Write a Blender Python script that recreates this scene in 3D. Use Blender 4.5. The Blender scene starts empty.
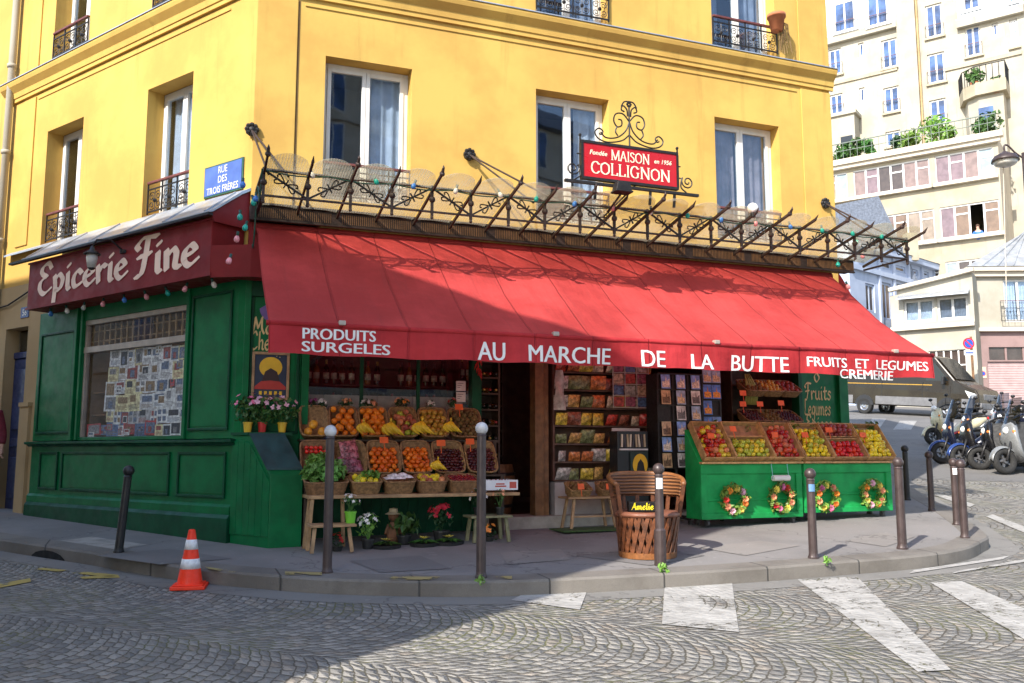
import bpy, math, random
from math import sin, cos, pi, radians, sqrt, atan2, floor
from mathutils import Vector, Matrix, noise

R = random.Random(11)
scene = bpy.context.scene
COL = scene.collection

# ------------------------------------------------------------------ camera numbers (used to survey the place)
F, CX, CY, HY = 887.0, 512.0, 341.5, 451.0
PITCH = math.atan((HY - CY) / F)
EYE = Vector((0, 0, 0.99))

def ray(px, py):
    a, b = (px - CX) / F, (CY - py) / F
    c, s = cos(PITCH), sin(PITCH)
    return Vector((a, c - b * s, s + b * c))

class Fr:
    """an upright plane: origin O on the ground plan, d = direction to the right, n = outward (towards the street)"""
    def __init__(self, O, d):
        self.O = Vector((O[0], O[1])); self.d = Vector(d).normalized()
        self.n = Vector((self.d.y, -self.d.x)); self.ang = atan2(self.d.y, self.d.x)
    def hit(self, px, py, n=0.0):
        r = ray(px, py); P = self.O + self.n * n
        k = ((P.x - EYE.x) * self.n.x + (P.y - EYE.y) * self.n.y) / (r.x * self.n.x + r.y * self.n.y)
        q = EYE + r * k
        return (Vector((q.x, q.y)) - self.O).dot(self.d), q.z
    def t(self, px, n=0.0): return self.hit(px, HY, n)[0]
    def pt(self, t, n, z=0.0):
        p = self.O + self.d * t + self.n * n
        return Vector((p.x, p.y, z))
    def mat(self): return Matrix.Rotation(self.ang, 4, 'Z')

def smooth(a, b, x):
    t = max(0.0, min(1.0, (x - a) / (b - a))); return t * t * (3 - 2 * t)

def road_z(x, y):
    k = smooth(0.5, 5.0, x)
    e = y - 12.3
    e = e if e > 3 else (0.0 if e < -3 else (e + 3) ** 2 / 12.0)
    return -0.55 + 0.043 * y + 0.063 * e * k
def pave_z(x, y): return road_z(x, y) + 0.13

def ground(px, py, fn=road_z):
    r = ray(px, py); k = 1.0
    lo, hi = 0.5, 120.0
    k = lo
    while k < hi:
        q = EYE + r * k
        if q.z <= fn(q.x, q.y): break
        k += 0.05
    a, b = k - 0.05, k
    for _ in range(20):
        m = (a + b) / 2; q = EYE + r * m
        if q.z <= fn(q.x, q.y): b = m
        else: a = m
    q = EYE + r * b
    return Vector((q.x, q.y, fn(q.x, q.y)))

# ------------------------------------------------------------------ node helper
class X:
    """a socket (or a constant) with arithmetic"""
    def __init__(s, nt, sock): s.nt = nt; s.k = sock
    def _m(s, op, *o, clamp=False):
        n = s.nt.nodes.new('ShaderNodeMath'); n.operation = op; n.use_clamp = clamp
        for i, q in enumerate((s,) + o):
            q = q.k if isinstance(q, X) else q
            if isinstance(q, (int, float)): n.inputs[i].default_value = q
            else: s.nt.links.new(q, n.inputs[i])
        return X(s.nt, n.outputs[0])
    def __add__(s, o): return s._m('ADD', o)
    def __radd__(s, o): return s._m('ADD', o)
    def __sub__(s, o): return s._m('SUBTRACT', o)
    def __rsub__(s, o): return X(s.nt, o)._m('SUBTRACT', s)
    def __mul__(s, o): return s._m('MULTIPLY', o)
    def __rmul__(s, o): return s._m('MULTIPLY', o)
    def __truediv__(s, o): return s._m('DIVIDE', o)
    def floor(s): return s._m('FLOOR')
    def fract(s): return s._m('FRACT')
    def abs(s): return s._m('ABSOLUTE')
    def sin(s): return s._m('SINE')
    def min(s, o): return s._m('MINIMUM', o)
    def max(s, o): return s._m('MAXIMUM', o)
    def gt(s, o): return s._m('GREATER_THAN', o)
    def lt(s, o): return s._m('LESS_THAN', o)
    def pow(s, o): return s._m('POWER', o)
    def step(s, a, b, lo=0.0, hi=1.0):
        n = s.nt.nodes.new('ShaderNodeMapRange'); n.interpolation_type = 'SMOOTHSTEP'
        s.nt.links.new(s.k, n.inputs[0])
        for i, q in enumerate((a, b, lo, hi)): n.inputs[i + 1].default_value = q
        return X(s.nt, n.outputs[0])

class MT:
    def __init__(s, name):
        s.m = bpy.data.materials.new(name); s.m.use_nodes = True; s.nt = s.m.node_tree
        s.nt.nodes.clear()
        s.out = s.n('ShaderNodeOutputMaterial'); s.bs = s.n('ShaderNodeBsdfPrincipled')
        s.nt.links.new(s.bs.outputs[0], s.out.inputs[0])
    def n(s, t): return s.nt.nodes.new(t)
    def ln(s, a, b): s.nt.links.new(a.k if isinstance(a, X) else a, b)
    def coord(s, kind='Object'):
        if kind == 'World':
            o = s.n('ShaderNodeNewGeometry').outputs['Position']
        else: o = s.n('ShaderNodeTexCoord').outputs[kind]
        return o
    def xyz(s, v):
        q = s.n('ShaderNodeSeparateXYZ'); s.ln(v, q.inputs[0]); return [X(s.nt, o) for o in q.outputs]
    def vec(s, *a):
        q = s.n('ShaderNodeCombineXYZ')
        for i, e in enumerate(a):
            e = e.k if isinstance(e, X) else e
            if isinstance(e, (int, float)): q.inputs[i].default_value = e
            else: s.ln(e, q.inputs[i])
        return q.outputs[0]
    def noise(s, v, scale, detail=4.0, rough=0.55):
        q = s.n('ShaderNodeTexNoise'); s.ln(v, q.inputs['Vector']); q.inputs['Scale'].default_value = scale
        q.inputs['Detail'].default_value = detail; q.inputs['Roughness'].default_value = rough
        return X(s.nt, q.outputs[0])
    def white(s, v):
        q = s.n('ShaderNodeTexWhiteNoise'); q.noise_dimensions = '3D'; s.ln(v, q.inputs['Vector']); return X(s.nt, q.outputs[0])
    def mix(s, f, a, b, mode='MIX'):
        q = s.n('ShaderNodeMix'); q.data_type = 'RGBA'; q.blend_type = mode
        for k, e in ((0, f), (6, a), (7, b)):
            e = e.k if isinstance(e, X) else e
            if isinstance(e, (int, float)): q.inputs[k].default_value = e
            elif isinstance(e, (tuple, list)): q.inputs[k].default_value = (*e[:3], 1)
            else: s.ln(e, q.inputs[k])
        return q.outputs[2]
    def base(s, c):
        if isinstance(c, (tuple, list)): s.bs.inputs['Base Color'].default_value = (*c[:3], 1)
        else: s.ln(c, s.bs.inputs['Base Color'])
    def set(s, **k):
        for a, b in k.items():
            a = a.replace('_', ' ').title() if a != 'IOR' else a
            if isinstance(b, X): s.ln(b, s.bs.inputs[a])
            else: s.bs.inputs[a].default_value = b
    def bump(s, h, strength=0.5, dist=0.01):
        q = s.n('ShaderNodeBump'); q.inputs['Strength'].default_value = strength; q.inputs['Distance'].default_value = dist
        s.ln(h, q.inputs['Height']); s.ln(q.outputs[0], s.bs.inputs['Normal'])

MATS = {}
def mat(name, c, rough=0.6, metal=0.0, var=0.12, scale=6.0, bump=0.0, bscale=40.0, dirt=0.0, coord='World', rnd=0.0, trans=0.0, spec=0.5):
    """procedural paint / stone / metal: base colour with two octaves of uneven tone, grime patches, fine bump"""
    if name in MATS: return MATS[name]
    m = MT(name); v = m.coord(coord)
    n1 = m.noise(v, scale, 5, 0.6)
    lo = tuple(max(0, x * (1 - var)) for x in c); hi = tuple(min(1, x * (1 + var)) for x in c)
    col = m.mix(n1.step(0.3, 0.7), lo, hi)
    if dirt:
        n2 = m.noise(v, scale * 0.37, 6, 0.7).step(0.48, 0.72)
        col = m.mix(n2 * dirt, col, tuple(x * 0.35 + 0.015 for x in c))
    if rnd:
        o = m.n('ShaderNodeObjectInfo'); h = m.n('ShaderNodeHueSaturation')
        rv = X(m.nt, o.outputs['Random'])
        m.ln(rv * rnd + (1 - rnd * 0.6), h.inputs['Value']); m.ln(rv * (rnd * 0.06) + (0.5 - rnd * 0.03), h.inputs['Hue'])
        m.ln(col, h.inputs['Color']); col = h.outputs[0]
    m.base(col)
    n3 = m.noise(v, scale * 2.3, 3)
    m.set(metallic=metal, roughness=n3.step(0.3, 0.7, max(0.03, rough - 0.1), min(1, rough + 0.1)))
    m.bs.inputs['Specular IOR Level'].default_value = spec
    if bump: m.bump(m.noise(v, bscale, 6, 0.65), bump, 0.01)
    if trans:
        t = m.n('ShaderNodeBsdfTranslucent'); mx = m.n('ShaderNodeMixShader'); mx.inputs[0].default_value = trans
        m.ln(col, t.inputs[0]); m.ln(m.bs.outputs[0], mx.inputs[1]); m.ln(t.outputs[0], mx.inputs[2]); m.ln(mx.outputs[0], m.out.inputs[0])
    MATS[name] = m.m
    return m.m

# ------------------------------------------------------------------ mesh helper
class MB:
    def __init__(s, M=None): s.v = []; s.f = []; s.mi = []; s.cur = 0; s.M = M
    def add(s, vs, fs, mi=None):
        b = len(s.v)
        for p in vs:
            p = Vector(p); s.v.append(s.M @ p if s.M else p)
        for f in fs: s.f.append([b + i for i in f]); s.mi.append(s.cur if mi is None else mi)
        return s
    def box(s, x0, x1, y0, y1, z0, z1):
        if x0 > x1: x0, x1 = x1, x0
        if y0 > y1: y0, y1 = y1, y0
        if z0 > z1: z0, z1 = z1, z0
        return s.add([(x0,y0,z0),(x1,y0,z0),(x1,y1,z0),(x0,y1,z0),(x0,y0,z1),(x1,y0,z1),(x1,y1,z1),(x0,y1,z1)],
              [(0,3,2,1),(4,5,6,7),(0,1,5,4),(1,2,6,5),(2,3,7,6),(3,0,4,7)])
    def obox(s, c, size, rot=None):
        hx, hy, hz = [q / 2 for q in size]; c = Vector(c)
        P = [Vector(p) for p in [(-hx,-hy,-hz),(hx,-hy,-hz),(hx,hy,-hz),(-hx,hy,-hz),(-hx,-hy,hz),(hx,-hy,hz),(hx,hy,hz),(-hx,hy,hz)]]
        if rot is not None: P = [rot @ p for p in P]
        return s.add([c + p for p in P], [(0,3,2,1),(4,5,6,7),(0,1,5,4),(1,2,6,5),(2,3,7,6),(3,0,4,7)])
    def quad(s, a, b, c, d): return s.add([a, b, c, d], [(0, 1, 2, 3)])
    def bar(s, a, b, w, h=None):
        """square bar between two points"""
        a, b = Vector(a), Vector(b); h = h or w
        z = (b - a); L = z.length; z = z / max(L, 1e-9)
        u = Vector((0, 0, 1)) if abs(z.z) < 0.9 else Vector((0, 1, 0))
        x = z.cross(u).normalized(); y = x.cross(z)
        P = []
        for p in (a, b):
            for sx, sy in ((-1,-1),(1,-1),(1,1),(-1,1)): P.append(p + x * (sx * w / 2) + y * (sy * h / 2))
        return s.add(P, [(0,1,2,3),(7,6,5,4),(0,4,5,1),(1,5,6,2),(2,6,7,3),(3,7,4,0)])
    def tube(s, pts, r, n=6, caps=True, closed=False):
        pts = [Vector(p) for p in pts]; N = len(pts)
        rs = r if isinstance(r, (list, tuple)) else [r] * N
        vs = []; prev = None
        for i, p in enumerate(pts):
            if closed: tg = pts[(i + 1) % N] - pts[i - 1]
            else: tg = pts[min(i + 1, N - 1)] - pts[max(i - 1, 0)]
            tg = tg.normalized() if tg.length > 1e-9 else Vector((0, 0, 1))
            if prev is None:
                u = Vector((0, 0, 1)) if abs(tg.z) < 0.9 else Vector((1, 0, 0))
                x = tg.cross(u).normalized()
            else:
                x = prev - tg * prev.dot(tg)
                x = x.normalized() if x.length > 1e-6 else tg.orthogonal().normalized()
            prev = x; y = tg.cross(x)
            for k in range(n):
                a = 2 * pi * k / n; vs.append(p + (x * cos(a) + y * sin(a)) * rs[i])
        fs = []
        for i in range(N if closed else N - 1):
            j = (i + 1) % N
            for k in range(n):
                l = (k + 1) % n
                fs.append((i * n + k, i * n + l, j * n + l, j * n + k))
        if caps and not closed:
            fs.append(tuple(range(n - 1, -1, -1))); fs.append(tuple((N - 1) * n + k for k in range(n)))
        return s.add(vs, fs)
    def lathe(s, prof, n=16, c=(0, 0, 0), sx=1, sy=1, T=None, cap=True):
        vs = []; c = Vector(c)
        for r, z in prof:
            for k in range(n):
                a = 2 * pi * k / n; p = Vector((r * cos(a) * sx, r * sin(a) * sy, z))
                if T is not None: p = T @ p
                vs.append(c + p)
        fs = []
        for i in range(len(prof) - 1):
            for k in range(n):
                l = (k + 1) % n; fs.append((i * n + k, i * n + l, (i + 1) * n + l, (i + 1) * n + k))
        m = len(prof)
        if cap and prof[0][0] > 1e-6: fs.append(tuple(range(n - 1, -1, -1)))
        if cap and prof[-1][0] > 1e-6: fs.append(tuple((m - 1) * n + k for k in range(n)))
        return s.add(vs, fs)
    def ball(s, c, r, n=10, m=7, sz=1.0, T=None):
        prof = [(r * sin(pi * i / m), -r * sz * cos(pi * i / m)) for i in range(m + 1)]
        return s.lathe(prof, n, c, T=T)
    def prism(s, poly, a0, a1, ax='y'):
        """polygon in the two other axes extruded along ax"""
        n = len(poly)
        def P(p, a): return {'y': (p[0], a, p[1]), 'x': (a, p[0], p[1]), 'z': (p[0], p[1], a)}[ax]
        vs = [P(p, a0) for p in poly] + [P(p, a1) for p in poly]
        fs = [tuple(range(n)), tuple(range(2 * n - 1, n - 1, -1))]
        fs += [(i, i + n, (i + 1) % n + n, (i + 1) % n) for i in range(n)]
        return s.add(vs, fs)
    def grid(s, fn, nu, nv):
        vs = [fn(i / nu, j / nv) for j in range(nv + 1) for i in range(nu + 1)]
        w = nu + 1
        return s.add(vs, [(j * w + i, j * w + i + 1, (j + 1) * w + i + 1, (j + 1) * w + i) for j in range(nv) for i in range(nu)])
    def mesh(s, name, mats, smooth=False):
        me = bpy.data.meshes.new(name); me.from_pydata([tuple(p) for p in s.v], [], s.f)
        for q in (mats if isinstance(mats, (list, tuple)) else [mats]): me.materials.append(q)
        if any(s.mi): me.polygons.foreach_set('material_index', s.mi)
        if smooth: me.polygons.foreach_set('use_smooth', [True] * len(me.polygons))
        import bmesh
        bm = bmesh.new(); bm.from_mesh(me); bmesh.ops.recalc_face_normals(bm, faces=bm.faces); bm.to_mesh(me); bm.free()
        me.update(); return me
    def build(s, name, mats, parent=None, smooth=False, bevel=0.0, loc=None, rz=0.0, autosmooth=False):
        o = bpy.data.objects.new(name, s.mesh(name, mats, smooth)); COL.objects.link(o)
        if parent: o.parent = parent
        if loc is not None: o.location = loc
        if rz: o.rotation_euler = (0, 0, rz)
        if bevel:
            b = o.modifiers.new('Bevel', 'BEVEL'); b.width = bevel; b.segments = 2; b.limit_method = 'ANGLE'; b.angle_limit = radians(40)
        return o

def tag(o, label=None, cat=None, group=None, kind=None):
    if label: o['label'] = label
    if cat: o['category'] = cat
    if group: o['group'] = group
    if kind: o['kind'] = kind
    return o
def thing(name, label, cat, loc=(0, 0, 0), rz=0.0, group=None):
    o = bpy.data.objects.new(name, None); COL.objects.link(o); o.empty_display_size = 0.1
    o.location = loc; o.rotation_euler = (0, 0, rz)
    return tag(o, label, cat, group)
def copy_tree(o, parent=None, **kw):
    c = o.copy(); COL.objects.link(c)
    if parent: c.parent = parent
    for ch in list(o.children): copy_tree(ch, c)
    return c
def dup(o, loc=None, rz=None, label=None, group=None, rot=None, scale=None):
    c = copy_tree(o)
    if loc is not None: c.location = loc
    if rz is not None: c.rotation_euler = (0, 0, rz)
    if rot is not None: c.rotation_euler = rot
    if scale is not None: c.scale = (scale,) * 3 if isinstance(scale, (int, float)) else scale
    return tag(c, label, None, group)
def drop(o):
    """remove a prototype that has served its purpose"""
    for c in list(o.children): drop(c)
    bpy.data.objects.remove(o)

def spiral(c, r0, r1, a0, turns, n=14, plane='xz'):
    P = []
    for i in range(n + 1):
        k = i / n; a = a0 + turns * 2 * pi * k; r = r0 + (r1 - r0) * k
        u, w = c[0] + r * cos(a), c[2] + r * sin(a)
        P.append((u, c[1], w))
    return P
def cat(P, n=5):
    """Catmull-Rom through the points"""
    if len(P) < 3: return [Vector((*p, 0)) if len(p) == 2 else Vector(p) for p in P]
    P = [Vector((*p, 0)) if len(p) == 2 else Vector(p) for p in P]
    Q = [2 * P[0] - P[1]] + P + [2 * P[-1] - P[-2]]; out = []
    for i in range(1, len(Q) - 2):
        a, b, c, d = Q[i - 1], Q[i], Q[i + 1], Q[i + 2]
        for k in range(n):
            t = k / n
            out.append(0.5 * ((2 * b) + (c - a) * t + (2 * a - 5 * b + 4 * c - d) * t * t + (3 * b - a - 3 * c + d) * t ** 3))
    out.append(P[-1]); return out

# ------------------------------------------------------------------ lettering
def text_geo(body, size=1.0, bold=0.0, align='CENTER', shear=0.0, space=1.0):
    cu = bpy.data.curves.new('t', 'FONT'); cu.body = body; cu.size = size; cu.align_x = align; cu.offset = bold; cu.shear = shear
    cu.space_character = space; cu.resolution_u = 3
    ob = bpy.data.objects.new('t', cu); COL.objects.link(ob)
    me = bpy.data.meshes.new_from_object(ob.evaluated_get(bpy.context.evaluated_depsgraph_get()))
    vs = [v.co.copy() for v in me.vertices]; fs = [tuple(p.vertices) for p in me.polygons]
    bpy.data.objects.remove(ob); bpy.data.curves.remove(cu); bpy.data.meshes.remove(me)
    return vs, fs
def put_text(mb, body, fn, width=None, height=None, bold=0.0, space=1.0, shear=0.0, serif=False):
    """lettering fitted to width x height, centred on (0,0), mapped by fn(x, y) to the mesh space"""
    vs, fs = text_geo(body, 1.0, bold, 'LEFT', shear, space)
    if not vs: return
    x0, x1 = min(v.x for v in vs), max(v.x for v in vs); y0, y1 = min(v.y for v in vs), max(v.y for v in vs)
    kx = (width / (x1 - x0)) if width else None; ky = (height / (y1 - y0)) if height else kx
    kx = kx or ky
    mb.add([fn((v.x - (x0 + x1) / 2) * kx, (v.y - (y0 + y1) / 2) * ky) for v in vs], fs)

GL = {
'E': (.56, [[(.5,.82),(.38,1.0),(.14,.92),(.1,.7),(.32,.55)],[(.3,.56),(.06,.42),(.04,.14),(.24,-.02),(.5,.12)]]),
'p': (.50, [[(.07,.52),(.11,.2),(.07,-.4)],[(.09,.36),(.26,.54),(.42,.36),(.32,.04),(.11,.06)]]),
'i': (.25, [[(.1,.52),(.11,.05),(.18,-.02)],[(.11,.74),(.15,.79)]]),
'c': (.42, [[(.38,.42),(.22,.53),(.05,.3),(.12,.02),(.38,.1)]]),
'e': (.45, [[(.07,.24),(.36,.36),(.26,.53),(.08,.4),(.06,.12),(.22,-.02),(.42,.12)]]),
'r': (.40, [[(.07,.52),(.11,0)],[(.11,.3),(.24,.51),(.38,.46)]]),
'F': (.52, [[(.62,1.0),(.25,1.04),(.0,.84),(.06,.72)],[(.34,1.02),(.27,.45),(.16,.0),(.0,-.04)],[(.06,.5),(.42,.55)]]),
'n': (.50, [[(.07,.52),(.09,0)],[(.09,.34),(.26,.53),(.36,.4),(.34,.06),(.46,.0)]]),
'M': (.72, [[(.0,0),(.1,.5),(.14,.95)],[(.14,.95),(.32,.3)],[(.32,.3),(.55,.98)],[(.55,.98),(.55,.3),(.68,0)]]),
'a': (.50, [[(.38,.46),(.2,.53),(.05,.25),(.14,-.01),(.34,.15)],[(.39,.52),(.36,.1),(.48,.0)]]),
's': (.38, [[(.34,.45),(.2,.53),(.09,.4),(.24,.26),(.3,.12),(.17,-.01),(.02,.07)]]),
'C': (.56, [[(.5,.8),(.35,1.),(.1,.75),(.05,.3),(.2,-.02),(.5,.12)]]),
'h': (.48, [[(.1,1.),(.08,0)],[(.08,.34),(.26,.53),(.36,.4),(.34,.05),(.44,0)]]),
'z': (.42, [[(.05,.5),(.36,.48),(.08,.1),(.27,.05),(.3,-.22),(.08,-.35)]]),
'A': (.58, [[(.0,0),(.2,.5),(.38,1.0)],[(.38,1.),(.42,.4),(.54,0)],[(.1,.35),(.5,.38)]]),
'u': (.50, [[(.06,.52),(.07,.1),(.22,.0),(.37,.2)],[(.38,.52),(.37,.08),(.46,0)]]),
't': (.36, [[(.17,.8),(.14,.12),(.24,0),(.34,.08)],[(.02,.52),(.34,.54)]]),
'L': (.50, [[(.14,1.),(.1,.4),(.07,.04),(.48,.0)]]),
'g': (.50, [[(.38,.46),(.2,.53),(.05,.27),(.16,.03),(.36,.2)],[(.39,.52),(.36,-.2),(.2,-.4),(.03,-.28)]]),
'm': (.74, [[(.07,.52),(.09,0)],[(.09,.34),(.24,.53),(.32,.4),(.31,0)],[(.32,.34),(.48,.53),(.58,.4),(.57,.05),(.68,0)]]),
'o': (.46, [[(.22,.53),(.05,.28),(.2,-.01),(.4,.25),(.22,.53)]]),
'v': (.46, [[(.04,.52),(.18,.0),(.4,.54)]]),
'l': (.24, [[(.1,1.),(.1,.06),(.2,0)]]),
'd': (.50, [[(.38,.46),(.2,.53),(.05,.25),(.14,-.01),(.34,.15)],[(.4,1.0),(.36,.1),(.48,.0)]]),
}
def put_pen(mb, body, fn, height, nib=0.12, nang=0.9, track=0.04, width=None):
    """broad-nib brush lettering; fn(x, y) maps text space (baseline left = 0,0) to mesh space; returns the length"""
    L = sum((GL[c][0] + track if c in GL else 0.35) for c in body)
    k = height; kx = (width / L) if width else k
    cnt = 0; x = 0.0; nv = Vector((cos(nang), sin(nang), 0)) * (nib / 2)
    tv = Vector((-sin(nang), cos(nang), 0)) * (nib * 0.2)
    for c in body:
        if c not in GL: x += 0.35; continue
        w, strokes = GL[c]
        for st in strokes:
            P = cat(st, 6) if len(st) > 2 else [Vector((*q, 0)) for q in st]
            for i in range(len(P) - 1):
                a, b = P[i] + Vector((x, 0, 0)), P[i + 1] + Vector((x, 0, 0))
                pts = [a + nv + tv, a + nv - tv, a - nv - tv, a - nv + tv, b + nv + tv, b + nv - tv, b - nv - tv, b - nv + tv]
                h = hull2(pts)
                cnt += 1; mb.add([fn(q[0] * kx, q[1] * k, 0.0004 * (cnt % 9)) for q in h], [tuple(range(len(h)))])
        x += w + track
    return L * kx
def hull2(pts):
    P = sorted(set((round(p.x, 5), round(p.y, 5)) for p in pts))
    def half(Q):
        h = []
        for p in Q:
            while len(h) > 1 and (h[-1][0]-h[-2][0])*(p[1]-h[-2][1]) - (h[-1][1]-h[-2][1])*(p[0]-h[-2][0]) <= 0: h.pop()
            h.append(p)
        return h
    a, b = half(P), half(P[::-1]); return a[:-1] + b[:-1]
# ------------------------------------------------------------------ frames of the place
def _c(px, Y):
    r = ray(px, HY); return (r.x / r.y * Y, Y)
O = _c(241, 9.9)
FR = Fr(O, (.934, .357))          # shop front
LF = Fr(O, (.809, -.588))         # street on the left; t runs negative away from the corner
MF, ML = FR.mat(), LF.mat()
FLEN = 8.36

# ------------------------------------------------------------------ camera, world, sun
cam = bpy.data.cameras.new('camera'); co = bpy.data.objects.new('camera', cam); COL.objects.link(co)
cam.sensor_width = 36; cam.lens = F / 1024 * 36; cam.clip_start = 0.05; cam.clip_end = 500
co.location = EYE; co.rotation_euler = (pi / 2 + PITCH, 0, 0); scene.camera = co

SUN_EL = radians(37); SUN_DIR = Vector((-.57, -.822))      # where the sun stands, on plan
w = bpy.data.worlds.new('World'); scene.world = w; w.use_nodes = True
nt = w.node_tree; nt.nodes.clear()
sky = nt.nodes.new('ShaderNodeTexSky'); sky.sky_type = 'NISHITA'; sky.sun_disc = False
sky.sun_elevation = SUN_EL; sky.sun_rotation = atan2(SUN_DIR.x, SUN_DIR.y)
bg = nt.nodes.new('ShaderNodeBackground'); bg.inputs[1].default_value = 0.15
wo = nt.nodes.new('ShaderNodeOutputWorld'); nt.links.new(sky.outputs[0], bg.inputs[0]); nt.links.new(bg.outputs[0], wo.inputs[0])
sl = bpy.data.lights.new('sun', 'SUN'); sl.energy = 3.3; sl.angle = radians(0.5); sl.color = (1.0, 0.93, 0.83)
so = bpy.data.objects.new('sun', sl); COL.objects.link(so)
sd = Vector((SUN_DIR.x * cos(SUN_EL), SUN_DIR.y * cos(SUN_EL), sin(SUN_EL)))
so.rotation_euler = sd.to_track_quat('Z', 'Y').to_euler(); so.location = (0, 0, 30)
vs = scene.view_settings
scene.display_settings.display_device = 'sRGB'
vs.view_transform = 'Standard'; vs.look = 'None'; vs.exposure = 1.36; vs.gamma = 1.0; vs.use_curve_mapping = False
scene.cycles.max_bounces = 8

# ------------------------------------------------------------------ materials of the setting
def cobble_material(name, ang, W=1.6, h=0.086, wd=0.094, stripe=False, tint=(1, 1, 1)):
    m = MT(name); pos = m.coord('World'); x, y, z = m.xyz(pos)
    wob = m.noise(pos, 1.3, 2); wob2 = m.noise(pos, 11.0, 2)
    ca, sa = cos(ang), sin(ang)
    U = x * ca + y * sa + (wob - 0.5) * 0.10; V = x * (-sa) + y * ca + (wob2 - 0.5) * 0.062
    u = U / W; iu = u.floor(); fu = u.fract() - 0.5
    arc = (fu * fu) * (W * -1.05)
    vr = (V + arc + iu * 0.041) / h; row = vr.floor(); fv = vr.fract()
    hr = m.white(m.vec(row, iu, 3.3))
    su = (fu * W) / wd + hr * 0.9 + (m.noise(pos, 9.0, 1) - 0.5) * 0.6
    ist = su.floor(); fs = su.fract()
    idv = m.vec(ist, row, iu); rnd = m.white(idv); rnd2 = m.white(m.vec(ist, iu, row))
    ed = (fv.min(1 - fv) * h).min(fs.min(1 - fs) * wd)
    ed = ed + (m.noise(pos, 45.0, 3) - 0.5) * 0.018
    mask = ed.step(0.003, 0.010)
    grit = m.noise(pos, 160.0, 4, 0.7); big = m.noise(pos, 0.55, 5, 0.6)
    lo, mid, hi = (.13, .128, .125), (.235, .228, .215), (.37, .35, .315)
    c = m.mix(rnd, lo, hi); c = m.mix(0.35, c, mid)
    c = m.mix((rnd2.gt(0.9)) * 0.4, c, (.30, .24, .18))
    c = m.mix(grit.step(0.35, 0.75) * 0.35, c, (.06, .058, .055))
    patch = big.step(0.5, 0.68)
    c = m.mix(patch * 0.35, c, (.10, .095, .09))
    moss = m.noise(pos, 1.1, 4, 0.6).step(0.46, 0.62)
    jn = m.mix(m.noise(pos, 30, 2), (.045, .041, .036), (.11, .098, .075))
    jn = m.mix(moss * 0.7, jn, (.115, .122, .04))
    col = m.mix(mask, jn, c)
    worn = None
    if stripe:
        nn = m.noise(pos, 2.6, 9, 0.76); n2 = m.noise(pos, 19, 5, 0.75)
        worn = (nn + (n2 - 0.5) * 0.30 + (mask - 1) * 0.05).step(0.388, 0.412)
        paint = m.mix(m.noise(pos, 5, 6, 0.7).step(0.3, 0.75), (.40, .39, .37), (.24, .232, .218))
        col = m.mix(worn, col, paint)
    m.base(col); m.set(roughness=0.78)
    m.bs.inputs['Specular IOR Level'].default_value = 0.35
    dome = ed.step(0.0, 0.04)
    H = dome * 1.0 + grit * 0.22 + rnd * 0.25
    if stripe: H = H * (1 - worn * 0.75)
    m.bump(H, 0.85, 0.022)
    return m.m
ANG = radians(66)
M_COB = cobble_material('cobblestone', ANG)
M_STRIPE = cobble_material('worn crossing paint on cobbles', ANG, stripe=True)

def asphalt_material(name, c, patch=0.5):
    m = MT(name); pos = m.coord('World')
    g = m.noise(pos, 220, 3, 0.7); b = m.noise(pos, 0.8, 6, 0.62); s = m.noise(pos, 3.2, 6, 0.7)
    col = m.mix(g, tuple(x * 0.75 for x in c), tuple(x * 1.25 for x in c))
    col = m.mix(b.step(0.42, 0.62) * patch, col, tuple(x * 0.72 for x in c))
    col = m.mix(s.step(0.6, 0.74) * 0.5, col, tuple(x * 1.4 for x in c))
    v = m.n('ShaderNodeTexVoronoi'); v.feature = 'DISTANCE_TO_EDGE'; v.inputs['Scale'].default_value = 0.55
    wv = m.n('ShaderNodeVectorMath'); wv.operation = 'ADD'; nz = m.n('ShaderNodeTexNoise'); nz.inputs['Scale'].default_value = 2.5; nz.inputs['Detail'].default_value = 6
    m.ln(pos, nz.inputs['Vector']); m.ln(pos, wv.inputs[0]); m.ln(nz.outputs['Color'], wv.inputs[1]); m.ln(wv.outputs[0], v.inputs['Vector'])
    crack = X(m.nt, v.outputs['Distance']).step(0.003, 0.011, 1.0, 0.0)
    col = m.mix(crack * 0.55, col, tuple(x * 0.35 for x in c))
    gum = m.noise(pos, 13, 1, .4); col = m.mix(gum.step(.735, .76) * .5, col, tuple(x * 1.5 for x in c)); col = m.mix(m.noise(pos, 6.3, 3, .8).step(.66, .72) * .45, col, tuple(x * .5 for x in c))
    m.base(col); m.set(roughness=0.85); m.bump(g + b * 0.5 - crack * 0.6, 0.35, 0.006)
    return m.m
M_PAVE = asphalt_material('pavement asphalt', (.205, .195, .188), .65)
M_ROAD = asphalt_material('road asphalt', (.165, .158, .15), 0.5)
M_KERB = mat('kerb granite', (.27, .255, .23), .75, var=.2, scale=3, bump=.5, bscale=90, dirt=.45)

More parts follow.
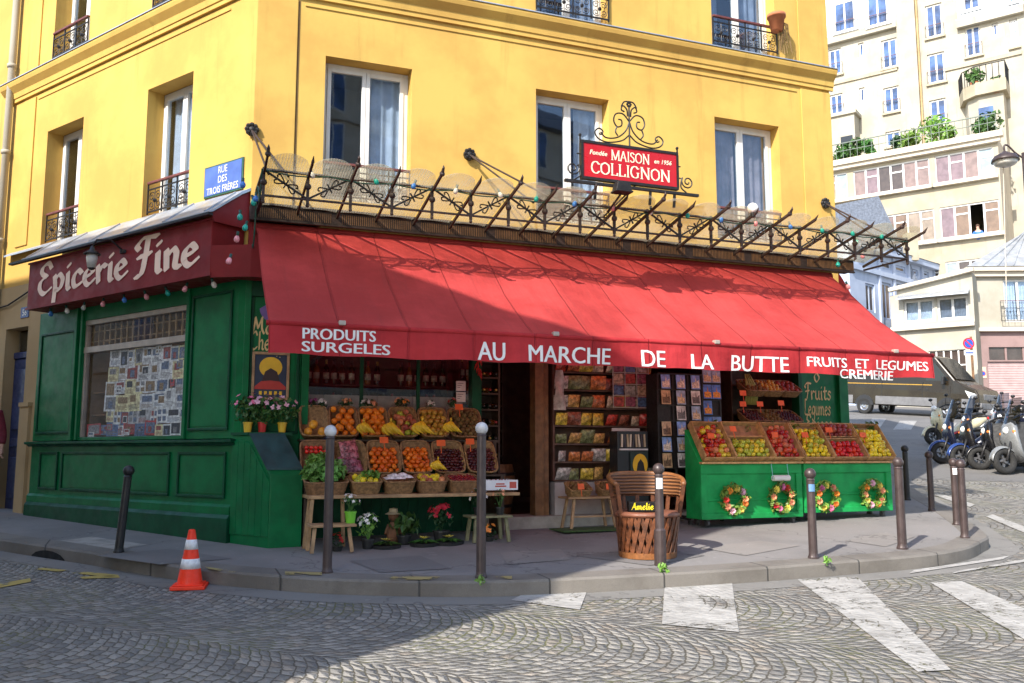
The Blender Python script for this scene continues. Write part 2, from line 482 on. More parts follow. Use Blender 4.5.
def painted_wall(name, c, c2, streak=0.3, bump=0.25):
    m = MT(name); pos = m.coord('World'); x, y, z = m.xyz(pos)
    b = m.noise(pos, 0.9, 6, 0.6); f = m.noise(pos, 26, 5, 0.65)
    st = m.noise(m.vec(x * 4.0, y * 4.0, z * 0.35), 1.0, 5, 0.65)
    col = m.mix(b.step(0.36, 0.66), c, c2)
    col = m.mix(st.step(0.55, 0.78) * streak, col, tuple(q * 0.62 for q in c2))
    col = m.mix(f.step(0.62, 0.8) * 0.12, col, tuple(min(1, q * 1.25) for q in c))
    m.base(col); m.set(roughness=0.82); m.bs.inputs['Specular IOR Level'].default_value = 0.25
    m.bump(f * 0.5 + b, bump, 0.012)
    return m.m
M_YEL = painted_wall('yellow painted render', (.585, .388, .100), (.50, .305, .078), .55)
M_YELD = painted_wall('ochre yellow render', (.72, .46, .12), (.62, .38, .09), .35)
M_TAN = painted_wall('tan base render', (.44, .32, .17), (.37, .26, .13), .4)
M_CREAM = painted_wall('cream render', (.395, .35, .265), (.33, .29, .21), .55)
M_CREAM2 = painted_wall('pale cream render', (.40, .375, .315), (.34, .315, .255), .55)
M_GREYW = painted_wall('grey cement render', (.46, .43, .37), (.38, .35, .30), .4)
M_MAUVE = painted_wall('mauve render', (.30, .205, .195), (.25, .17, .16), .3)
M_BLUEW = painted_wall('pale blue grey timber front', (.42, .48, .60), (.36, .42, .54), .3)
M_STONE = painted_wall('street stone render', (.62, .56, .46), (.52, .46, .37), .4)
M_ZINC = mat('zinc sheet', (.42, .45, .49), .42, .55, var=.18, scale=2.2, bump=.08, dirt=.2)
M_SLATE = mat('slate', (.13, .15, .19), .55, 0, var=.3, scale=9, bump=.3, bscale=30)
M_WHITE = mat('white painted joinery', (.66, .65, .62), .45, var=.06, scale=5, dirt=.1)
M_IRON = mat('black wrought iron', (.022, .020, .020), .5, .35, var=.25, scale=20, bump=.15)
M_RUST = mat('dark brown ironwork', (.042, .026, .022), .55, .35, var=.3, scale=14, bump=.2)
M_CURT = mat('sheer curtain', (.80, .81, .84), .9, var=.15, scale=4, trans=.2)
M_CURTD = mat('grey curtain', (.36, .37, .41), .9, var=.2, scale=4, trans=.2)
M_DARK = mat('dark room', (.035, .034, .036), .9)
M_RAILW = mat('oxblood rail paint', (.13, .035, .03), .5, var=.2, scale=9)

def glass_material(name, tint=(.85, .9, .95), refl=0.3, rough=0.02):
    m = MT(name); m.nt.nodes.remove(m.bs)
    tr = m.n('ShaderNodeBsdfTransparent'); tr.inputs[0].default_value = (*tint, 1)
    gl = m.n('ShaderNodeBsdfGlossy'); gl.inputs['Roughness'].default_value = rough; gl.inputs[0].default_value = (.95, .97, 1, 1)
    lw = m.n('ShaderNodeLayerWeight'); lw.inputs[0].default_value = 0.5
    pos = m.coord('World'); b = m.n('ShaderNodeBump'); b.inputs['Strength'].default_value = .04; b.inputs['Distance'].default_value = .02
    m.ln(m.noise(pos, 1.7, 2), b.inputs['Height']); m.ln(b.outputs[0], gl.inputs['Normal'])
    f = X(m.nt, lw.outputs['Facing']).pow(4.0) * (1 - refl) + refl
    mx = m.n('ShaderNodeMixShader'); m.ln(f, mx.inputs[0]); m.ln(tr.outputs[0], mx.inputs[1]); m.ln(gl.outputs[0], mx.inputs[2]); m.ln(mx.outputs[0], m.out.inputs[0])
    return m.m
M_GLASS = glass_material('window glass', (.80, .86, .92), .075)
M_GLASSF = mat('window glass with painted sky blue', (.045, .095, .23), .10, var=.65, scale=.9)  # opaque pane; the sky's blue reflection is painted into its colour
M_SHOPG = glass_material('shop glass', (.88, .90, .90), .035)

# ------------------------------------------------------------------ ground, kerb, pavement
def axis(a, b, fine0, fine1, fs, cs):
    P = []; q = a
    while q < b:
        P.append(q); q += fs if fine0 <= q < fine1 else cs
    P.append(b); return P
def sheet(name, xs, ys, fn, m, kind='structure'):
    mb = MB(); w = len(xs)
    mb.add([(x, y, fn(x, y)) for y in ys for x in xs], [(j * w + i, j * w + i + 1, (j + 1) * w + i + 1, (j + 1) * w + i) for j in range(len(ys) - 1) for i in range(w - 1)])
    return tag(mb.build(name, m, smooth=True), kind=kind)
sheet('road', axis(-120, 140, -16, 16, .5, 8), axis(-60, 220, -4, 34, .5, 8), road_z, M_COB)
# tarmac patch of the street climbing on the right
def patch(name, poly_px, m, dz, fn=road_z, nsub=6, pts=None, kind='structure'):
    P = pts or [ground(*p) for p in poly_px]
    a, b, c, d = [Vector((p[0], p[1])) for p in P]
    def q(u, v):
        e = (a * (1 - u) + b * u) * (1 - v) + (d * (1 - u) + c * u) * v
        return (e.x, e.y, fn(e.x, e.y) + dz)
    mb = MB(); mb.grid(q, nsub, nsub)
    return tag(mb.build(name, m, smooth=True), kind=kind)
patch('tarmac_street', None, M_ROAD, .004, nsub=60, pts=[(4.6, 17.5), (30, 12.0), (60, 70), (2, 44)])

kpx = [(0,539),(83,551),(178,566),(260,574),(350,579.5),(500,581),(671,573),(760,567.5),(827,562.6),(922,555),(965,548),(983,540)]
KP = [ground(*p, pave_z) for p in kpx]
KP = [Vector((-9.2, 12.6, 0)), Vector((-7.4, 11.3, 0))] + KP + [Vector((5.45, 10.35, 0)), Vector((5.75, 11.2, 0)), Vector((6.15, 12.6, 0)), Vector((6.5, 14.2, 0)), Vector((7.4, 18, 0)), Vector((8.6, 23, 0))]
KP = cat([(p.x, p.y) for p in KP], 5)
def offs(P, d):
    out = []
    for i, p in enumerate(P):
        a = P[max(0, i - 1)]; b = P[min(len(P) - 1, i + 1)]; tg = (b - a); tg.z = 0; tg.normalize()
        out.append(p + Vector((-tg.y, tg.x, 0)) * d)
    return out
KI = offs(KP, .27)
mb = MB(); n = len(KP)
DRAIN = range(0, 0)
vs_ = []
for a, b in zip(KP, KI):
    o = offs([a], 0)[0]
    vs_ += [(a.x, a.y, road_z(a.x, a.y) - .1), (a.x, a.y, pave_z(a.x, a.y) - .018), (a.x * .94 + b.x * .06, a.y * .94 + b.y * .06, pave_z(a.x, a.y) + .002), (b.x, b.y, pave_z(b.x, b.y) + .003), (b.x, b.y, pave_z(b.x, b.y) - .1)]
mb.add(vs_, [(i * 5 + k, i * 5 + k + 1, i * 5 + k + 6, i * 5 + k + 5) for i in range(n - 1) for k in range(4)])
def kerb_mat():
    m = MT('kerb granite blocks'); pos = m.coord('World'); x, y, z = m.xyz(pos)
    g = m.noise(pos, 150, 4, .7); b = m.noise(pos, 1.6, 6, .65); s = m.noise(pos, 9, 5, .7)
    col = m.mix(g, (.10, .092, .083), (.24, .218, .19)); col = m.mix(b.step(.4, .65) * .6, col, (.10, .088, .075)); col = m.mix(s.step(.55, .75) * .35, col, (.10, .09, .08))
    u = (x * .93 + y * .37) / 1.05; e = u.fract(); j = e.min(1 - e).step(.004, .010, 1, 0)
    col = m.mix(j * .85, col, (.04, .038, .035)); m.base(col); m.set(roughness=.8); m.bump(g * .4 + s * .6 - j * 2.0, .6, .012)
    return m.m
tag(mb.build('kerb_strip', kerb_mat(), smooth=False), kind='structure')
# pavement: strips from the inner kerb line back under the buildings
mb = MB(); vs_ = []; NB = 14
for i, b in enumerate(KI):
    k = i / (n - 1)
    # target deep inside the building block
    T = Vector((-9.5 + 17.5 * k, 16.5 + 8 * k, 0))
    for j in range(NB + 1):
        q = b.lerp(T, (j / NB) ** 1.3); vs_.append((q.x, q.y, pave_z(q.x, q.y)))
mb.add(vs_, [(i * (NB + 1) + j, i * (NB + 1) + j + 1, (i + 1) * (NB + 1) + j + 1, (i + 1) * (NB + 1) + j) for i in range(n - 1) for j in range(NB)])
tag(mb.build('pavement', M_PAVE, smooth=True), kind='structure')
# crossing stripes and other road paint
cross = [
    [(539,586.8),(589,586.5),(580,610.5),(511,601)],
    [(665,583.4),(732,582.6),(739,633),(662,625)],
    [(797,580),(857,577.5),(951,671),(918,673)],
    [(930,583),(962,582),(1075,632),(1060,662)]]
for q in cross: patch('crossing_stripe', q, M_STRIPE, .008, nsub=10)
KO, KQ = offs(KP, -.004), offs(KP, -.30); mb = MB()
mb.add([(p.x, p.y, road_z(p.x, p.y) + .003) for p in KO + KQ], [(i, i + 1, len(KO) + i + 1, len(KO) + i) for i in range(len(KO) - 1)])
tag(mb.build('gutter_strip', asphalt_material('worn gutter concrete', (.185, .178, .165), .6), smooth=True), kind='structure')
M_LINE = cobble_material('worn road line', ANG, stripe=True)
for q in ([(909,574.5),(914,571),(1010,556.5),(1003,560)], [(951,574.5),(960,571.5),(1034,558.5),(1030,562)], [(986,517),(993,515),(1032,530),(1026,534)], [(934,495.5),(940,494),(975,505),(970,507.5)]):
    patch('road_line', q, M_LINE, .010)
for q in ([(868,425.5),(872,419),(886,419),(880,428)], [(893,430),(900,421),(917,421),(911,430)], [(931,431),(938,422.5),(957,423),(950,432)]):
    patch('crossing_stripe', q, M_LINE, .009)
def paint_mat(name, c, lo=.40):
    m = MT(name); pos = m.coord('World')
    nn = m.noise(pos, 3.1, 8, .72); wv = nn.step(lo, lo + .03)
    tr = m.n('ShaderNodeBsdfTransparent'); mx = m.n('ShaderNodeMixShader')
    m.base(m.mix(m.noise(pos, 9, 4), c, tuple(q * .7 for q in c))); m.set(roughness=.8)
    m.ln(wv, mx.inputs[0]); m.ln(tr.outputs[0], mx.inputs[1]); m.ln(m.bs.outputs[0], mx.inputs[2]); m.ln(mx.outputs[0], m.out.inputs[0])
    return m.m
M_YL = paint_mat('yellow road paint', (.46, .35, .09), .43); M_YP = paint_mat('pale yellow paint', (.38, .30, .12), .46)
for q in ([(-12,586.5),(30,579),(31,582.5),(-10,590.5)], [(36,570),(42,568.5),(118,575.5),(112,578)], [(80,577.5),(118,575.5),(120,578.5),(82,579.5)]):
    patch('yellow_line', q, M_YL, .008)
for q in ([(205,567.5),(240,573),(243,576),(207,569.5)], [(285,572.5),(322,573.5),(322,576),(285,575.5)], [(390,577.5),(440,577.8),(442,581),(388,580.5)], [(488,577.5),(512,577),(512,580),(488,580.5)]):
    patch('yellow_line', q, M_YP, .010, fn=pave_z, pts=[ground(*p, pave_z) for p in q])
M_CEM = mat('pale cement patch', (.30, .28, .25), .85, var=.25, scale=5, bump=.3)
patch('cement_patch', None, M_CEM, .004, fn=pave_z, pts=[ground(*p, pave_z) for p in [(60,541),(92,537),(148,545),(118,550)]])
# gutter drain slot under the kerb on the left
dk = [p for p in KP if -5.25 < p.x < -4.38]
P = [dk[0].lerp(dk[-1], i / 12) for i in range(13)] if len(dk) < 3 else cat([(p.x, p.y) for p in dk], 4)
dn = Vector((P[-1].y - P[0].y, -(P[-1].x - P[0].x), 0)).normalized(); nP_ = len(P) - 1; mb = MB()
for i in range(nP_):
    h0, h1 = [.015 + .070 * max(0, sin(pi * q / nP_)) ** .6 for q in (i, i + 1)]; a, b = P[i] + dn * .006, P[i + 1] + dn * .006
    mb.quad((a.x, a.y, road_z(a.x, a.y) - .01), (b.x, b.y, road_z(b.x, b.y) - .01), (b.x, b.y, road_z(b.x, b.y) + h1), (a.x, a.y, road_z(a.x, a.y) + h0))
tag(mb.build('drain_opening', mat('drain dark', (.008, .008, .008), .9)), kind='structure')

M_PATCH = asphalt_material('darker asphalt patch', (.16, .153, .15), .5); M_PATCHL = asphalt_material('paler asphalt patch', (.225, .21, .195), .5)
for q, m_ in (([(96,556),(170,549),(232,559),(160,565)], M_PATCH), ([(575,556),(640,549),(705,556),(650,566)], M_PATCH), ([(700,548),(760,541),(800,546),(745,556)], M_PATCHL), ([(350,561),(420,556),(452,569),(380,573)], M_PATCH), ([(845,541),(880,533),(915,537),(886,547)], M_PATCHL), ([(500,553),(560,549),(570,560),(508,565)], M_PATCHL)):
    patch('asphalt_patch', None, m_, .005, fn=pave_z, pts=[ground(*p, pave_z) for p in q])
M_MAN = mat('cast iron cover', (.05, .047, .045), .5, .5, var=.3, scale=40, bump=.5, bscale=60)
# ------------------------------------------------------------------ the yellow corner building
B = thing('corner_building', 'bright yellow corner building with white casement windows above the shop', 'building', (O[0], O[1], 0))
ZB = 12.2
def wall(mb, x0, x1, z0, z1, holes, y=0.0, depth=.24):
    """outer skin with rectangular openings and their reveals; local x along the facade, -y outwards"""
    xs = sorted(set([x0, x1] + [h[0] for h in holes] + [h[1] for h in holes])); zs = sorted(set([z0, z1] + [h[2] for h in holes] + [h[3] for h in holes]))
    for i in range(len(xs) - 1):
        for j in range(len(zs) - 1):
            cx, cz = (xs[i] + xs[i + 1]) / 2, (zs[j] + zs[j + 1]) / 2
            if any(h[0] < cx < h[1] and h[2] < cz < h[3] for h in holes): continue
            mb.quad((xs[i], y, zs[j]), (xs[i + 1], y, zs[j]), (xs[i + 1], y, zs[j + 1]), (xs[i], y, zs[j + 1]))
    for a, b, c, d in holes:
        Y = y + depth
        mb.quad((a, y, c), (a, Y, c), (a, Y, d), (a, y, d)); mb.quad((b, y, c), (b, y, d), (b, Y, d), (b, Y, c))
        mb.quad((a, y, d), (a, Y, d), (b, Y, d), (b, y, d)); mb.quad((a, y, c), (b, y, c), (b, Y, c), (a, Y, c))

M_CURTB = mat('brown grey curtain', (.34, .26, .25), .9, var=.25, scale=4)
def casement(parent, M, a, b, c, d, y, curtain=None, lights=2, gap=(.0, 1.0), fm=M_WHITE, glass=M_GLASS, room=True, bars=0, shut=0.0, cm=None):
    """double casement in the opening a..b x c..d, its face at depth y"""
    fw = .055
    mb = MB(M)
    mb.box(a, a + fw, y, y + .06, c, d); mb.box(b - fw, b, y, y + .06, c, d); mb.box(a + fw, b - fw, y, y + .06, d - fw, d); mb.box(a + fw, b - fw, y, y + .06, c, c + fw)
    win = mb.build('window', fm, parent, bevel=.006)
    ia, ib, ic, id_ = a + fw, b - fw, c + fw, d - fw
    wv = (ib - ia) / lights
    ms = MB(M); mg = MB(M)
    for k in range(lights):
        p, q = ia + wv * k, ia + wv * (k + 1); s = .05
        ms.box(p + .002, p + s, y - .012, y + .045, ic, id_); ms.box(q - s, q - .002, y - .012, y + .045, ic, id_)
        ms.box(p + s, q - s, y - .012, y + .045, id_ - s, id_); ms.box(p + s, q - s, y - .012, y + .045, ic, ic + s * 1.4)
        for e in range(bars):
            zz = ic + (id_ - ic) * (e + 1) / (bars + 1); ms.box(p + s, q - s, y + .0, y + .03, zz - .012, zz + .012)
        mg.box(p + s, q - s, y + .015, y + .02, ic + s, id_ - s)
    ms.build('sash', fm, win, bevel=.004); mg.build('pane', glass, win)
    if curtain is not None:
        mc = MB(M)
        for (g0, g1) in (curtain if isinstance(curtain, list) else [curtain]):
            x0, x1 = ia + (ib - ia) * g0, ia + (ib - ia) * g1; ph = R.random() * 6
            mc.grid(lambda u, v: (x0 + (x1 - x0) * u, y + .12 + .022 * sin(u * (x1 - x0) * 48 + ph) * (.5 + .5 * (1 - v)), c + .02 + (d - c - .04) * v), 30, 4)
        mc.build('curtain', cm or (M_CURT if R.random() < .7 else M_CURTD), win, smooth=True)
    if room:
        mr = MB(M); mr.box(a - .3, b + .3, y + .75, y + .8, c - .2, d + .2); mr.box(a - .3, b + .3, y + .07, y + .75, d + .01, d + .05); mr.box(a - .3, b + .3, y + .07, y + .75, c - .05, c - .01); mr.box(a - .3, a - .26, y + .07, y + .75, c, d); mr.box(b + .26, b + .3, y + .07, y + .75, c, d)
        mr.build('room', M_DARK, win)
    return win
def balcony_rail(win, M, a, b, z0, z1, y, ornate=True):
    mb = MB(M)
    mb.box(a, b, y - .022, y + .022, z1 - .03, z1)
    mb.build('handrail', M_RAILW, win, bevel=.005)
    mb = MB(M)
    mb.box(a, b, y - .008, y + .008, z0, z0 + .02); mb.box(a, b, y - .008, y + .008, z1 - .11, z1 - .095)
    nb = max(3, int((b - a) / .26)); h = z1 - .11 - z0
    for i in range(nb + 1):
        x = a + (b - a) * i / nb; mb.box(x - .008, x + .008, y - .008, y + .008, z0 - .02, z1 - .03)
    if ornate:
        for i in range(nb):
            x = a + (b - a) * (i + .5) / nb; w_ = (b - a) / nb
            for s in (-1, 1):
                mb.tube(spiral((x + s * w_ * .22, y, z0 + h * .70), .012, w_ * .2, 0 if s > 0 else pi, 1.4 * s, 12), .006, 4)
                mb.tube(spiral((x + s * w_ * .22, y, z0 + h * .30), .012, w_ * .2, 0 if s > 0 else pi, -1.4 * s, 12), .006, 4)
            mb.tube([(x, y, z0 + .02), (x, y, z1 - .1)], .006, 4); mb.ball((x, y, z0 + h * .5), .028, 6, 4)
    mb.build('railing', M_IRON, win)

FW = [(.81, 1.88), (3.55, 4.62), (6.30, 7.41)]; ZH, ZS, ZH2, ZS2 = 5.72, 3.95, 8.75, 6.78
LW = [(-4.85, -3.83), (-2.22, -1.22)]
mb = MB(MF); mb.cur = 0
holes = [(a, b, ZS, ZH) for a, b in FW] + [(a, b, ZS2, ZH2) for a, b in FW] + [(a, b, 9.6, 11.3) for a, b in FW]
wall(mb, 0, FLEN, 3.05, ZB, holes)
mb.M = ML
wall(mb, -9.6, 0, 3.02, ZB, [(a, b, ZS, ZH) for a, b in LW] + [(a, b, ZS2, ZH2) for a, b in LW] + [(a, b, 9.6, 11.3) for a, b in LW])
# return wall on the right, back and roof slab so that it is a solid block
pr = MF @ Vector((FLEN, 0, 0)); sd_ = Vector((cos(radians(82)), sin(radians(82)), 0))
br = pr + sd_ * 9; pl = ML @ Vector((-9.6, 0, 0)); bl = pl + (ML @ Vector((0, 9, 0)))
mb.M = None
def up(a, z): return (a[0], a[1], z)
mb.quad(up(pr, -.5), up(br, -.5), up(br, ZB), up(pr, ZB)); mb.quad(up(br, -.5), up(bl, -.5), up(bl, ZB), up(br, ZB)); mb.quad(up(bl, -.5), up(pl, -.5), up(pl, ZB), up(bl, ZB))
mb.add([(0, 0, ZB), up(pr, ZB), up(br, ZB), up(bl, ZB), up(pl, ZB)], [(0, 1, 2, 3, 4)])
mb.build('wall', M_YEL, B)
# corner quoin strips and raised panels between the vertical joints
for z0, z1 in ((3.4, 6.36), (6.74, ZB)):
    for x0, x1 in ((0, .47), (7.82, FLEN)): mb = MB(MF); mb.box(x0, x1, -.022, -.002, z0, z1); mb.build('quoin_strip', M_YEL, B, bevel=.006)
for z0, z1 in ((4.05, 6.36), (6.74, ZB)): mb = MB(ML); mb.box(-5.62, -5.25, -.022, -.002, z0, z1); mb.build('quoin_strip', M_YEL, B, bevel=.006)
mb = MB(MF); mb.box(.475, .495, -.006, -.002, 3.4, 6.36); mb.build('joint', mat('dark joint', (.16, .09, .03), .8), B)
# cornice and string course
def cornice(M, x0, x1, name_mat):
    mb = MB(M); prof = [(-.002, 6.40), (-.035, 6.40), (-.035, 6.455), (-.05, 6.46), (-.06, 6.54), (-.13, 6.62), (-.145, 6.67), (-.145, 6.695), (-.002, 6.72)]
    mb.prism([(p[0], p[1]) for p in prof], x0, x1, 'x')
    return mb
c1 = cornice(MF, .0, FLEN + .05, 0); c1.M = ML; prof = [(-.002, 6.40), (-.035, 6.40), (-.035, 6.455), (-.05, 6.46), (-.06, 6.54), (-.13, 6.62), (-.145, 6.67), (-.145, 6.695), (-.002, 6.72)]
c1.prism(prof, -6.2, -.0, 'x')
c1.build('cornice', M_YEL, B)
mb = MB(MF); mb.prism([(-.002, 6.722), (-.158, 6.698), (-.158, 6.712), (-.002, 6.737)], -.05, FLEN + .06, 'x'); mb.M = ML; mb.prism([(-.002, 6.722), (-.158, 6.698), (-.158, 6.712), (-.002, 6.737)], -6.2, .04, 'x')
mb.build('flashing', M_ZINC, B)
# shallow panel mouldings under the cornice
mb = MB(MF); mb.box(.55, 7.75, -.014, -.002, 6.30, 6.325); mb.M = ML; mb.box(-5.2, -.5, -.014, -.002, 6.30, 6.325)
mb.build('string_course', M_YEL, B, bevel=.004)
for i, (a, b) in enumerate(FW):
    wn = casement(B, MF, a, b, ZS, ZH, .20, curtain=[[(.56, 1.0)], [(.66, 1.0)], [(.0, .46), (.52, 1.)]][i], cm=[M_CURT, M_CURT, M_CURTB][i])
    balcony_rail(wn, MF, a - .0, b + .0, 4.0, 4.42, .03, ornate=True)
    wn = casement(B, MF, a, b, ZS2, ZH2, .20, curtain=[(.0, .25), (.55, 1.0)])
    balcony_rail(wn, MF, a, b, 6.84, 7.24, -.03)
    casement(B, MF, a, b, 9.6, 11.3, .20, curtain=(.0, .45))
for i, (a, b) in enumerate(LW):
    wn = casement(B, ML, a, b, ZS, ZH, .24, curtain=[(.62, 1.)] if i == 0 else [(.0, 1.)])
    balcony_rail(wn, ML, a + .04, b, 4.05, 4.46, .05)
    wn = casement(B, ML, a, b, ZS2, ZH2, .24, curtain=(.5, 1.))
    balcony_rail(wn, ML, a + .04, b, 6.84, 7.24, -.02)
    casement(B, ML, a, b, 9.6, 11.3, .24, curtain=(.0, 1.))
# ground floor of the left street side: tan base wall with the blue house door
mb = MB(ML)
wall(mb, -9.6, -4.25, -.2, 3.44, [(-5.66, -4.98, .1, 2.80)], y=-.03, depth=.22)
mb.box(-4.98, -4.72, -.075, -.03, -.1, 1.62); mb.box(-4.98, -4.70, -.095, -.03, 1.62, 1.68)
mb.build('wall', M_TAN, B)
M_BLUE = mat('navy door paint', (.018, .030, .10), .4, var=.25, scale=8, dirt=.15)
mb = MB(ML); mb.box(-5.66, -4.98, .12, .17, .12, 2.36)
for z0, z1 in ((.3, .9), (1.05, 1.18), (1.3, 2.2)):
    mb.box(-5.58, -5.06, .095, .12, z0, z1)
mb.box(-5.66, -4.98, .10, .17, 2.362, 2.46); door = mb.build('door', M_BLUE, B, bevel=.012)
mb = MB(ML); mb.box(-5.6, -5.04, .14, .15, 2.48, 2.76); mb.build('fanlight', M_GLASS, door)
mb = MB(ML); mb.ball((-5.12, .06, 1.12), .035, 10, 6); mb.box(-5.16, -5.09, .085, .095, 1.0, 1.25); mb.build('handle', mat('brass', (.55, .38, .14), .3, .9), door)
# rain pipe and cable on the left end
mb = MB(ML); mb.tube([(-5.95, -.09, 2.9), (-5.95, -.09, ZB)], .055, 10)
for z in (4.2, 5.6, 7.0): mb.lathe([(.07, -.03), (.07, .03)], 10, (-5.95, -.09, z))
mb.build('downpipe', M_CREAM2, B, smooth=True)
mb = MB(ML); mb.tube([(-6.4, -.05, 3.12), (-5.6, -.06, 3.16), (-5.0, -.06, 3.30), (-4.55, -.06, 3.44)], .012, 5); mb.build('cable', M_IRON, B)
# house number
mb = MB(ML); mb.box(-5.22, -4.98, -.042, -.03, 2.93, 3.09)
np_ = mb.build('number_plate', mat('enamel blue', (.02, .05, .20), .3, var=.05), B, bevel=.004)
mb = MB(ML); put_text(mb, '56', lambda x, y: (-5.10 + x, -.0445, 3.01 + y), height=.10, bold=.02); mb.build('lettering', M_WHITE, np_)
# street name plate
M_ENB = mat('street plate blue', (.075, .135, .40), .4, var=.12, scale=6, dirt=.1); M_ENG = mat('street plate green rim', (.03, .10, .07), .4)
pt = thing('street_sign', 'blue enamel street name plate with white capitals at the corner', 'sign', LF.pt(-.50, .0, 4.19), LF.ang)
mb = MB(); mb.box(-.37, .37, -.02, -.002, -.19, .195); mb.build('rim', M_ENG, pt, bevel=.004)
mb = MB(); mb.box(-.35, .35, -.026, -.02, -.17, .175); mb.build('plate', M_ENB, pt)
mb = MB()
for s_, zz, w_ in (('RUE', .115, .17), ('DES', 0.0, .17), ('TROIS FRÈRES', -.11, .60)):
    put_text(mb, s_, lambda x, y: (x, -.0285, zz + y), width=w_, height=.085 if 'È' not in s_ else .105, bold=.004)
mb.build('lettering', M_WHITE, pt)
# iron wall brackets are part of the canopy (see below); terracotta pot on the upper rail
tp = thing('flower_pot', 'terracotta pot hung on the upper balcony rail above the cornice', 'flower pot', FR.pt(7.33, .14, 7.12), FR.ang)
mb = MB(); mb.lathe([(.0, 0), (.085, 0), (.12, .2), (.135, .2), (.135, .25), (.115, .25), (.11, .2), (0, .2)], 18); mb.build('pot', mat('terracotta', (.45, .16, .07), .8, var=.15), tp, smooth=True)
mb = MB()
for k in range(26):
    a = R.random() * 6.28; x0 = .06 * cos(a); z = .2
    p = [(x0, .05, .22), (x0 + .12, -.02 + .05 * sin(a), .1), (x0 + .13 + .06 * cos(a), -.02, -.1 - .25 * R.random())]
    mb.tube(p, .005, 3)
mb.build('dry_stems', mat('dry stems', (.22, .14, .06), .9), tp)

# ------------------------------------------------------------------ street wall opposite (behind the photographer) that shades the left half
OB = thing('opposite_building', 'tall cream stone building opposite, shading the left part of the street', 'building')
u_, v_ = Vector((.8, -.6, 0)), Vector((.6, .8, 0))
HB = 10.2
def ub(u, v, z): q = u_ * u + v_ * v; return (q.x, q.y, z)
mb = MB()
U1, U0, V0, V1 = -3.99, -32.0, -2.8, -13.0
P = [ub(U0, V1, -1.5), ub(U1, V1, -1.5), ub(U1, V0, -1.5), ub(U0, V0, -1.5)]; Q = [(p[0], p[1], HB) for p in P]
mb.add(P + Q, [(0, 3, 2, 1), (4, 5, 6, 7), (0, 1, 5, 4), (1, 2, 6, 5), (2, 3, 7, 6), (3, 0, 4, 7)])
mb.build('wall', M_STONE, OB)
mb = MB()
for z in (3.4, 6.8, HB - .25):
    for i in range(1):
        a, b = ub(U0, V0, z), ub(U1, V0, z); c, d = ub(U1, V0 + .16, z), ub(U0, V0 + .16, z)
        mb.add([a, b, c, d] + [(p[0], p[1], z + .14) for p in (a, b, c, d)], [(0, 3, 2, 1), (4, 5, 6, 7), (0, 1, 5, 4), (1, 2, 6, 5), (2, 3, 7, 6), (3, 0, 4, 7)])
mb.build('cornice', M_STONE, OB)
MW = Matrix.Translation(Vector(ub(0, V0, 0))) @ Matrix.Rotation(atan2(-u_.y, -u_.x), 4, 'Z')
# windows of the opposite building (seen only as reflections)
for zz in (4.0, 7.5):
    for k in range(8):
        x = 5.6 + k * 2.6
        mb = MB(MW); mb.box(x, x + 1.1, -.05, -.003, zz, zz + 1.95); w2 = mb.build('window', M_WHITE, OB)
        mb = MB(MW); mb.box(x + .1, x + .52, -.06, -.05, zz + .1, zz + 1.85); mb.box(x + .58, x + 1.0, -.06, -.05, zz + .1, zz + 1.85); mb.build('pane', M_GLASSF, w2)

# building on the other side of the square, behind the photographer (it fills the reflections)
OC = thing('facing_building', 'pale stone building facing the shop from across the square', 'building', (12, -15, 0))
mb = MB(); mb.box(-9, 22, -8, 0, -1.5, 19); mb.build('wall', M_STONE, OC)
mb = MB(); mb.prism([(.5, 19), (-3.5, 22), (-8, 22), (-8, 19)], -9.2, 22.2, 'x'); mb.build('roof', M_SLATE, OC)
for zz in (.2, 3.6, 7.0, 10.4, 13.8, 16.6):
    for k in range(11):
        x = -8 + k * 2.6; mb = MB(); mb.box(x, x + 1.3, .003, .06, zz, zz + 2.2); w2 = mb.build('window', M_WHITE, OC)
        mb = MB(); mb.box(x + .1, x + .6, .06, .07, zz + .1, zz + 2.1); mb.box(x + .7, x + 1.2, .06, .07, zz + .1, zz + 2.1); mb.build('pane', M_GLASSF, w2)
    mb = MB(); mb.box(-9, 22, .003, .2, zz - .5, zz - .3); mb.build('string_course', M_STONE, OC)
# ------------------------------------------------------------------ green timber shopfront
M_GREEN = mat('bottle green paint', (.003, .128, .040), .38, var=.20, scale=3.5, bump=.10, bscale=30, dirt=.35, spec=.22)
M_GREEND = mat('dark green paint', (.0025, .062, .026), .45, var=.25, scale=4, bump=.1, dirt=.4, spec=.22)
M_MAROON = mat('maroon sign paint', (.20, .016, .018), .5, var=.14, scale=3, dirt=.22, spec=.2)
M_SIGNTX = mat('pinkish cream lettering', (.88, .66, .52), .6, var=.08, scale=5)
M_GOLDTX = mat('ochre lettering', (.62, .46, .20), .6, var=.1, scale=9)
M_WHITETX = mat('white lettering', (.70, .69, .68), .7, var=.05, scale=9)
M_ALU = mat('aged aluminium frame', (.42, .36, .31), .42, .3, var=.15, scale=6)
M_WOOD = mat('brown timber', (.17, .085, .035), .6, var=.3, scale=9, bump=.2)
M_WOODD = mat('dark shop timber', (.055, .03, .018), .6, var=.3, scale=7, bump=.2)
M_WOODL = mat('worn pale timber', (.36, .22, .11), .65, var=.3, scale=8, bump=.25, dirt=.25)
M_STEP = mat('stone step', (.30, .27, .23), .8, var=.2, scale=5, bump=.3, dirt=.3)

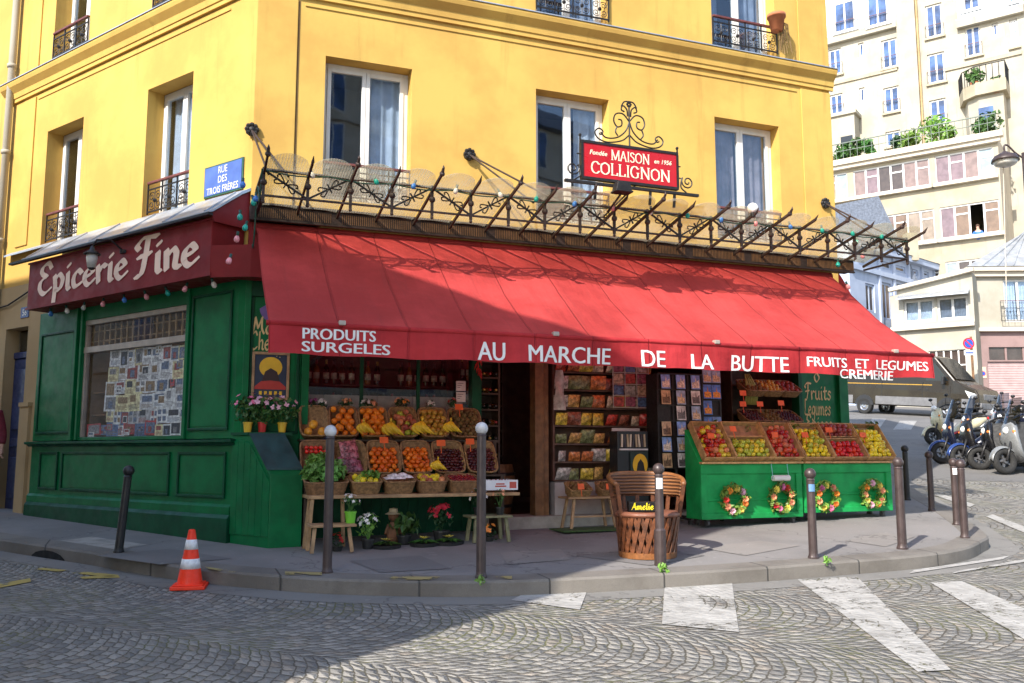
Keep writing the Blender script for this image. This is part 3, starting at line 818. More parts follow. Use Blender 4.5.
SF = thing('shopfront', 'green painted timber shopfront wrapped round the corner of the yellow building', 'shopfront', (O[0], O[1], 0))
lt = lambda px, n=.1: LF.t(px, n)
T0 = -4.50
mb = MB(ML); mb.prism([(-.16, -.25), (-.16, .26), (-.13, .30), (-.0, .30), (-.0, -.25)], T0, .01, 'x'); mb.build('plinth', M_GREEND, SF, bevel=.006)
mb = MB(ML); mb.box(T0, .0, -.10, -.0, .30, 1.05); mb.prism([(-.13, .30), (-.13, .38), (-.10, .41), (-.10, .30)], T0, .0, 'x'); mb.build('stallriser', M_GREEN, SF)
def panel(M, a, b, c, d, y, parent, m=None, name='panel'):
    mb = MB(M); w_ = .032; m = m or M_GREEND
    for p in ((a, b, c, c + w_), (a, b, d - w_, d)): mb.box(p[0], p[1], y - .022, y - .002, p[2], p[3])
    for p in ((a, a + w_, c + w_, d - w_), (b - w_, b, c + w_, d - w_)): mb.box(p[0], p[1], y - .022, y - .002, p[2], p[3])
    o = mb.build(name, m, parent, bevel=.006); mb = MB(M); mb.box(a + w_ + .02, b - w_ - .02, y - .008, y - .002, c + w_ + .02, d - w_ - .02); mb.build('panel_field', M_GREEN, o); return o
for a, b in ((41, 59), (63, 171), (179, 227)): panel(ML, lt(a), lt(b), .47, .98, -.10, SF)
mb = MB(ML); mb.prism([(-.0, 1.05), (-.13, 1.05), (-.15, 1.075), (-.19, 1.085), (-.19, 1.115), (-.0, 1.125)], T0 - .05, .06, 'x'); mb.build('ledge', M_GREEND, SF, bevel=.004)
WA, WB = lt(77), lt(182)
mb = MB(ML)
mb.box(T0, WA - .0, -.10, .0, 1.125, 2.92); mb.box(WB, .0, -.10, .0, 1.125, 2.92)
mb.box(WA, WB, -.10, .0, 2.72, 2.92); mb.box(WA, WB, -.10, .0, 1.125, 1.17)
mb.box(WA - .16, WA - .10, -.15, -.10, 1.13, 2.9); mb.box(WA - .05, WA, -.13, -.10, 1.13, 2.9); mb.box(WB, WB + .06, -.13, -.10, 1.13, 2.9)
mb.build('pilaster', M_GREEN, SF, bevel=.006)
panel(ML, T0 + .10, WA - .20, 1.22, 2.62, -.10, SF); panel(ML, WB + .10, -.10, 1.22, 2.80, -.10, SF)
# the display window with its photographs
mb = MB(ML); f = .045
mb.box(WA, WB, -.085, -.02, 2.655, 2.72); mb.box(WA, WB, -.09, -.02, 2.28, 2.36); mb.box(WA, WA + f, -.08, -.02, 1.17, 2.655); mb.box(WB - f, WB, -.08, -.02, 1.17, 2.655)
sw = mb.build('display_window', M_ALU, SF, bevel=.005)
mb = MB(ML); mb.quad((WA + f, -.042, 1.17), (WB - f, -.042, 1.17), (WB - f, -.042, 2.28), (WA + f, -.042, 2.28)); mb.quad((WA + f, -.042, 2.36), (WB - f, -.042, 2.36), (WB - f, -.042, 2.655), (WA + f, -.042, 2.655)); mb.build('pane', M_SHOPG, sw)
mb = MB(ML)
for i in range(17):
    x = WA + .1 + i * (WB - WA - .2) / 16; mb.box(x - .012, x + .012, -.022, -.010, 2.36, 2.655)
mb.box(WA, WB, -.008, .0, 2.43, 2.445); mb.box(WA, WB, -.008, .0, 2.56, 2.575)
mb.build('grille', M_WOODL, sw)
mb = MB(ML); mb.box(WA, WB, .42, .45, 1.1, 2.72); mb.box(WA, WA + .02, .0, .42, 1.1, 2.72); mb.box(WB - .02, WB, .0, .42, 1.1, 2.72); mb.box(WA, WB, .0, .42, 2.70, 2.72); mb.box(WA + .02, WB - .02, .0, .42, 1.1, 1.13)
mb.box(WA, WA + .45, .06, .40, 1.45, 1.47); mb.box(WA, WA + .5, .06, .40, 1.75, 1.77)
mb.build('display_back', mat('display back board', (.24, .13, .07), .8, var=.2), sw)
PH = [mat('print paper ' + n_, c, .6, var=.45, scale=22, rnd=.1) for n_, c in (('white', (.90, .88, .86)), ('cream', (.80, .64, .38)), ('blue', (.10, .16, .32)), ('grey', (.45, .44, .46)), ('red', (.50, .05, .06)), ('pale', (.78, .73, .77)))]
PHD = [mat('print ink ' + n_, c, .6, var=.5, scale=40) for n_, c in (('dark', (.04, .045, .07)), ('blue', (.13, .17, .27)), ('brown', (.28, .18, .10)), ('grey', (.25, .24, .26)), ('red', (.32, .07, .07)))]
R.seed(5); cnt_ = 0
x_lo, x_hi = WA + .06, WB - .06
def sheet_print(x, y, w_, h_, kind):
    global cnt_
    cnt_ += 1; d_ = .0006 * (cnt_ % 14); jr = Matrix.Rotation(R.uniform(-.035, .035), 3, 'Y'); c_ = Vector((x, -.024 - d_, y))
    mb = MB(ML)
    def rect(u0, u1, v0, v1, dy, mi):
        mb.cur = mi; P = [c_ + jr @ Vector(((u - .5) * w_, -dy, (v - .5) * h_)) for u, v in ((u0, v0), (u1, v0), (u1, v1), (u0, v1))]; mb.add(P, [(0, 1, 2, 3)])
    rect(0, 1, 0, 1, 0, 0)
    k = R.random()
    if k < .5:                      # a page with a picture and lines of text
        rect(.15, R.uniform(.55, .85), .50, .88, .0003, 1)
        for j in range(4): rect(.1, R.uniform(.55, .9), .32 - j * .07, .35 - j * .07, .0003, 2)
    elif k < .62:
        for i in range(2):
            for j in range(2): rect(.12 + .42 * i, .42 + .42 * i, .14 + .42 * j, .42 + .42 * j, .0003, 1 + (i + j) % 2)
    else:
        rect(.1, .9, .12, .88, .0003, 1); rect(.3, .6, .2, .6, .0005, 2)
    mb.build('photo_print', [PH[kind], R.choice(PHD), R.choice(PHD)], sw)
for row, (y0, h_, xs) in enumerate(((2.17, .22, .50), (1.97, .24, .48), (1.78, .22, .42), (1.60, .24, .42), (1.42, .20, .48), (1.255, .17, .04))):
    x = x_lo + xs
    while x < x_hi - .05:
        w_ = min(R.uniform(.15, .32), x_hi - x); kd = R.choices(range(6), (8, 2.2, .6, 1.2, .4, 5) if row < 4 else (2, 2, 5, 1.5, 2, 1))[0]
        sheet_print(x + w_ / 2, y0 + R.uniform(-.02, .02), w_ * R.uniform(.95, 1.15), h_ * R.uniform(.75, 1.08), kd)
        if R.random() < .35: sheet_print(x + w_ * R.uniform(.2, .8), y0 + R.uniform(-.07, .07), w_ * .5, h_ * .45, R.choice((0, 0, 5, 2, 4)))
        x += w_ * R.uniform(.86, 1.0)
# the part of the shopfront that faces the square
mb = MB(MF)
mb.box(-.02, .045, -.12, .0, -.1, 2.92); mb.box(.045, .62, -.05, .0, -.1, 2.92); mb.box(.62, .70, -.14, .0, -.1, 2.92)
mb.prism([(-.0, -.0), (.0, -.0), (.0, -.0)], 0, 0, 'y')
mb.build('corner_pilaster', M_GREEN, SF, bevel=.005)
mb = MB()
cz0, cz1 = -.25, 2.92
P = [LF.pt(0, .10), LF.pt(0, 0), FR.pt(0, .12)]; q = [(p.x - O[0], p.y - O[1]) for p in P]
mb.prism(q, cz0, cz1, 'z'); mb.build('corner_post', M_GREEN, SF)
panel(MF, .05, .60, 1.18, 2.86, -.05, SF, M_GREEND)
mb = MB(MF); mb.box(.0, FLEN, -.16, .0, 2.92, 3.06); mb.box(.0, FLEN, -.10, .12, 2.72, 2.92); mb.build('fascia', M_GREEND, SF, bevel=.006)
mb = MB(MF)
for i in range(18):
    x = .70 + i * .11; mb.box(x, x + .107, -.03, .0, -.1, .86)
mb.box(.70, 2.68, -.06, .0, .86, .93); mb.build('stallriser', M_GREEND, SF)
for q in ((2.66, 2.78, -.10, .06, -.1, 2.72), (7.50, 7.56, -.10, .06, -.1, 2.72), (1.30, 1.34, -.05, -.01, .93, 2.72), (1.98, 2.02, -.05, -.01, .93, 2.72)):
    mb = MB(MF); mb.box(*q); mb.build('window_post', M_GREEND, SF, bevel=.004)
mb = MB(MF); mb.box(3.50, 3.62, -.06, .12, .05, 2.72); mb.box(3.62, 3.70, -.02, .10, .05, 2.72); mb.build('door_jamb', M_WOOD, SF, bevel=.006)
mb = MB(MF); mb.box(.70, 2.66, -.03, -.024, .93, 2.72); mb.build('shop_pane', M_SHOPG, SF)
# right hand green panel with lettering, and the end pilaster
mb = MB(MF); mb.box(7.56, 8.18, -.08, .0, -.1, 2.72); mb.build('end_panel', M_GREEN, SF)
mb = MB(MF); mb.box(8.18, 8.34, -.14, .0, -.1, 2.92); mb.box(8.14, 8.36, -.17, .0, -.1, .3); mb.build('pilaster', M_GREEN, SF, bevel=.008)
mb = MB(MF)
for s_, z, x in (('Fruits', 1.72, 7.62), ('Legumes', 1.50, 7.60), ('Epices', 1.28, 7.62), ('vins', 1.05, 7.72)):
    put_pen(mb, s_, lambda a, b, d: (x + a, -.0825 - d, z + b), .22, nib=.11, width=.46 if s_ != 'vins' else .32)
put_pen(mb, 'o', lambda a, b, d: (7.78 + a, -.0825 - d, 1.97 + b), .24, nib=.1)
mb.build('lettering', M_GOLDTX, SF)
# painted name and the cup on the left panel (the awning hides its end)
mb = MB(MF)
put_pen(mb, 'Mais', lambda a, b, d: (.075 + a, -.0605 - d, FR.hit(250, 333, .055)[1] + b), .19, nib=.12, width=.36)
put_pen(mb, 'Chez A', lambda a, b, d: (.06 + a, -.0605 - d, FR.hit(250, 349, .055)[1] + b), .20, nib=.12, width=.40)
for k in range(5):
    a = k * 1.2566; mb.ball((.37 + .03 * cos(a), -.06, 2.07 + .03 * sin(a)), .013, 6, 4)
mb.build('lettering', M_GOLDTX, SF)
mb = MB(MF); mb.prism([(.28 + .14 * cos(t_), 2.60 + .16 * sin(t_)) for t_ in [pi + .1 + i * .26 for i in range(9)]] + [(.42, 2.60), (.38, 2.56), (.32, 2.53), (.26, 2.56), (.22, 2.64)], -.0615, -.0590, 'y')
mb.build('painted_motif', mat('purple paint', (.16, .10, .30), .6), SF)
# step and shop room
mb = MB(MF); mb.box(2.80, 5.6, -.16, .3, -.1, .20); mb.box(5.62, 7.5, -.02, .3, -.1, .20); mb.build('step', M_STEP, SF, bevel=.01)
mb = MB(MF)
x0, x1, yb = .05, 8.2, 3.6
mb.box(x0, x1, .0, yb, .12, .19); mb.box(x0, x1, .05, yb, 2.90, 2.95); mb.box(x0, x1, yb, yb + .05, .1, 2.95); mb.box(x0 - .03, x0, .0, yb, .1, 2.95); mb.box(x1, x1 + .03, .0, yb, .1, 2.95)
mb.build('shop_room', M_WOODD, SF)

# ------------------------------------------------------------------ maroon sign over the left side
sg = thing('shop_sign', 'long maroon sign board lettered Epicerie Fine above the display window', 'sign', LF.pt(-2.1, 0, 2.9), LF.ang)
MS = Matrix.Translation((2.1, 0, -2.9))
mb = MB(MS); mb.box(-4.17, -.06, -.45, -.02, 2.90, 3.55); sgb = mb.build('board', M_MAROON, sg, bevel=.008)
mb = MB(MS); mb.box(-4.19, -.04, -.462, -.45, 2.90, 2.93); mb.box(-4.19, -.04, -.462, -.45, 3.53, 3.555); mb.build('moulding', M_MAROON, sg)
L2 = lambda px: LF.hit(px, 285, .46)[0]
mb = MB(MS)
x0, x1 = L2(39), L2(127); put_pen(mb, 'Epicerie', lambda a, b, d: (x0 + a, -.4545 - d, 3.085 + b), .40, nib=.165, nang=.6, width=x1 - x0)
x2, x3 = L2(135), L2(198); put_pen(mb, 'Fine', lambda a, b, d: (x2 + a, -.4545 - d, 3.07 + b * 1.0), .43, nib=.165, nang=.6, width=x3 - x2)
mb.build('lettering', M_SIGNTX, sg)
s2 = thing('sign_box', 'maroon sign box turning the corner beside the awning end', 'sign', (O[0], O[1], 2.88))
mb = MB(Matrix.Translation((0, 0, -2.88)) @ MF); mb.box(.0, .75, -.40, -.17, 2.88, 3.24); mb.box(-.02, .75, -.30, -.165, 3.24, 3.60)
mb.M = Matrix.Translation((0, 0, -2.88)); P = [LF.pt(-.055, .45), FR.pt(0, .17), FR.pt(0, .40)]; mb.prism([(p.x - O[0], p.y - O[1]) for p in P], 2.88, 3.24, 'z')
mb.build('board', M_MAROON, s2)
mb = MB(Matrix.Translation((0, 0, -2.88)) @ MF); mb.box(.10, .18, -.33, -.27, 3.30, 3.44); mb.build('junction_box', mat('cream plastic', (.62, .50, .30), .5), s2, bevel=.006)
mb = MB(Matrix.Translation((0, 0, -2.88)) @ MF); mb.tube([(.14, -.30, 3.30), (.15, -.38, 3.2), (.10, -.42, 3.12)], .007, 5); mb.tube([(.3, -.35, 3.33), (.42, -.5, 3.30)], .03, 8); mb.build('cable', M_CREAM, s2)
# zinc lean-to over the sign
zr = thing('zinc_roof', 'grey zinc lean-to roof with lifted seams above the maroon sign', 'roof', LF.pt(-2.4, 0, 3.6), LF.ang)
mb = MB(Matrix.Translation((2.4, 0, -3.6)))
mb.prism([(-.012, 3.985), (-.012, 3.95), (-.13, 3.88), (-.50, 3.60), (-.55, 3.585), (-.55, 3.60), (-.5, 3.625), (-.13, 3.915)], -4.2, .02, 'x')
mb.prism([(-.012, 3.985), (-.012, 3.955), (-.10, 3.905), (-.10, 3.93)], -5.75, -4.2, 'x')
for i in range(6):
    x = -4.1 + i * .8; mb.bar((x, -.13, 3.918), (x, -.52, 3.612), .03)
mb.build('sheet', M_ZINC, zr)
mb = MB(Matrix.Translation((2.4, 0, -3.6))); mb.box(-4.55, .02, -.56, -.50, 3.556, 3.584); mb.build('edge', M_IRON, zr)
mb = MB(Matrix.Translation((2.4, 0, -3.6))); mb.prism([(-.0, 3.94), (-.0, 3.50), (-.46, 3.50), (-.50, 3.59), (-.13, 3.87)], -.03, -.005, 'x'); mb.build('cheek', M_MAROON, zr)

# ------------------------------------------------------------------ bulbs
BC = {'white': mat('white bulb', (.75, .72, .66), .25), 'pink': mat('pink bulb', (.75, .30, .34), .25), 'blue': mat('blue bulb', (.05, .20, .60), .2), 'teal': mat('teal bulb', (.01, .36, .30), .2), 'clear': mat('clear bulb', (.5, .5, .45), .1)}
M_SOCK = mat('bulb socket', (.01, .06, .05), .5)
bulb_me = {}
def bulb(loc, colour, label, group, up_=False, s=1.0):
    if colour not in bulb_me:
        mb = MB(); mb.cur = 1; mb.lathe([(.018, .0), (.018, -.05), (.014, -.055)], 8); mb.cur = 0; mb.lathe([(.014, -.05), (.03, -.075), (.036, -.10), (.028, -.13), (0, -.142)], 10)
        bulb_me[colour] = mb.mesh('bulb', [BC[colour], M_SOCK], True)
    o = bpy.data.objects.new('light_bulb', bulb_me[colour]); COL.objects.link(o); o.location = loc
    o.rotation_euler = (R.uniform(-.4, .4), R.uniform(-.4, .4), 0) if not up_ else (pi / 2, 0, R.random() * 6); o.scale = (s * .85,) * 3
    return tag(o, label, 'light bulb', group)
for px, c in ((41, 'blue'), (57, 'white'), (76, 'clear'), (95, 'pink'), (115, 'blue'), (136, 'pink'), (157, 'teal'), (180, 'pink'), (204, 'white')):
    bulb(LF.pt(LF.t(px, .36), .36, 2.90), c, {'blue': 'blue bulb hanging under the maroon Epicerie Fine sign', 'white': 'white bulb hanging under the maroon Epicerie Fine sign', 'clear': 'clear bulb hanging under the maroon Epicerie Fine sign', 'pink': 'pink bulb hanging under the maroon Epicerie Fine sign', 'teal': 'teal bulb hanging under the maroon Epicerie Fine sign'}[c], c + ' bulbs under the maroon sign')
# lantern on the sign
la = thing('lantern', 'small black lantern with glass shade hung in front of the maroon sign', 'lantern', LF.pt(L2(116), .78, 3.30), LF.ang)
mb = MB(); mb.tube([(.12, .33, .10), (.12, .15, .22), (.05, .02, .2), (0, 0, .12)], .012, 6); mb.lathe([(.05, .0), (.05, .04)], 8, (.12, .33, .08)); mb.build('bracket', M_IRON, la)
mb = MB(); mb.lathe([(0, .14), (.02, .12), (.03, .08), (.10, .03), (.095, .02), (.02, .05)], 14); mb.lathe([(0, -.17), (.03, -.16), (.045, -.14)], 10); mb.build('cap', M_IRON, la, smooth=True)
mb = MB(); mb.lathe([(.045, -.14), (.065, -.02), (.06, .03)], 12); mb.build('glass', mat('frosted lantern glass', (.55, .54, .50), .25), la, smooth=True)

# ------------------------------------------------------------------ the red awning
def canvas(name, c):
    m = MT(name); v = m.coord('Object'); x, y, z = m.xyz(v)
    st = m.noise(m.vec(x * 7.0, y * .5, z * .5), 1.0, 6, .7); b = m.noise(v, .9, 6, .65); f = m.noise(v, 5, 6, .7)
    col = m.mix(b.step(.35, .68), tuple(q * .80 for q in c), tuple(min(1, q * 1.14 + .008) for q in c))
    col = m.mix(st.step(.50, .75) * .42, col, (c[0] * .60, c[1] * .8 + .008, c[2] * .8 + .008))
    col = m.mix(f.step(.60, .80) * .28, col, (c[0] * 1.1 + .03, c[1] + .05, c[2] + .05))
    u = ((x + 4.0 - .05) / .652).fract(); sm = u.min(1 - u).step(.010, .022, 1, 0)
    col = m.mix(sm * .22, col, tuple(q * .5 for q in c))
    m.base(col); m.set(roughness=.8); m.bs.inputs['Specular IOR Level'].default_value = .2
    wr = m.noise(m.vec(x * 1.6, y * 3.0, z * 3.0), 1.0, 4, .5)
    m.bump(wr * 1.3 + m.noise(m.vec(x * 5, y, z), 1.2, 4) * .6 - sm * .5, .8, .04)
    t = m.n('ShaderNodeBsdfTranslucent'); mx = m.n('ShaderNodeMixShader'); mx.inputs[0].default_value = .34; m.ln(m.mix(1.0, col, (.85, .30, .24), 'ADD') if False else col, t.inputs[0]); m.ln(m.bs.outputs[0], mx.inputs[1]); m.ln(t.outputs[0], mx.inputs[2]); m.ln(mx.outputs[0], m.out.inputs[0])
    return m.m
M_RED = canvas('red awning canvas', (.56, .062, .060)); M_VAL = canvas('red valance canvas', (.54, .040, .048))
AW0, AW1, AN0, AN1, AZ0, AZ1, VZ = .05, 7.88, .38, 2.10, 3.48, 2.15, 1.865
aw = thing('awning', 'large red canvas awning lettered Au Marche de la Butte over the fruit stalls', 'awning', FR.pt(4, 0, 2), FR.ang)
MA = Matrix.Translation((-4, 0, -2))
def awn(u, v):
    t_ = AW0 + (AW1 - AW0) * u; k = v
    seam = abs(((u * 13) % 1) - .5) * 2
    arm = .5 + .5 * cos((t_ - .6) * 2 * pi / 1.95)
    sag = (.050 + .030 * arm) * sin(pi * k) + .016 * sin(u * 37 + k * 4) * sin(pi * k) + .010 * sin(u * 81 - 7 * k + sin(u * 13)) * (.3 + k * .7) + .012 * math.exp(-((k - .52) / .05) ** 2)
    return (t_, -(AN0 + (AN1 - AN0) * k), AZ0 + (AZ1 - AZ0) * k - sag - .004 * (seam > .94))
mb = MB(MA); mb.grid(awn, 156, 18); fabric = mb.build('canvas', M_RED, aw, smooth=True)
def val(t_, z):
    k = (AZ1 - z) / (AZ1 - VZ)
    return -(AN1 + .012 + k * (.026 * sin(t_ * 3.1 + 1) + .018 * sin(t_ * 8.3 + sin(t_ * 2)) + .008 * sin(t_ * 21)))
mb = MB(MA); mb.grid(lambda u, v: (AW0 + (AW1 - AW0) * u, val(AW0 + (AW1 - AW0) * u, AZ1 + (VZ - AZ1) * v), AZ1 + .0 + (VZ - AZ1) * v + (.006 * sin(u * 60) * v)), 240, 6)
vl = mb.build('valance', M_VAL, aw, smooth=True)
mb = MB(MA)
for s_, p0, p1, xr in (('PRODUITS', (303, 327.6), (303, 338.6), 376), ('SURGELES', (302, 341), (302, 351.4), 391), ('AU', (478, 341.5), (478, 360), 505), ('MARCHE', (528.6, 344.6), (528.6, 361.3), 611.5),
                       ('DE', (641, 350), (641, 366.4), 665), ('LA', (691, 354), (691, 368.6), 713), ('BUTTE', (732.7, 355), (732.7, 370.5), 788), ('FRUITS  ET  LEGUMES', (807, 356.4), (807, 366.2), 927), ('CREMERIE', (840, 368.9), (840, 378.2), 895)):
    a0, z1 = FR.hit(*p0, AN1 + .02); _, z0 = FR.hit(*p1, AN1 + .02); a1 = FR.hit(xr, p0[1], AN1 + .02)[0]
    put_text(mb, s_, lambda x, y: ((a0 + a1) / 2 + x, val((a0 + a1) / 2 + x, (z0 + z1) / 2 + y) - .004, (z0 + z1) / 2 + y), width=a1 - a0, height=z1 - z0, bold=0)
    for e in (-.004, .004): put_text(mb, s_, lambda x, y: ((a0 + a1) / 2 + x + e, val((a0 + a1) / 2 + x + e, (z0 + z1) / 2 + y) - .0043 - abs(e + .001) * .1, (z0 + z1) / 2 + y), width=a1 - a0, height=z1 - z0, bold=0)
mb.build('lettering', M_WHITETX, vl)
mb = MB(MA); mb.tube([(AW0 - .02, -AN1, AZ1 - .005), (AW1 + .03, -AN1, AZ1 - .005)], .026, 10); mb.build('front_bar', M_VAL, aw, smooth=True)
mb = MB(MA); mb.tube([(AW0 - .03, -AN0 + .02, AZ0 - .04), (AW1 + .03, -AN0 + .02, AZ0 - .04)], .065, 12); mb.build('roller', M_RED, aw, smooth=True)
for t_, e in ((.9, .5), (3.2, .7), (5.0, -.7), (7.2, -.6)):
    mb = MB(MA); mb.bar((t_, -.18, 3.05), (t_ + e, -1.1, 2.55), .05, .035); mb.bar((t_ + e, -1.1, 2.55), (t_ + .1 * e, -AN1 + .03, AZ1 - .03), .045, .03); mb.build('folding_arm', M_WHITE, aw)
for px, py in ((339, 323), (556, 340), (719, 347.5), (900, 354)):
    t_ = FR.t(px, AN1); mb = MB(MA); mb.box(t_ - .035, t_ + .03, -AN1 - .04, -AN1 + .02, AZ1 + .0, AZ1 + .045); mb.build('clip', M_ALU, aw, bevel=.008)
# small red awning of the side street, rolled half way
sa = thing('side_awning', 'small red folded awning on the side wall behind the right end of the large awning', 'awning', FR.pt(8.42, -.15, 2.9), FR.ang)
mb = MB(); mb.grid(lambda u, v: (.02 + .42 * v + .03 * sin(u * 30) * v, .05 - .05 - u * -1.4, .80 - .62 * v ** 1.4), 20, 8); mb.build('canvas', M_RED, sa, smooth=True)
mb = MB(); mb.box(-.05, .04, 0, 1.4, -.35, .85); mb.build('box', M_MAROON, sa)

# ------------------------------------------------------------------ iron and glass canopy
def ribbed_glass():
    m = MT('ribbed canopy glass'); pos = m.coord('Object'); x, y, z = m.xyz(pos)
    m.base((.66, .65, .58)); m.set(roughness=.18); m.bs.inputs['Transmission Weight'].default_value = 0
    rib = (x * 230).sin(); dirt = m.noise(m.coord('World'), 6, 5, .65)
    b = m.n('ShaderNodeBump'); b.inputs['Strength'].default_value = .5; b.inputs['Distance'].default_value = .004; m.ln(rib, b.inputs['Height']); m.ln(b.outputs[0], m.bs.inputs['Normal'])
    t = m.n('ShaderNodeBsdfTransparent'); t.inputs[0].default_value = (.93, .91, .82, 1)
    tl = m.n('ShaderNodeBsdfTranslucent'); tl.inputs[0].default_value = (.74, .72, .62, 1)
    m1 = m.n('ShaderNodeMixShader'); m1.inputs[0].default_value = .45; m.ln(m.bs.outputs[0], m1.inputs[1]); m.ln(tl.outputs[0], m1.inputs[2])
    m2 = m.n('ShaderNodeMixShader'); m.ln(dirt.step(.3, .7, .16, .34) + rib * .08, m2.inputs[0]); m.ln(t.outputs[0], m2.inputs[1]); m.ln(m1.outputs[0], m2.inputs[2]); m.ln(m2.outputs[0], m.out.inputs[0])
    return m.m
M_RIB = ribbed_glass()
cn = thing('canopy', 'ornate wrought iron canopy with scalloped ribbed glass panes above the red awning', 'canopy', FR.pt(4, 0, 3.5), FR.ang)
MC = Matrix.Translation((-4, 0, -3.5))
mb = MB(MC); mb.box(-.03, 8.22, -.50, -.30, 3.515, 3.66); mb.box(-.03, 8.22, -.53, -.28, 3.662, 3.69); mb.box(-.03, 8.22, -.52, -.48, 3.49, 3.514)
gut = mb.build('gutter', M_RUST, cn, bevel=.006)
for k in range(9):
    mb = MB(MC); x = .05 + k * .92
    for j in range(36):
        mb.box(x + j * .0225, x + j * .0225 + .006, -.506, -.501, 3.53, 3.64)
    mb.build('mesh_screen', M_WOOD, gut)
CN = 1.30; zl, zu = 3.55, 3.82
N = 19; TS = [.03 + (8.40 - .03) * i / N for i in range(N + 1)]
for z, r_ in ((zl, .012), (zu, .014)):
    mb = MB(MC); mb.box(TS[0], TS[-1], -CN - r_, -CN + r_, z - r_ * .8, z + r_ * .8)
    for t_ in (TS[0], TS[-1]): mb.box(t_ - .018, t_ + .018, -CN + r_ + .001, -.5, z - r_ * .8, z + r_ * .8)
    mb.build('rail', M_RUST, cn)
def slope(n_): return 3.635 + (n_ - .5) * .19
for i, t_ in enumerate(TS):
    long_ = i % 2 == 0
    n1 = 1.68 if long_ else 1.61
    mb = MB(MC); mb.bar((t_, -.48, slope(.48) - .03), (t_, -n1, slope(n1) - .0), .022, .032)
    if long_:
        mb.ball((t_, -n1, slope(n1)), .030, 8, 5); mb.tube([(t_, -n1, slope(n1)), (t_, -n1 - .05, slope(n1) + .05), (t_, -n1 - .05, slope(n1) + .08)], [.02, .014, .002], 6)
    else: mb.tube([(t_, -n1, slope(n1)), (t_, -n1 - .06, slope(n1) + .05)], [.018, .003], 6)
    mb.build('bar', M_RUST, cn)
    mb = MB(MC); mb.box(t_ - .014, t_ + .014, -CN - .014, -CN + .014, zl - .05, zu + .02); mb.ball((t_, -CN - .005, (zl + zu) / 2), .036, 8, 6); mb.ball((t_, -CN, zl - .065), .02, 6, 4)
    mb.build('post', M_RUST, cn)
for i in range(N):
    a, b = TS[i], TS[i + 1]; c = (a + b) / 2
    mb = MB(MC)
    za, zb = (zu - .01, zl + .01) if i % 2 == 0 else (zl + .01, zu - .01)
    mb.bar((a + .01, -CN, za), (b - .01, -CN, zb), .018, .018)
    s = -1 if i % 2 == 0 else 1
    dx = Vector((b - a, 0, zb - za)).normalized(); nx = Vector((-dx.z, 0, dx.x)); Cc = Vector((c, -CN - .012, (zl + zu) / 2))
    for e in (-1, 1):
        for g in (-1, 1):
            P = [Cc + dx * (e * .015), Cc + dx * (e * .05) + nx * (g * .028), Cc + dx * (e * .095) + nx * (g * .052), Cc + dx * (e * .118) + nx * (g * .03), Cc + dx * (e * .10) + nx * (g * .016)]
            mb.tube(cat([tuple(p) for p in P], 4), .0075, 4)
    mb.bar(Cc - nx * .05, Cc + nx * .05, .014, .014); mb.ball(Cc, .017, 6, 4)
    mb.build('scroll_ornament', M_IRON, cn)
    def pane(u, v):
        t_ = a + .012 + (b - a - .024) * u
        nn = .50 + (1.50 + .18 * (1 - (2 * u - 1) ** 2) ** .6 - .50) * v
        return (t_, -nn, slope(nn) + .022 + .010 * sin(pi * u))
    mb = MB(MC); mb.grid(pane, 10, 4); g_ = mb.build('glass_pane', M_RIB, cn, smooth=True)
    so_ = g_.modifiers.new('Solidify', 'SOLIDIFY'); so_.thickness = .006
# tie rods to rosettes on the wall
for px, py, tt in ((252, 129, (TS[0] + .05, TS[0] + .25)), (470, 154, (3.0, 3.42)), (826, 203, (8.38, 8.0))):
    t_, z = FR.hit(px, py, .06)
    t_ = min(t_, FLEN - .1)
    mb = MB(MC); 
    for k in range(8): mb.ball((t_ + .055 * cos(k * pi / 4), -.05, z + .055 * sin(k * pi / 4)), .03, 6, 4)
    mb.lathe([(.07, 0), (.06, .04), (.03, .07), (0, .08)], 10, (t_, -.0, z), T=Matrix.Rotation(pi / 2, 3, 'X'))
    ro = mb.build('rosette', M_IRON, cn)
    mb = MB(MC)
    for q in tt: mb.tube([(t_, -.07, z - .02), (q, -1.25, slope(1.25) + .01)], .012, 5)
    mb.build('tie_rod', M_RUST, ro)
# festoon of bulbs along the upper rail
mb = MB(MC); P = []
for i in range(N * 4 + 1):
    t_ = TS[0] + (TS[-1] - TS[0]) * i / (N * 4); P.append((t_, -CN - .03, zu - .015 - .03 * abs(sin(i * pi / 6))))
mb.tube(P, .007, 4)
P = [(TS[0] - .02, -CN - .02 + .9 * k, zu - .2 * sin(k * 9) - .5 * k) for k in [i / 14 for i in range(15)]]; mb.tube(P, .008, 4)
fs = mb.build('cable', mat('green cable', (.01, .07, .05), .5), cn)
for px, c in ((302, 'white'), (368, 'teal'), (412, 'blue'), (455, 'white'), (497, 'white'), (538, 'teal'), (578, 'blue'), (617, 'pink'), (655, 'white'), (692, 'teal'), (729, 'blue'), (763, 'pink'), (797, 'blue'), (830, 'teal'), (861, 'teal'), (893, 'teal')):
    t_ = FR.t(px, CN + .03); bulb(FR.pt(t_, CN + .045, zu + .05), c, c + ' bulb on the upper rail of the iron canopy', c + ' bulbs along the canopy rail', s=.9)
for k, (px, py, c) in enumerate(((243, 183, 'blue'), (252, 200, 'teal'), (240, 215, 'teal'), (247, 226, 'teal'), (238, 236, 'pink'), (231, 259, 'pink'), (256, 197, 'blue'))):
    t_, z = FR.hit(px, py, .9); bulb(FR.pt(t_, .9, z + .05), c, c + ' bulb in the tangle at the left end of the canopy', c + ' bulbs at the left canopy end', s=1.0)
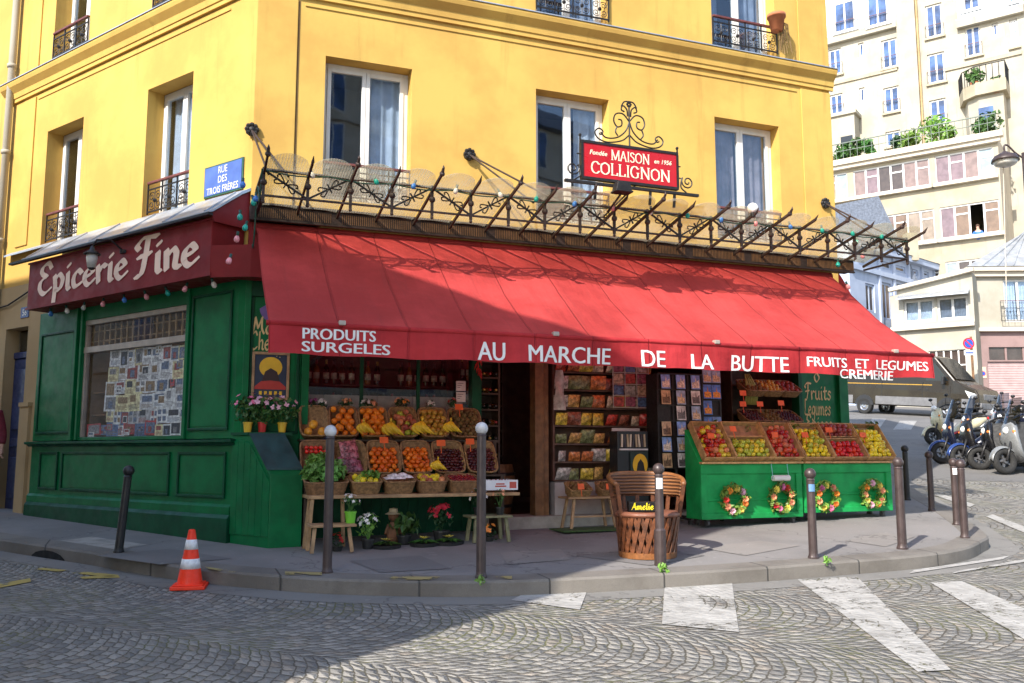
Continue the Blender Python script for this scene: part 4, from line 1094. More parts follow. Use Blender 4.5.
for k, (px, py, c) in enumerate(((838, 263, 'teal'), (857, 240, 'teal'), (862, 254, 'pink'), (846, 285, 'pink'))):
    t_, z = FR.hit(px, py, .7); bulb(FR.pt(t_, .7, z + .05), c, c + ' bulb in the tangle at the right end of the canopy', c + ' bulbs at the right canopy end', s=1.0)
# projector and globe on the canopy
pj = thing('floodlight', 'small black floodlight pointing down from the canopy below the red sign', 'floodlight', FR.pt(FR.t(626, 1.7), 1.7, 3.87), FR.ang)
mb = MB(); mb.prism([(-.10, .02), (.10, .02), (.075, .12), (-.075, .12)], -.06, .06, 'y'); mb.box(-.11, .11, -.075, .075, .0, .02); mb.build('head', M_IRON, pj, bevel=.008)
mb = MB(); mb.tube([(0, .02, .0), (-.03, .12, -.08), (-.03, .3, -.14)], .012, 6); mb.build('stem', M_IRON, pj)
gl = thing('globe_lamp', 'white globe lamp standing on the canopy glass under the right hand window', 'lamp', FR.pt(FR.t(761, 1.55), 1.55, 3.86), FR.ang)
mb = MB(); mb.ball((0, 0, .06), .065, 18, 12); mb.build('globe', mat('opal globe', (.82, .81, .78), .3, var=.03), gl, smooth=True)
mb = MB(); mb.lathe([(.03, -.05), (.035, .0), (.03, .01)], 12); mb.build('base', M_IRON, gl)

# ------------------------------------------------------------------ the red name sign standing on the canopy
GS = {
'M': (.92, [[(.10,0),(.10,1)],[(.10,1),(.44,.05)],[(.44,.05),(.78,1)],[(.80,1),(.80,0)]], [(.1,0),(.1,1),(.8,0),(.8,1)]),
'A': (.76, [[(.08,0),(.37,1)],[(.37,1),(.66,0)],[(.2,.34),(.54,.34)]], [(.08,0),(.66,0)]),
'I': (.30, [[(.14,0),(.14,1)]], [(.14,0),(.14,1)]),
'S': (.56, [[(.46,.82),(.32,.98),(.12,.88),(.14,.64),(.40,.42),(.44,.14),(.24,.0),(.06,.16)]], []),
'O': (.80, [[(.38,1),(.12,.8),(.08,.5),(.12,.2),(.38,0),(.64,.2),(.68,.5),(.64,.8),(.38,1)]], []),
'N': (.82, [[(.12,0),(.12,1)],[(.12,1),(.66,0)],[(.66,0),(.66,1)]], [(.12,0),(.12,1),(.66,1)]),
'C': (.72, [[(.62,.80),(.44,1),(.18,.88),(.08,.5),(.18,.12),(.44,0),(.64,.2)]], [(.62,.84)]),
'L': (.60, [[(.12,1),(.12,0)],[(.12,.02),(.50,.02)],[(.50,.02),(.52,.2)]], [(.12,0),(.12,1)]),
'G': (.80, [[(.62,.80),(.44,1),(.18,.88),(.08,.5),(.18,.12),(.44,0),(.62,.12)],[(.62,.45),(.62,.08)]], [(.62,.45),(.62,.84)]),
}
def put_serif(mb, body, fn, x0, z0, width, height, nib=.115):
    L = sum(GS[c][0] for c in body); kx = width / L; x = 0; cnt = 0
    def seg(a, b, hw, hh):
        nonlocal cnt
        pts = [Vector((q.x + sx * hw, q.y + sy * hh, 0)) for q in (a, b) for sx in (-1, 1) for sy in (-1, 1)]
        h = hull2(pts); cnt += 1; mb.add([fn(x0 + p[0] * kx, z0 + p[1] * height, .0003 * (cnt % 9)) for p in h], [tuple(range(len(h)))])
    for c in body:
        w_, st, sf = GS[c]
        for s_ in st:
            P = cat(s_, 6) if len(s_) > 2 else [Vector((*q, 0)) for q in s_]
            for i in range(len(P) - 1): seg(P[i] + Vector((x, 0, 0)), P[i + 1] + Vector((x, 0, 0)), nib / 2, nib * .25)
        for p in sf: seg(Vector((x + p[0] - .10, p[1], 0)), Vector((x + p[0] + .10, p[1], 0)), .01, .028)
        x += w_
SN = 1.62
ms = thing('name_sign', 'red sign with cream capitals Maison Collignon in a scrolled iron frame', 'sign', FR.pt(4.04, SN, 4.0), FR.ang)
MG = Matrix.Translation((-4.04, 0, -4.0))
a, b, c, d = 3.44, 4.64, 4.035, 4.425
M_SRED = mat('sign red', (.42, .008, .014), .35, var=.08, scale=4)
mb = MB(MG); mb.box(a, b, -.02, .02, c, d); mb.build('panel', M_SRED, ms)
mb = MB(MG)
for p in ((a - .025, b + .025, c - .03, c), (a - .025, b + .025, d, d + .03)): mb.box(p[0], p[1], -.03, .03, p[2], p[3])
for p in ((a - .028, a, c, d), (b, b + .028, c, d)): mb.box(p[0], p[1], -.03, .03, p[2], p[3])
mb.box(a - .22, b + .30, -.02, .02, 3.955, 3.985)
for x in (3.6, 4.3, 4.62): mb.bar((x, 0, 3.955), (x, .02, 3.80), .025)
mb.bar((4.1, 0, 4.0), (3.95, .5, 3.75), .015)
for x, s in ((a - .10, -1), (b + .14, 1)):
    mb.tube(spiral((x + s * .02, 0, 4.12), .015, .085, 0 if s > 0 else pi, -1.6 * s, 18), .009, 5); mb.tube(cat([(x + s * -.06, 0, 4.16), (x - s * .07, 0, 4.05), (x - s * .0, 0, 3.99)], 5), .009, 5)
for x in (a - .028, b + .028):
    mb.bar((x, 0, d), (x, 0, d + .08), .014); mb.ball((x, 0, d + .09), .02, 6, 4)
    for z in (c + .12, c + .26): mb.bar((x - .04, 0, z), (x + .04, 0, z), .012)
mb.build('frame', M_IRON, ms)
mb = MB(MG); xc = 4.04; zt = FR.hit(630, 103, SN)[1]; z0 = d + .03
mb.tube([(xc, 0, z0), (xc, 0, zt - .04)], .010, 6); 
for k in range(6): mb.ball((xc + .022 * cos(k * pi / 3), 0, zt - .02 + .022 * sin(k * pi / 3)), .016, 6, 4)
for s in (-1, 1):
    def S(pts): mb.tube(cat([(xc + s * p[0], 0, z0 + p[1]) for p in pts], 6), .009, 5)
    S([(.0, .02 + .12), (.10, .06), (.28, .02), (.40, .05), (.44, .12), (.39, .17), (.34, .14), (.36, .10), (.39, .11)])
    S([(.0, .30), (.05, .18), (.16, .09), (.30, .07), (.37, .13)])
    S([(.0, .30), (.08, .38), (.17, .37), (.20, .29), (.16, .22), (.10, .24), (.10, .30), (.14, .31)])
    S([(.16, .22), (.18, .16), (.15, .11)])
    S([(.02, .36), (.03, .44), (.08, .48), (.10, .43), (.06, .41)])
    S([(.0, .54), (.06, .53), (.10, .47)])
mb.build('crest', M_IRON, ms)
mb = MB(MG); fn = lambda x, z, dd: (x, -.0215 - dd, z)
M_SCR = mat('cream sign lettering', (.80, .70, .52), .6)
put_serif(mb, 'MAISON', fn, 3.79, 4.265, .50, .115); put_serif(mb, 'COLLIGNON', fn, 3.53, 4.085, 1.03, .135)
put_text(mb, 'Fondée', lambda x, y: (3.63 + x, -.0225, 4.325 + y), width=.22, bold=.02, shear=.2); put_text(mb, 'en 1956', lambda x, y: (4.46 + x, -.0225, 4.315 + y), width=.23, bold=.02, shear=.2)
mb.build('lettering', M_SCR, ms)
# ------------------------------------------------------------------ fruit, baskets, stalls
def colmat(name, c, rough=.45, rnd=.35, var=.2, scale=14, bump=0, bs=60): return mat(name, c, rough, var=var, scale=scale, coord='Object', rnd=rnd, bump=bump, bscale=bs)
M_WICK = mat('wicker', (.27, .15, .065), .7, var=.4, scale=30, bump=.3, bscale=90, rnd=.25)
M_CRATE = mat('crate slat wood', (.46, .27, .11), .7, var=.3, scale=16, bump=.25, rnd=.2)
M_TAG = mat('orange price card', (.78, .12, .02), .6, var=.12, scale=10)
M_LEAF = colmat('leaf green', (.05, .14, .025), .5, .5); M_LEAFL = colmat('light leaf green', (.14, .27, .04), .5, .5); M_LEAFD = colmat('dark leaf green', (.02, .06, .018), .5, .5)
M_LETT = colmat('lettuce green', (.13, .30, .06), .5, .4); M_WHT = colmat('white petals', (.72, .70, .66), .6, .2)
PET = {k: colmat(k + ' petals', c, .6, .35) for k, c in (('pink', (.66, .16, .32)), ('pale pink', (.74, .42, .52)), ('red', (.50, .015, .02)), ('peach', (.72, .30, .16)), ('yellow', (.72, .58, .10)), ('orange', (.75, .22, .03)), ('purple', (.25, .05, .16)))}
def fruit_mesh(name, r, m, sz=1.0, dimple=True, stem=None, pear=0.0):
    mb = MB(); prof = []; M_ = 9
    for i in range(M_ + 1):
        a = pi * i / M_; rr = r * sin(a) * (1 + pear * cos(a)); z = -r * sz * cos(a)
        if dimple and i == M_: z -= r * .16
        if dimple and i == M_ - 1: z += r * .02
        prof.append((max(rr, 0), z))
    mb.lathe(prof, 12)
    if stem: mb.cur = 1; mb.tube([(0, 0, r * sz * .82), (.002, .002, r * sz * 1.12)], .004, 5)
    return mb.mesh(name, [m] + ([M_LEAFD] if stem else []), True)
FM = {
 'orange': fruit_mesh('orange', .038, colmat('orange peel', (.80, .22, .012), .42, .25, bump=.15, bs=220)),
 'mandarin': fruit_mesh('mandarin', .030, colmat('mandarin peel', (.78, .16, .010), .42, .3, bump=.15, bs=240), .85),
 'mango': fruit_mesh('mango', .048, colmat('mango skin', (.85, .34, .03), .4, .3, var=.4, scale=7), 1.25, False),
 'peach': fruit_mesh('peach', .037, colmat('peach skin', (.66, .20, .10), .6, .6, var=.5, scale=9)),
 'apple': fruit_mesh('apple', .037, colmat('red apple skin', (.50, .022, .014), .3, .5, var=.5, scale=8), .92, True, True),
 'green_apple': fruit_mesh('green_apple', .036, colmat('green apple skin', (.42, .46, .04), .3, .35), .92, True, True),
 'yellow_apple': fruit_mesh('yellow_apple', .036, colmat('yellow apple skin', (.68, .50, .03), .32, .3), .92, True, True),
 'lemon': fruit_mesh('lemon', .032, colmat('lemon peel', (.80, .62, .02), .4, .2, bump=.15, bs=200), 1.25, False),
 'tomato': fruit_mesh('tomato', .036, colmat('tomato skin', (.60, .02, .010), .22, .25), .82, True, True),
 'plum': fruit_mesh('plum', .022, colmat('dark plum skin', (.075, .008, .014), .3, .8)),
 'cherry': fruit_mesh('cherry', .014, colmat('cherry skin', (.26, .006, .012), .2, .6)),
 'red_onion': fruit_mesh('red_onion', .036, colmat('red onion skin', (.30, .05, .035), .4, .5), .9, False),
 'kiwi': fruit_mesh('kiwi', .028, colmat('kiwi skin', (.17, .10, .03), .8, .4), 1.2, False),
 'yellow_plum': fruit_mesh('yellow_plum', .030, colmat('amber fruit skin', (.55, .30, .04), .4, .6), 1.1, False),
}
def put_mesh(name, me, M, label, category, group, scale=1.0):
    o = bpy.data.objects.new(name, me); COL.objects.link(o); o.matrix_world = M @ Matrix.Scale(scale, 4)
    return tag(o, label, category, group)
def heap(kind, M, w_, h_, r, label, group, cat_=None, layers=2, fill=1.0, z0=0.0, lo=-1.0):
    """fruit heaped on the opening (w x h in local x,y) of a tilted tray; M places the tray"""
    names = kind if isinstance(kind, (list, tuple)) else [kind]
    for L in range(layers):
        s = 2 * r * .97; ww, hh = w_ - L * s * .9, h_ - L * s * 1.1
        nx, ny = max(1, int(ww / s)), max(1, int(hh / (s * .88)))
        for j in range(ny):
            yy = -hh / 2 + (j + .5) * hh / ny
            if yy / (h_ / 2) > lo + 2 * fill - L * .12: continue
            for i in range(nx - (j % 2)):
                xx = -ww / 2 + (i + .5 + .5 * (j % 2)) * ww / nx
                k = R.choice(names)
                q = M @ Matrix.Translation((xx + R.uniform(-.28, .28) * r, yy + R.uniform(-.28, .28) * r, z0 + L * r * 1.1 + R.uniform(-.35, .35) * r)) @ Matrix.Rotation(R.uniform(0, 6.28), 4, 'Z') @ Matrix.Rotation(R.uniform(0, 1.3), 4, 'X')
                kk = k.replace('_', ' ')
                put_mesh(k, FM[k], q, kk + ' ' + label, cat_ or kk, (kk + 's' if kk[-1] != 'y' else kk[:-1] + 'ies') + ' ' + group, R.uniform(.86, 1.10))
def TM(t_, n_, z, tilt=0.0, spin=0.0): return Matrix.Translation(FR.pt(t_, n_, z)) @ Matrix.Rotation(FR.ang + spin, 4, 'Z') @ Matrix.Rotation(tilt, 4, 'X')

def basket_mesh(w_, h_, d, m=M_WICK, taper=.82):
    mb = MB(); N_ = 44; rows = 9; vs_ = []
    def per(k, sx, sy):
        a = 2 * pi * k / N_; c, s = cos(a), sin(a); p = .38
        return (abs(c) ** p * (1 if c > 0 else -1) * sx, abs(s) ** p * (1 if s > 0 else -1) * sy)
    for j in range(rows + 1):
        f = j / rows; k_ = taper + (1 - taper) * f
        for k in range(N_):
            e = .0045 * (1 if (k // 2 + j) % 2 else -1); x, y = per(k, w_ / 2 * k_ + e, h_ / 2 * k_ + e); vs_.append((x, y, -d + d * f))
    b = rows + 1
    for f in (1.0, .1):
        k_ = taper + (1 - taper) * f
        for k in range(N_): x, y = per(k, w_ / 2 * k_ - .014, h_ / 2 * k_ - .014); vs_.append((x, y, -d + .012 + (d - .012) * f))
    fs = [(j * N_ + k, j * N_ + (k + 1) % N_, (j + 1) * N_ + (k + 1) % N_, (j + 1) * N_ + k) for j in range(rows) for k in range(N_)]
    fs += [(rows * N_ + k, rows * N_ + (k + 1) % N_, b * N_ + (k + 1) % N_, b * N_ + k) for k in range(N_)]
    fs += [(b * N_ + k, b * N_ + (k + 1) % N_, (b + 1) * N_ + (k + 1) % N_, (b + 1) * N_ + k) for k in range(N_)]
    fs.append(tuple(range(N_ - 1, -1, -1))); fs.append(tuple((b + 1) * N_ + k for k in range(N_)))
    mb.add(vs_, fs)
    rim = [(*per(k, w_ / 2, h_ / 2), .004 + .003 * (k % 2)) for k in range(N_)]
    mb.tube(rim, .011, 5, closed=True)
    return mb.mesh('wicker_basket', m, True)
BK = {}
def basket(M, w_, h_, d, label, group):
    k = (round(w_, 2), round(h_, 2), round(d, 2))
    if k not in BK: BK[k] = basket_mesh(w_, h_, d)
    return put_mesh('wicker_basket', BK[k], M, label, 'basket', group)
def tagcard(M, label, group='orange price cards'):
    if 'tag' not in BK:
        mb = MB(); mb.box(-.05, .05, -.002, .002, -.035, .035); mb.box(-.004, .004, .002, .006, -.12, .02); BK['tag'] = mb.mesh('price_tag', M_TAG)
    return put_mesh('price_tag', BK['tag'], M, label, 'price tag', group)
# ---- foliage helpers
def leafcluster(mb, c, r, n, size, up_=.3, flat=1.0):
    for _ in range(n):
        d = Vector((R.gauss(0, 1), R.gauss(0, 1), R.gauss(0, 1) * flat + up_)).normalized(); p = Vector(c) + d * r * R.uniform(.35, 1.0)
        s = size * R.uniform(.6, 1.25); a = d.cross(Vector((R.gauss(0, 1), R.gauss(0, 1), R.gauss(0, 1)))).normalized(); t_ = (d * .6 + a.cross(d) * .8).normalized()
        nn = t_.cross(a) * (s * .18)
        mb.add([p - t_ * s * .5, p + a * s * .32 + nn, p + t_ * s * .6, p - a * s * .32 + nn], [(0, 1, 2, 3)])
def flowers(mb, c, r, n, size):
    for _ in range(n):
        d = Vector((R.gauss(0, 1), R.gauss(0, 1) - .4, abs(R.gauss(0, 1)) + .2)).normalized(); p = Vector(c) + d * r * R.uniform(.85, 1.1)
        for k in range(5):
            a = k * 1.2566 + R.random(); e = d.orthogonal().normalized(); f = d.cross(e); q = (e * cos(a) + f * sin(a)); s_ = f * cos(a) - e * sin(a)
            mb.add([p, p + q * size * .5 + s_ * size * .35 + d * size * .1, p + q * size + d * size * .15, p + q * size * .5 - s_ * size * .35 + d * size * .1], [(0, 1, 2, 3)])
def pot_plant(name, label, cat_, loc, potm=None, pr=.07, ph=.12, leaf=M_LEAF, fl=None, nf=10, fs=.02, r=.12, nl=60, ls=.05, rise=.1, group=None):
    t_ = thing(name, label, cat_, loc, 0, group)
    mb = MB(); mb.lathe([(0, 0), (pr * .75, 0), (pr, ph), (pr * 1.06, ph), (pr * 1.06, ph * .86), (pr * .92, ph * .9), (0, ph * .85)], 14); mb.build('pot', potm or M_DARK, t_, smooth=False)
    mb = MB(); leafcluster(mb, (0, 0, ph + rise), r, nl, ls)
    for k in range(7):
        a = R.random() * 6.28; mb.tube([(0, 0, ph * .8), (r * .5 * cos(a), r * .5 * sin(a), ph + rise * 1.2)], .004, 4)
    mb.build('foliage', leaf, t_)
    if fl:
        mb = MB(); flowers(mb, (0, 0, ph + rise), r * 1.05, nf, fs); mb.build('flowers', PET.get(fl, M_WHT), t_)
    return t_

# ---- green chest at the corner
ch = thing('planter_chest', 'dark green boarded chest with sloping lid at the corner of the shop', 'chest', LF.pt(.3, .1, 0))
c3 = LF.pt(.3, .1, 0); ldir = Vector((LF.d.x, LF.d.y, 0)); fdir = Vector((FR.d.x, FR.d.y, 0)); lnrm = Vector((LF.n.x, LF.n.y, 0))
def CH(s, z, k, off=0.0): q = LF.pt(s, .12 + off, z) + fdir * k - c3; return tuple(q)
sil = [(.02, -.12), (.66, -.12), (.66, .74), (.60, .80), (.30, 1.16), (.02, 1.16)]
CW = .34
mb = MB(); n_ = len(sil)
mb.add([CH(s, z, 0) for s, z in sil] + [CH(s, z, CW) for s, z in sil], [tuple(range(n_)), tuple(range(2 * n_ - 1, n_ - 1, -1))] + [(i, i + n_, (i + 1) % n_ + n_, (i + 1) % n_) for i in range(n_)])
mb.build('body', M_GREEN, ch, bevel=.008)
mb = MB()
for i in range(6):
    s0, s1 = .02 + i * .107, .02 + i * .107 + .103
    zt = lambda s: 1.10 if s < .3 else 1.10 - (s - .3) * 1.20
    P = [(s0, .10), (s1, .10), (s1, zt(s1)), (s0, zt(s0))]
    mb.add([CH(s, z, 0, .012) for s, z in P] + [CH(s, z, 0, -.01) for s, z in P], [(0, 1, 2, 3), (7, 6, 5, 4), (0, 4, 5, 1), (1, 5, 6, 2), (2, 6, 7, 3), (3, 7, 4, 0)])
mb.build('side_boards', M_GREEN, ch, bevel=.004)
mb = MB(); P = [CH(.30, 1.175, -.01), CH(.62, .79, -.01), CH(.62, .79, CW + .02), CH(.30, 1.175, CW + .02)]; Q = [tuple(Vector(p) + Vector((0, 0, .018))) for p in P]
mb.add(P + Q, [(0, 3, 2, 1), (4, 5, 6, 7), (0, 1, 5, 4), (1, 2, 6, 5), (2, 3, 7, 6), (3, 0, 4, 7)]); mb.build('lid', mat('weathered green lid', (.012, .05, .055), .45, var=.3, scale=5, dirt=.3), ch)
mb = MB(); P = [CH(-.0, 1.162, -.02), CH(.31, 1.162, -.02), CH(.31, 1.162, CW + .1), CH(.0, 1.162, CW + .1)]; Q = [tuple(Vector(p) + Vector((0, 0, .03))) for p in P]
mb.add(P + Q, [(0, 3, 2, 1), (4, 5, 6, 7), (0, 1, 5, 4), (1, 2, 6, 5), (2, 3, 7, 6), (3, 0, 4, 7)]); mb.build('top', M_GREEND, ch)
# geraniums
for s, k, pc, fl, lab in ((.16, .06, (.70, .45, .03), 'pink', 'bright pink geranium in a yellow pot at the left end of the corner chest'), (.18, .20, (.50, .02, .02), 'pale pink', 'pale pink flowering plant in a red pot in the middle of the corner chest'), (.20, .40, (.70, .45, .03), 'pale pink', 'pale pink geranium in a yellow pot nearest the fruit on the corner chest')):
    q = LF.pt(s, .12, 1.193) + fdir * k
    pot_plant('potted_geranium', lab, 'potted plant', tuple(q), mat('pot ' + str(pc), pc, .4, var=.05), .05, .11, M_LEAF, fl, 16, .034, .18, 130, .06, .12, 'geraniums on the green chest')
# framed picture (generic stand-in: sun disc, dark figure-less shapes, arcade)
pic = thing('framed_picture', 'wooden framed picture with a yellow disc hung on the green panel left of the fruit', 'picture', FR.pt(FR.t(268, .07), .062, FR.hit(267, 376, .07)[1]), FR.ang)
w2, h2 = .205, .27
mb = MB()
for b_ in ((-w2, w2, h2 - .03, h2), (-w2, w2, -h2, -h2 + .03), (-w2, -w2 + .03, -h2 + .03, h2 - .03), (w2 - .03, w2, -h2 + .03, h2 - .03)): mb.box(b_[0], b_[1], -.025, .0, b_[2], b_[3])
mb.build('frame', M_WOODL, pic, bevel=.004)
mb = MB(); mb.box(-w2 + .03, w2 - .03, -.008, .0, -h2 + .03, h2 - .03)
mb.cur = 1; mb.prism([(.0 + .125 * cos(a * pi / 14), .10 + .115 * sin(a * pi / 14)) for a in range(28)], -.011, -.0085, 'y')
mb.cur = 2; mb.prism([(-.10, -.08), (-.06, .05), (.0, .09), (.07, .05), (.11, -.08)], -.013, -.0115, 'y')
mb.cur = 3; mb.prism([(-.17, -.12), (-.10, -.06), (.0, -.05), (.10, -.06), (.17, -.12), (.17, -.15), (-.17, -.15)], -.015, -.0135, 'y')
mb.cur = 1
for k in range(5): mb.prism([(-.12 + k * .055, -.21), (-.09 + k * .055, -.21), (-.09 + k * .055, -.17), (-.12 + k * .055, -.17)], -.013, -.0115, 'y')
mb.build('print', [mat('print navy', (.015, .03, .06), .5), mat('print yellow', (.72, .44, .02), .5, var=.1), mat('print dark', (.03, .012, .012), .5), mat('print red', (.40, .03, .02), .5)], pic)

# ---- left stall: trestle boards carrying three tiers of baskets
stl = thing('fruit_stall', 'stepped wooden fruit stall with three tiers of wicker baskets against the shop window', 'stall', FR.pt(1.7, .5, 0), FR.ang)
MSL = Matrix.Translation((-1.7, .5, 0))
mb = MB(MSL); mb.box(.60, 2.92, -1.02, -.56, .50, .535); mb.build('bench_board', M_WOODL, stl, bevel=.006)
mb = MB(MSL); mb.box(.60, 2.92, -.56, -.30, .70, .72); mb.box(.60, 2.92, -.30, -.05, 1.10, 1.12); mb.box(.62, .66, -.56, -.03, -.02, .70); mb.box(2.86, 2.90, -.56, -.03, -.02, .70); mb.box(.62, .66, -.30, -.03, .72, 1.10); mb.box(2.86, 2.90, -.30, -.03, .72, 1.10)
mb.build('tier_frame', M_WOODD, stl)
tilt = radians(58)
e1 = [298, 328, 358, 388, 418, 448, 482]; lab1 = ['first', 'second', 'third', 'fourth', 'fifth', 'last']
fr1 = [('mango', .048, 1, .40), ('orange', .038, 2, .95), ('orange', .038, 2, .95), (('peach', 'peach', 'green_apple'), .037, 2, .9), ('yellow_plum', .030, 2, .95), ('kiwi', .028, 2, .95)]
for i in range(6):
    a, b = FR.t(e1[i], .24), FR.t(e1[i + 1], .24); w_ = (b - a) - .02; M_ = TM((a + b) / 2, .23, 1.325, tilt)
    basket(M_, w_, .40, .12, lab1[i] + ' wicker basket from the left in the top tier of the fruit stall', 'top tier wicker baskets')
    k, r, L, f = fr1[i]; heap(k, M_, w_ - .03, .37, r, 'in the ' + lab1[i] + ' top tier basket of the left stall', 'in the ' + lab1[i] + ' top tier basket', layers=L, fill=f, z0=-.01)
e2 = [300, 333, 367, 401, 432, 465, 497]
fr2 = [None, None, ('mandarin', .030, 2, .85), ('mandarin', .030, 2, .85), ('plum', .022, 1, .8), ('plum', .022, 1, .8)]
for i in range(6):
    a, b = FR.t(e2[i], .48), FR.t(e2[i + 1], .48); w_ = (b - a) - .02; M_ = TM((a + b) / 2, .47, .925, tilt)
    basket(M_, w_, .42, .12, lab1[i] + ' wicker basket from the left in the middle tier of the fruit stall', 'middle tier wicker baskets')
    if fr2[i]: k, r, L, f = fr2[i]; heap(k, M_, w_ - .03, .38, r, 'in the ' + lab1[i] + ' middle tier basket of the left stall', 'in the ' + lab1[i] + ' middle tier basket', layers=L, fill=f, z0=-.015)
    elif i == 0:
        mb = MB(); 
        for k in range(9): mb.ball((-.10 + (k % 5) * .05, .06 + .05 * (k // 5), .01), .026, 8, 5)
        o = mb.build('tomato_tray', FM['tomato'].materials[0], None, smooth=True); o.matrix_world = M_; tag(o, 'tray of small red tomatoes in the first middle tier basket', 'tomatoes')
    else:
        for k in range(4):
            mb = MB(); mb.grid(lambda u, v: ((u - .5) * .19, (v - .5) * .14, .035 * sin(pi * u) * sin(pi * v) + .010 * sin(u * 21) * sin(v * 17 + k)), 12, 10)
            o = mb.build('salad_bag', colmat('red salad leaves', (.30, .09, .12), .3, .5, var=.9, scale=25), None, smooth=True); o.matrix_world = M_ @ Matrix.Translation((R.uniform(-.03, .03), -.13 + k * .075, .01 + .02 * k)) @ Matrix.Rotation(R.uniform(-.4, .4), 4, 'Z')
            tag(o, 'bag of red and white salad leaves in the second middle tier basket', 'salad bag', 'salad bags in the second middle basket')
# bottom tier
e3 = [303, 349, 382, 415, 446, 479]
for i in range(5):
    a, b = FR.t(e3[i], .80), FR.t(e3[i + 1], .80); w_ = (b - a) - .025; M_ = TM((a + b) / 2, .80, .69, radians(14))
    basket(M_, w_, .30, .15, lab1[i] + ' wicker basket from the left on the bench board', 'bench board wicker baskets')
    if i == 0:
        for k in range(7):
            mb = MB(); c_ = (R.uniform(-.15, .13), R.uniform(-.06, .12), .05 + .04 * R.random()); leafcluster(mb, (0, 0, 0), .095, 90, .085)
            o = mb.build('lettuce', M_LETT, None); o.matrix_world = M_ @ Matrix.Translation(c_); tag(o, 'loose green lettuce heaped in the first bench basket', 'lettuce', 'lettuces in the first bench basket')
        for k in range(3):
            mb = MB(); leafcluster(mb, (0, 0, 0), .07, 60, .06); o = mb.build('curly_parsley', M_LEAFL, None); o.matrix_world = M_ @ Matrix.Translation((-.12 + .05 * k, .17 + .02 * k, .16)); tag(o, 'curly pale green bunch behind the lettuce in the first bench basket', 'herbs', 'curly green bunches behind the lettuce')
    elif i == 1:
        heap(['lemon', 'yellow_apple', 'green_apple'], M_, w_ - .06, .22, .034, 'in the second bench basket', 'in the second bench basket', layers=1, z0=.0)
        for k in range(3):
            mb = MB(); leafcluster(mb, (0, 0, 0), .05, 26, .06); o = mb.build('green_pepper', M_LEAFL, None); o.matrix_world = M_ @ Matrix.Translation((.02 + .05 * k, .02, .04)); tag(o, 'green leafy bunch lying on the second bench basket', 'herbs', 'green bunches on the second bench basket')
    elif i == 2:
        for k in range(5):
            mb = MB(); mb.grid(lambda u, v: ((u - .5) * .13, (v - .5) * .09, .025 * sin(pi * u) * sin(pi * v)), 8, 8); o = mb.build('white_packet', colmat('white plastic packet', (.70, .68, .72), .3, .2, var=.3), None, smooth=True)
            o.matrix_world = M_ @ Matrix.Translation((-.10 + .05 * k, R.uniform(-.05, .05), .02 + .018 * (k % 2))) @ Matrix.Rotation(R.uniform(-.6, .6), 4, 'Z'); tag(o, 'shiny white packet in the third bench basket', 'packet', 'white packets in the third bench basket')
    elif i == 3: heap(['lemon', 'peach', 'yellow_apple'], M_, w_ - .06, .22, .033, 'in the fourth bench basket', 'in the fourth bench basket', layers=1)
    else: heap('cherry', M_, w_ - .06, .22, .016, 'in the last bench basket', 'in the last bench basket', layers=1, z0=.0)
# white carton with strawberries
M_ = TM(FR.t(498, .85), .85, .56, radians(4))
cx = thing('fruit_carton', 'white printed carton of red fruit at the right end of the bench board', 'carton', M_.translation, FR.ang)
mb = MB(); w_ = .19
mb.box(-w_, w_, -.13, .13, 0, .008); mb.box(-w_, w_, -.13, -.122, .008, .11); mb.box(-w_, w_, .122, .13, .008, .11); mb.box(-w_, -w_ + .008, -.122, .122, .008, .11); mb.box(w_ - .008, w_, -.122, .122, .008, .11)
mb.build('box', mat('white card', (.68, .70, .74), .6, var=.1), cx)
mb = MB(); mb.box(-.08, .05, -.1335, -.131, .035, .05); mb.box(.09, .17, -.1335, -.131, .02, .09); mb.box(-.07, .03, -.1335, -.131, .06, .075); mb.build('printed_band', [mat('print red ink', (.45, .08, .06), .6)], cx)
mb = MB(); put_text(mb, 'La Fraise', lambda x, y: (-.02 + x, -.1345, .07 + y), width=.16) if False else None
heap('cherry', M_ @ Matrix.Translation((0, 0, .09)), .34, .22, .017, 'in the white carton', 'in the white carton', layers=1)
# bananas
def banana_mesh():
    mb = MB()
    for k in range(5):
        P = []
        for j in range(9):
            u = j / 8; P.append(((k - 2) * (.012 + .026 * min(1, u * 1.6)) + .055 * u - .050 * sin(pi * u), -.02 - .028 * sin(pi * u) - .008 * (k % 2), -.125 * u - .006 * abs(k - 2)))
        mb.tube(P, [.007, .014, .020, .0225, .023, .022, .018, .011, .004], 7)
    mb.tube([(0, 0, .01), (0, .01, .05)], .012, 6)
    return mb.mesh('banana_bunch', colmat('banana peel', (.80, .52, .03), .45, .2, var=.25, scale=9), True)
bm_ = banana_mesh()
for px, py, s, lab in ((364, 428, .95, 'yellow banana bunch hung in front of the second top basket'), (391, 428, 1.1, 'yellow banana bunch hung in front of the third top basket'), (422, 427, 1.1, 'yellow banana bunch hung in front of the fifth top basket'), (451, 427, .95, 'yellow banana bunch hung in front of the last top basket'), (438, 466, .8, 'small banana bunch lying behind the fourth bench basket')):
    n_ = .42 if py < 450 else .70
    t_, z = FR.hit(px, py, n_); put_mesh('banana_bunch', bm_, TM(t_, n_, z + .06, radians(-10), R.uniform(-.3, .3)), lab, 'bananas', 'banana bunches on the left stall', s)
for k, (px, py, n_, what) in enumerate(((384, 440, .42, 'the third middle basket'), (441, 443, .42, 'the fifth middle basket'), (470, 441.5, .42, 'the last middle basket'), (459, 407, .20, 'the last top basket'))):
    t_, z = FR.hit(px, py, n_ + .12); tagcard(TM(t_, n_ + .12, z, radians(-15), R.uniform(-.2, .2)), 'orange price card standing at the top of ' + what)
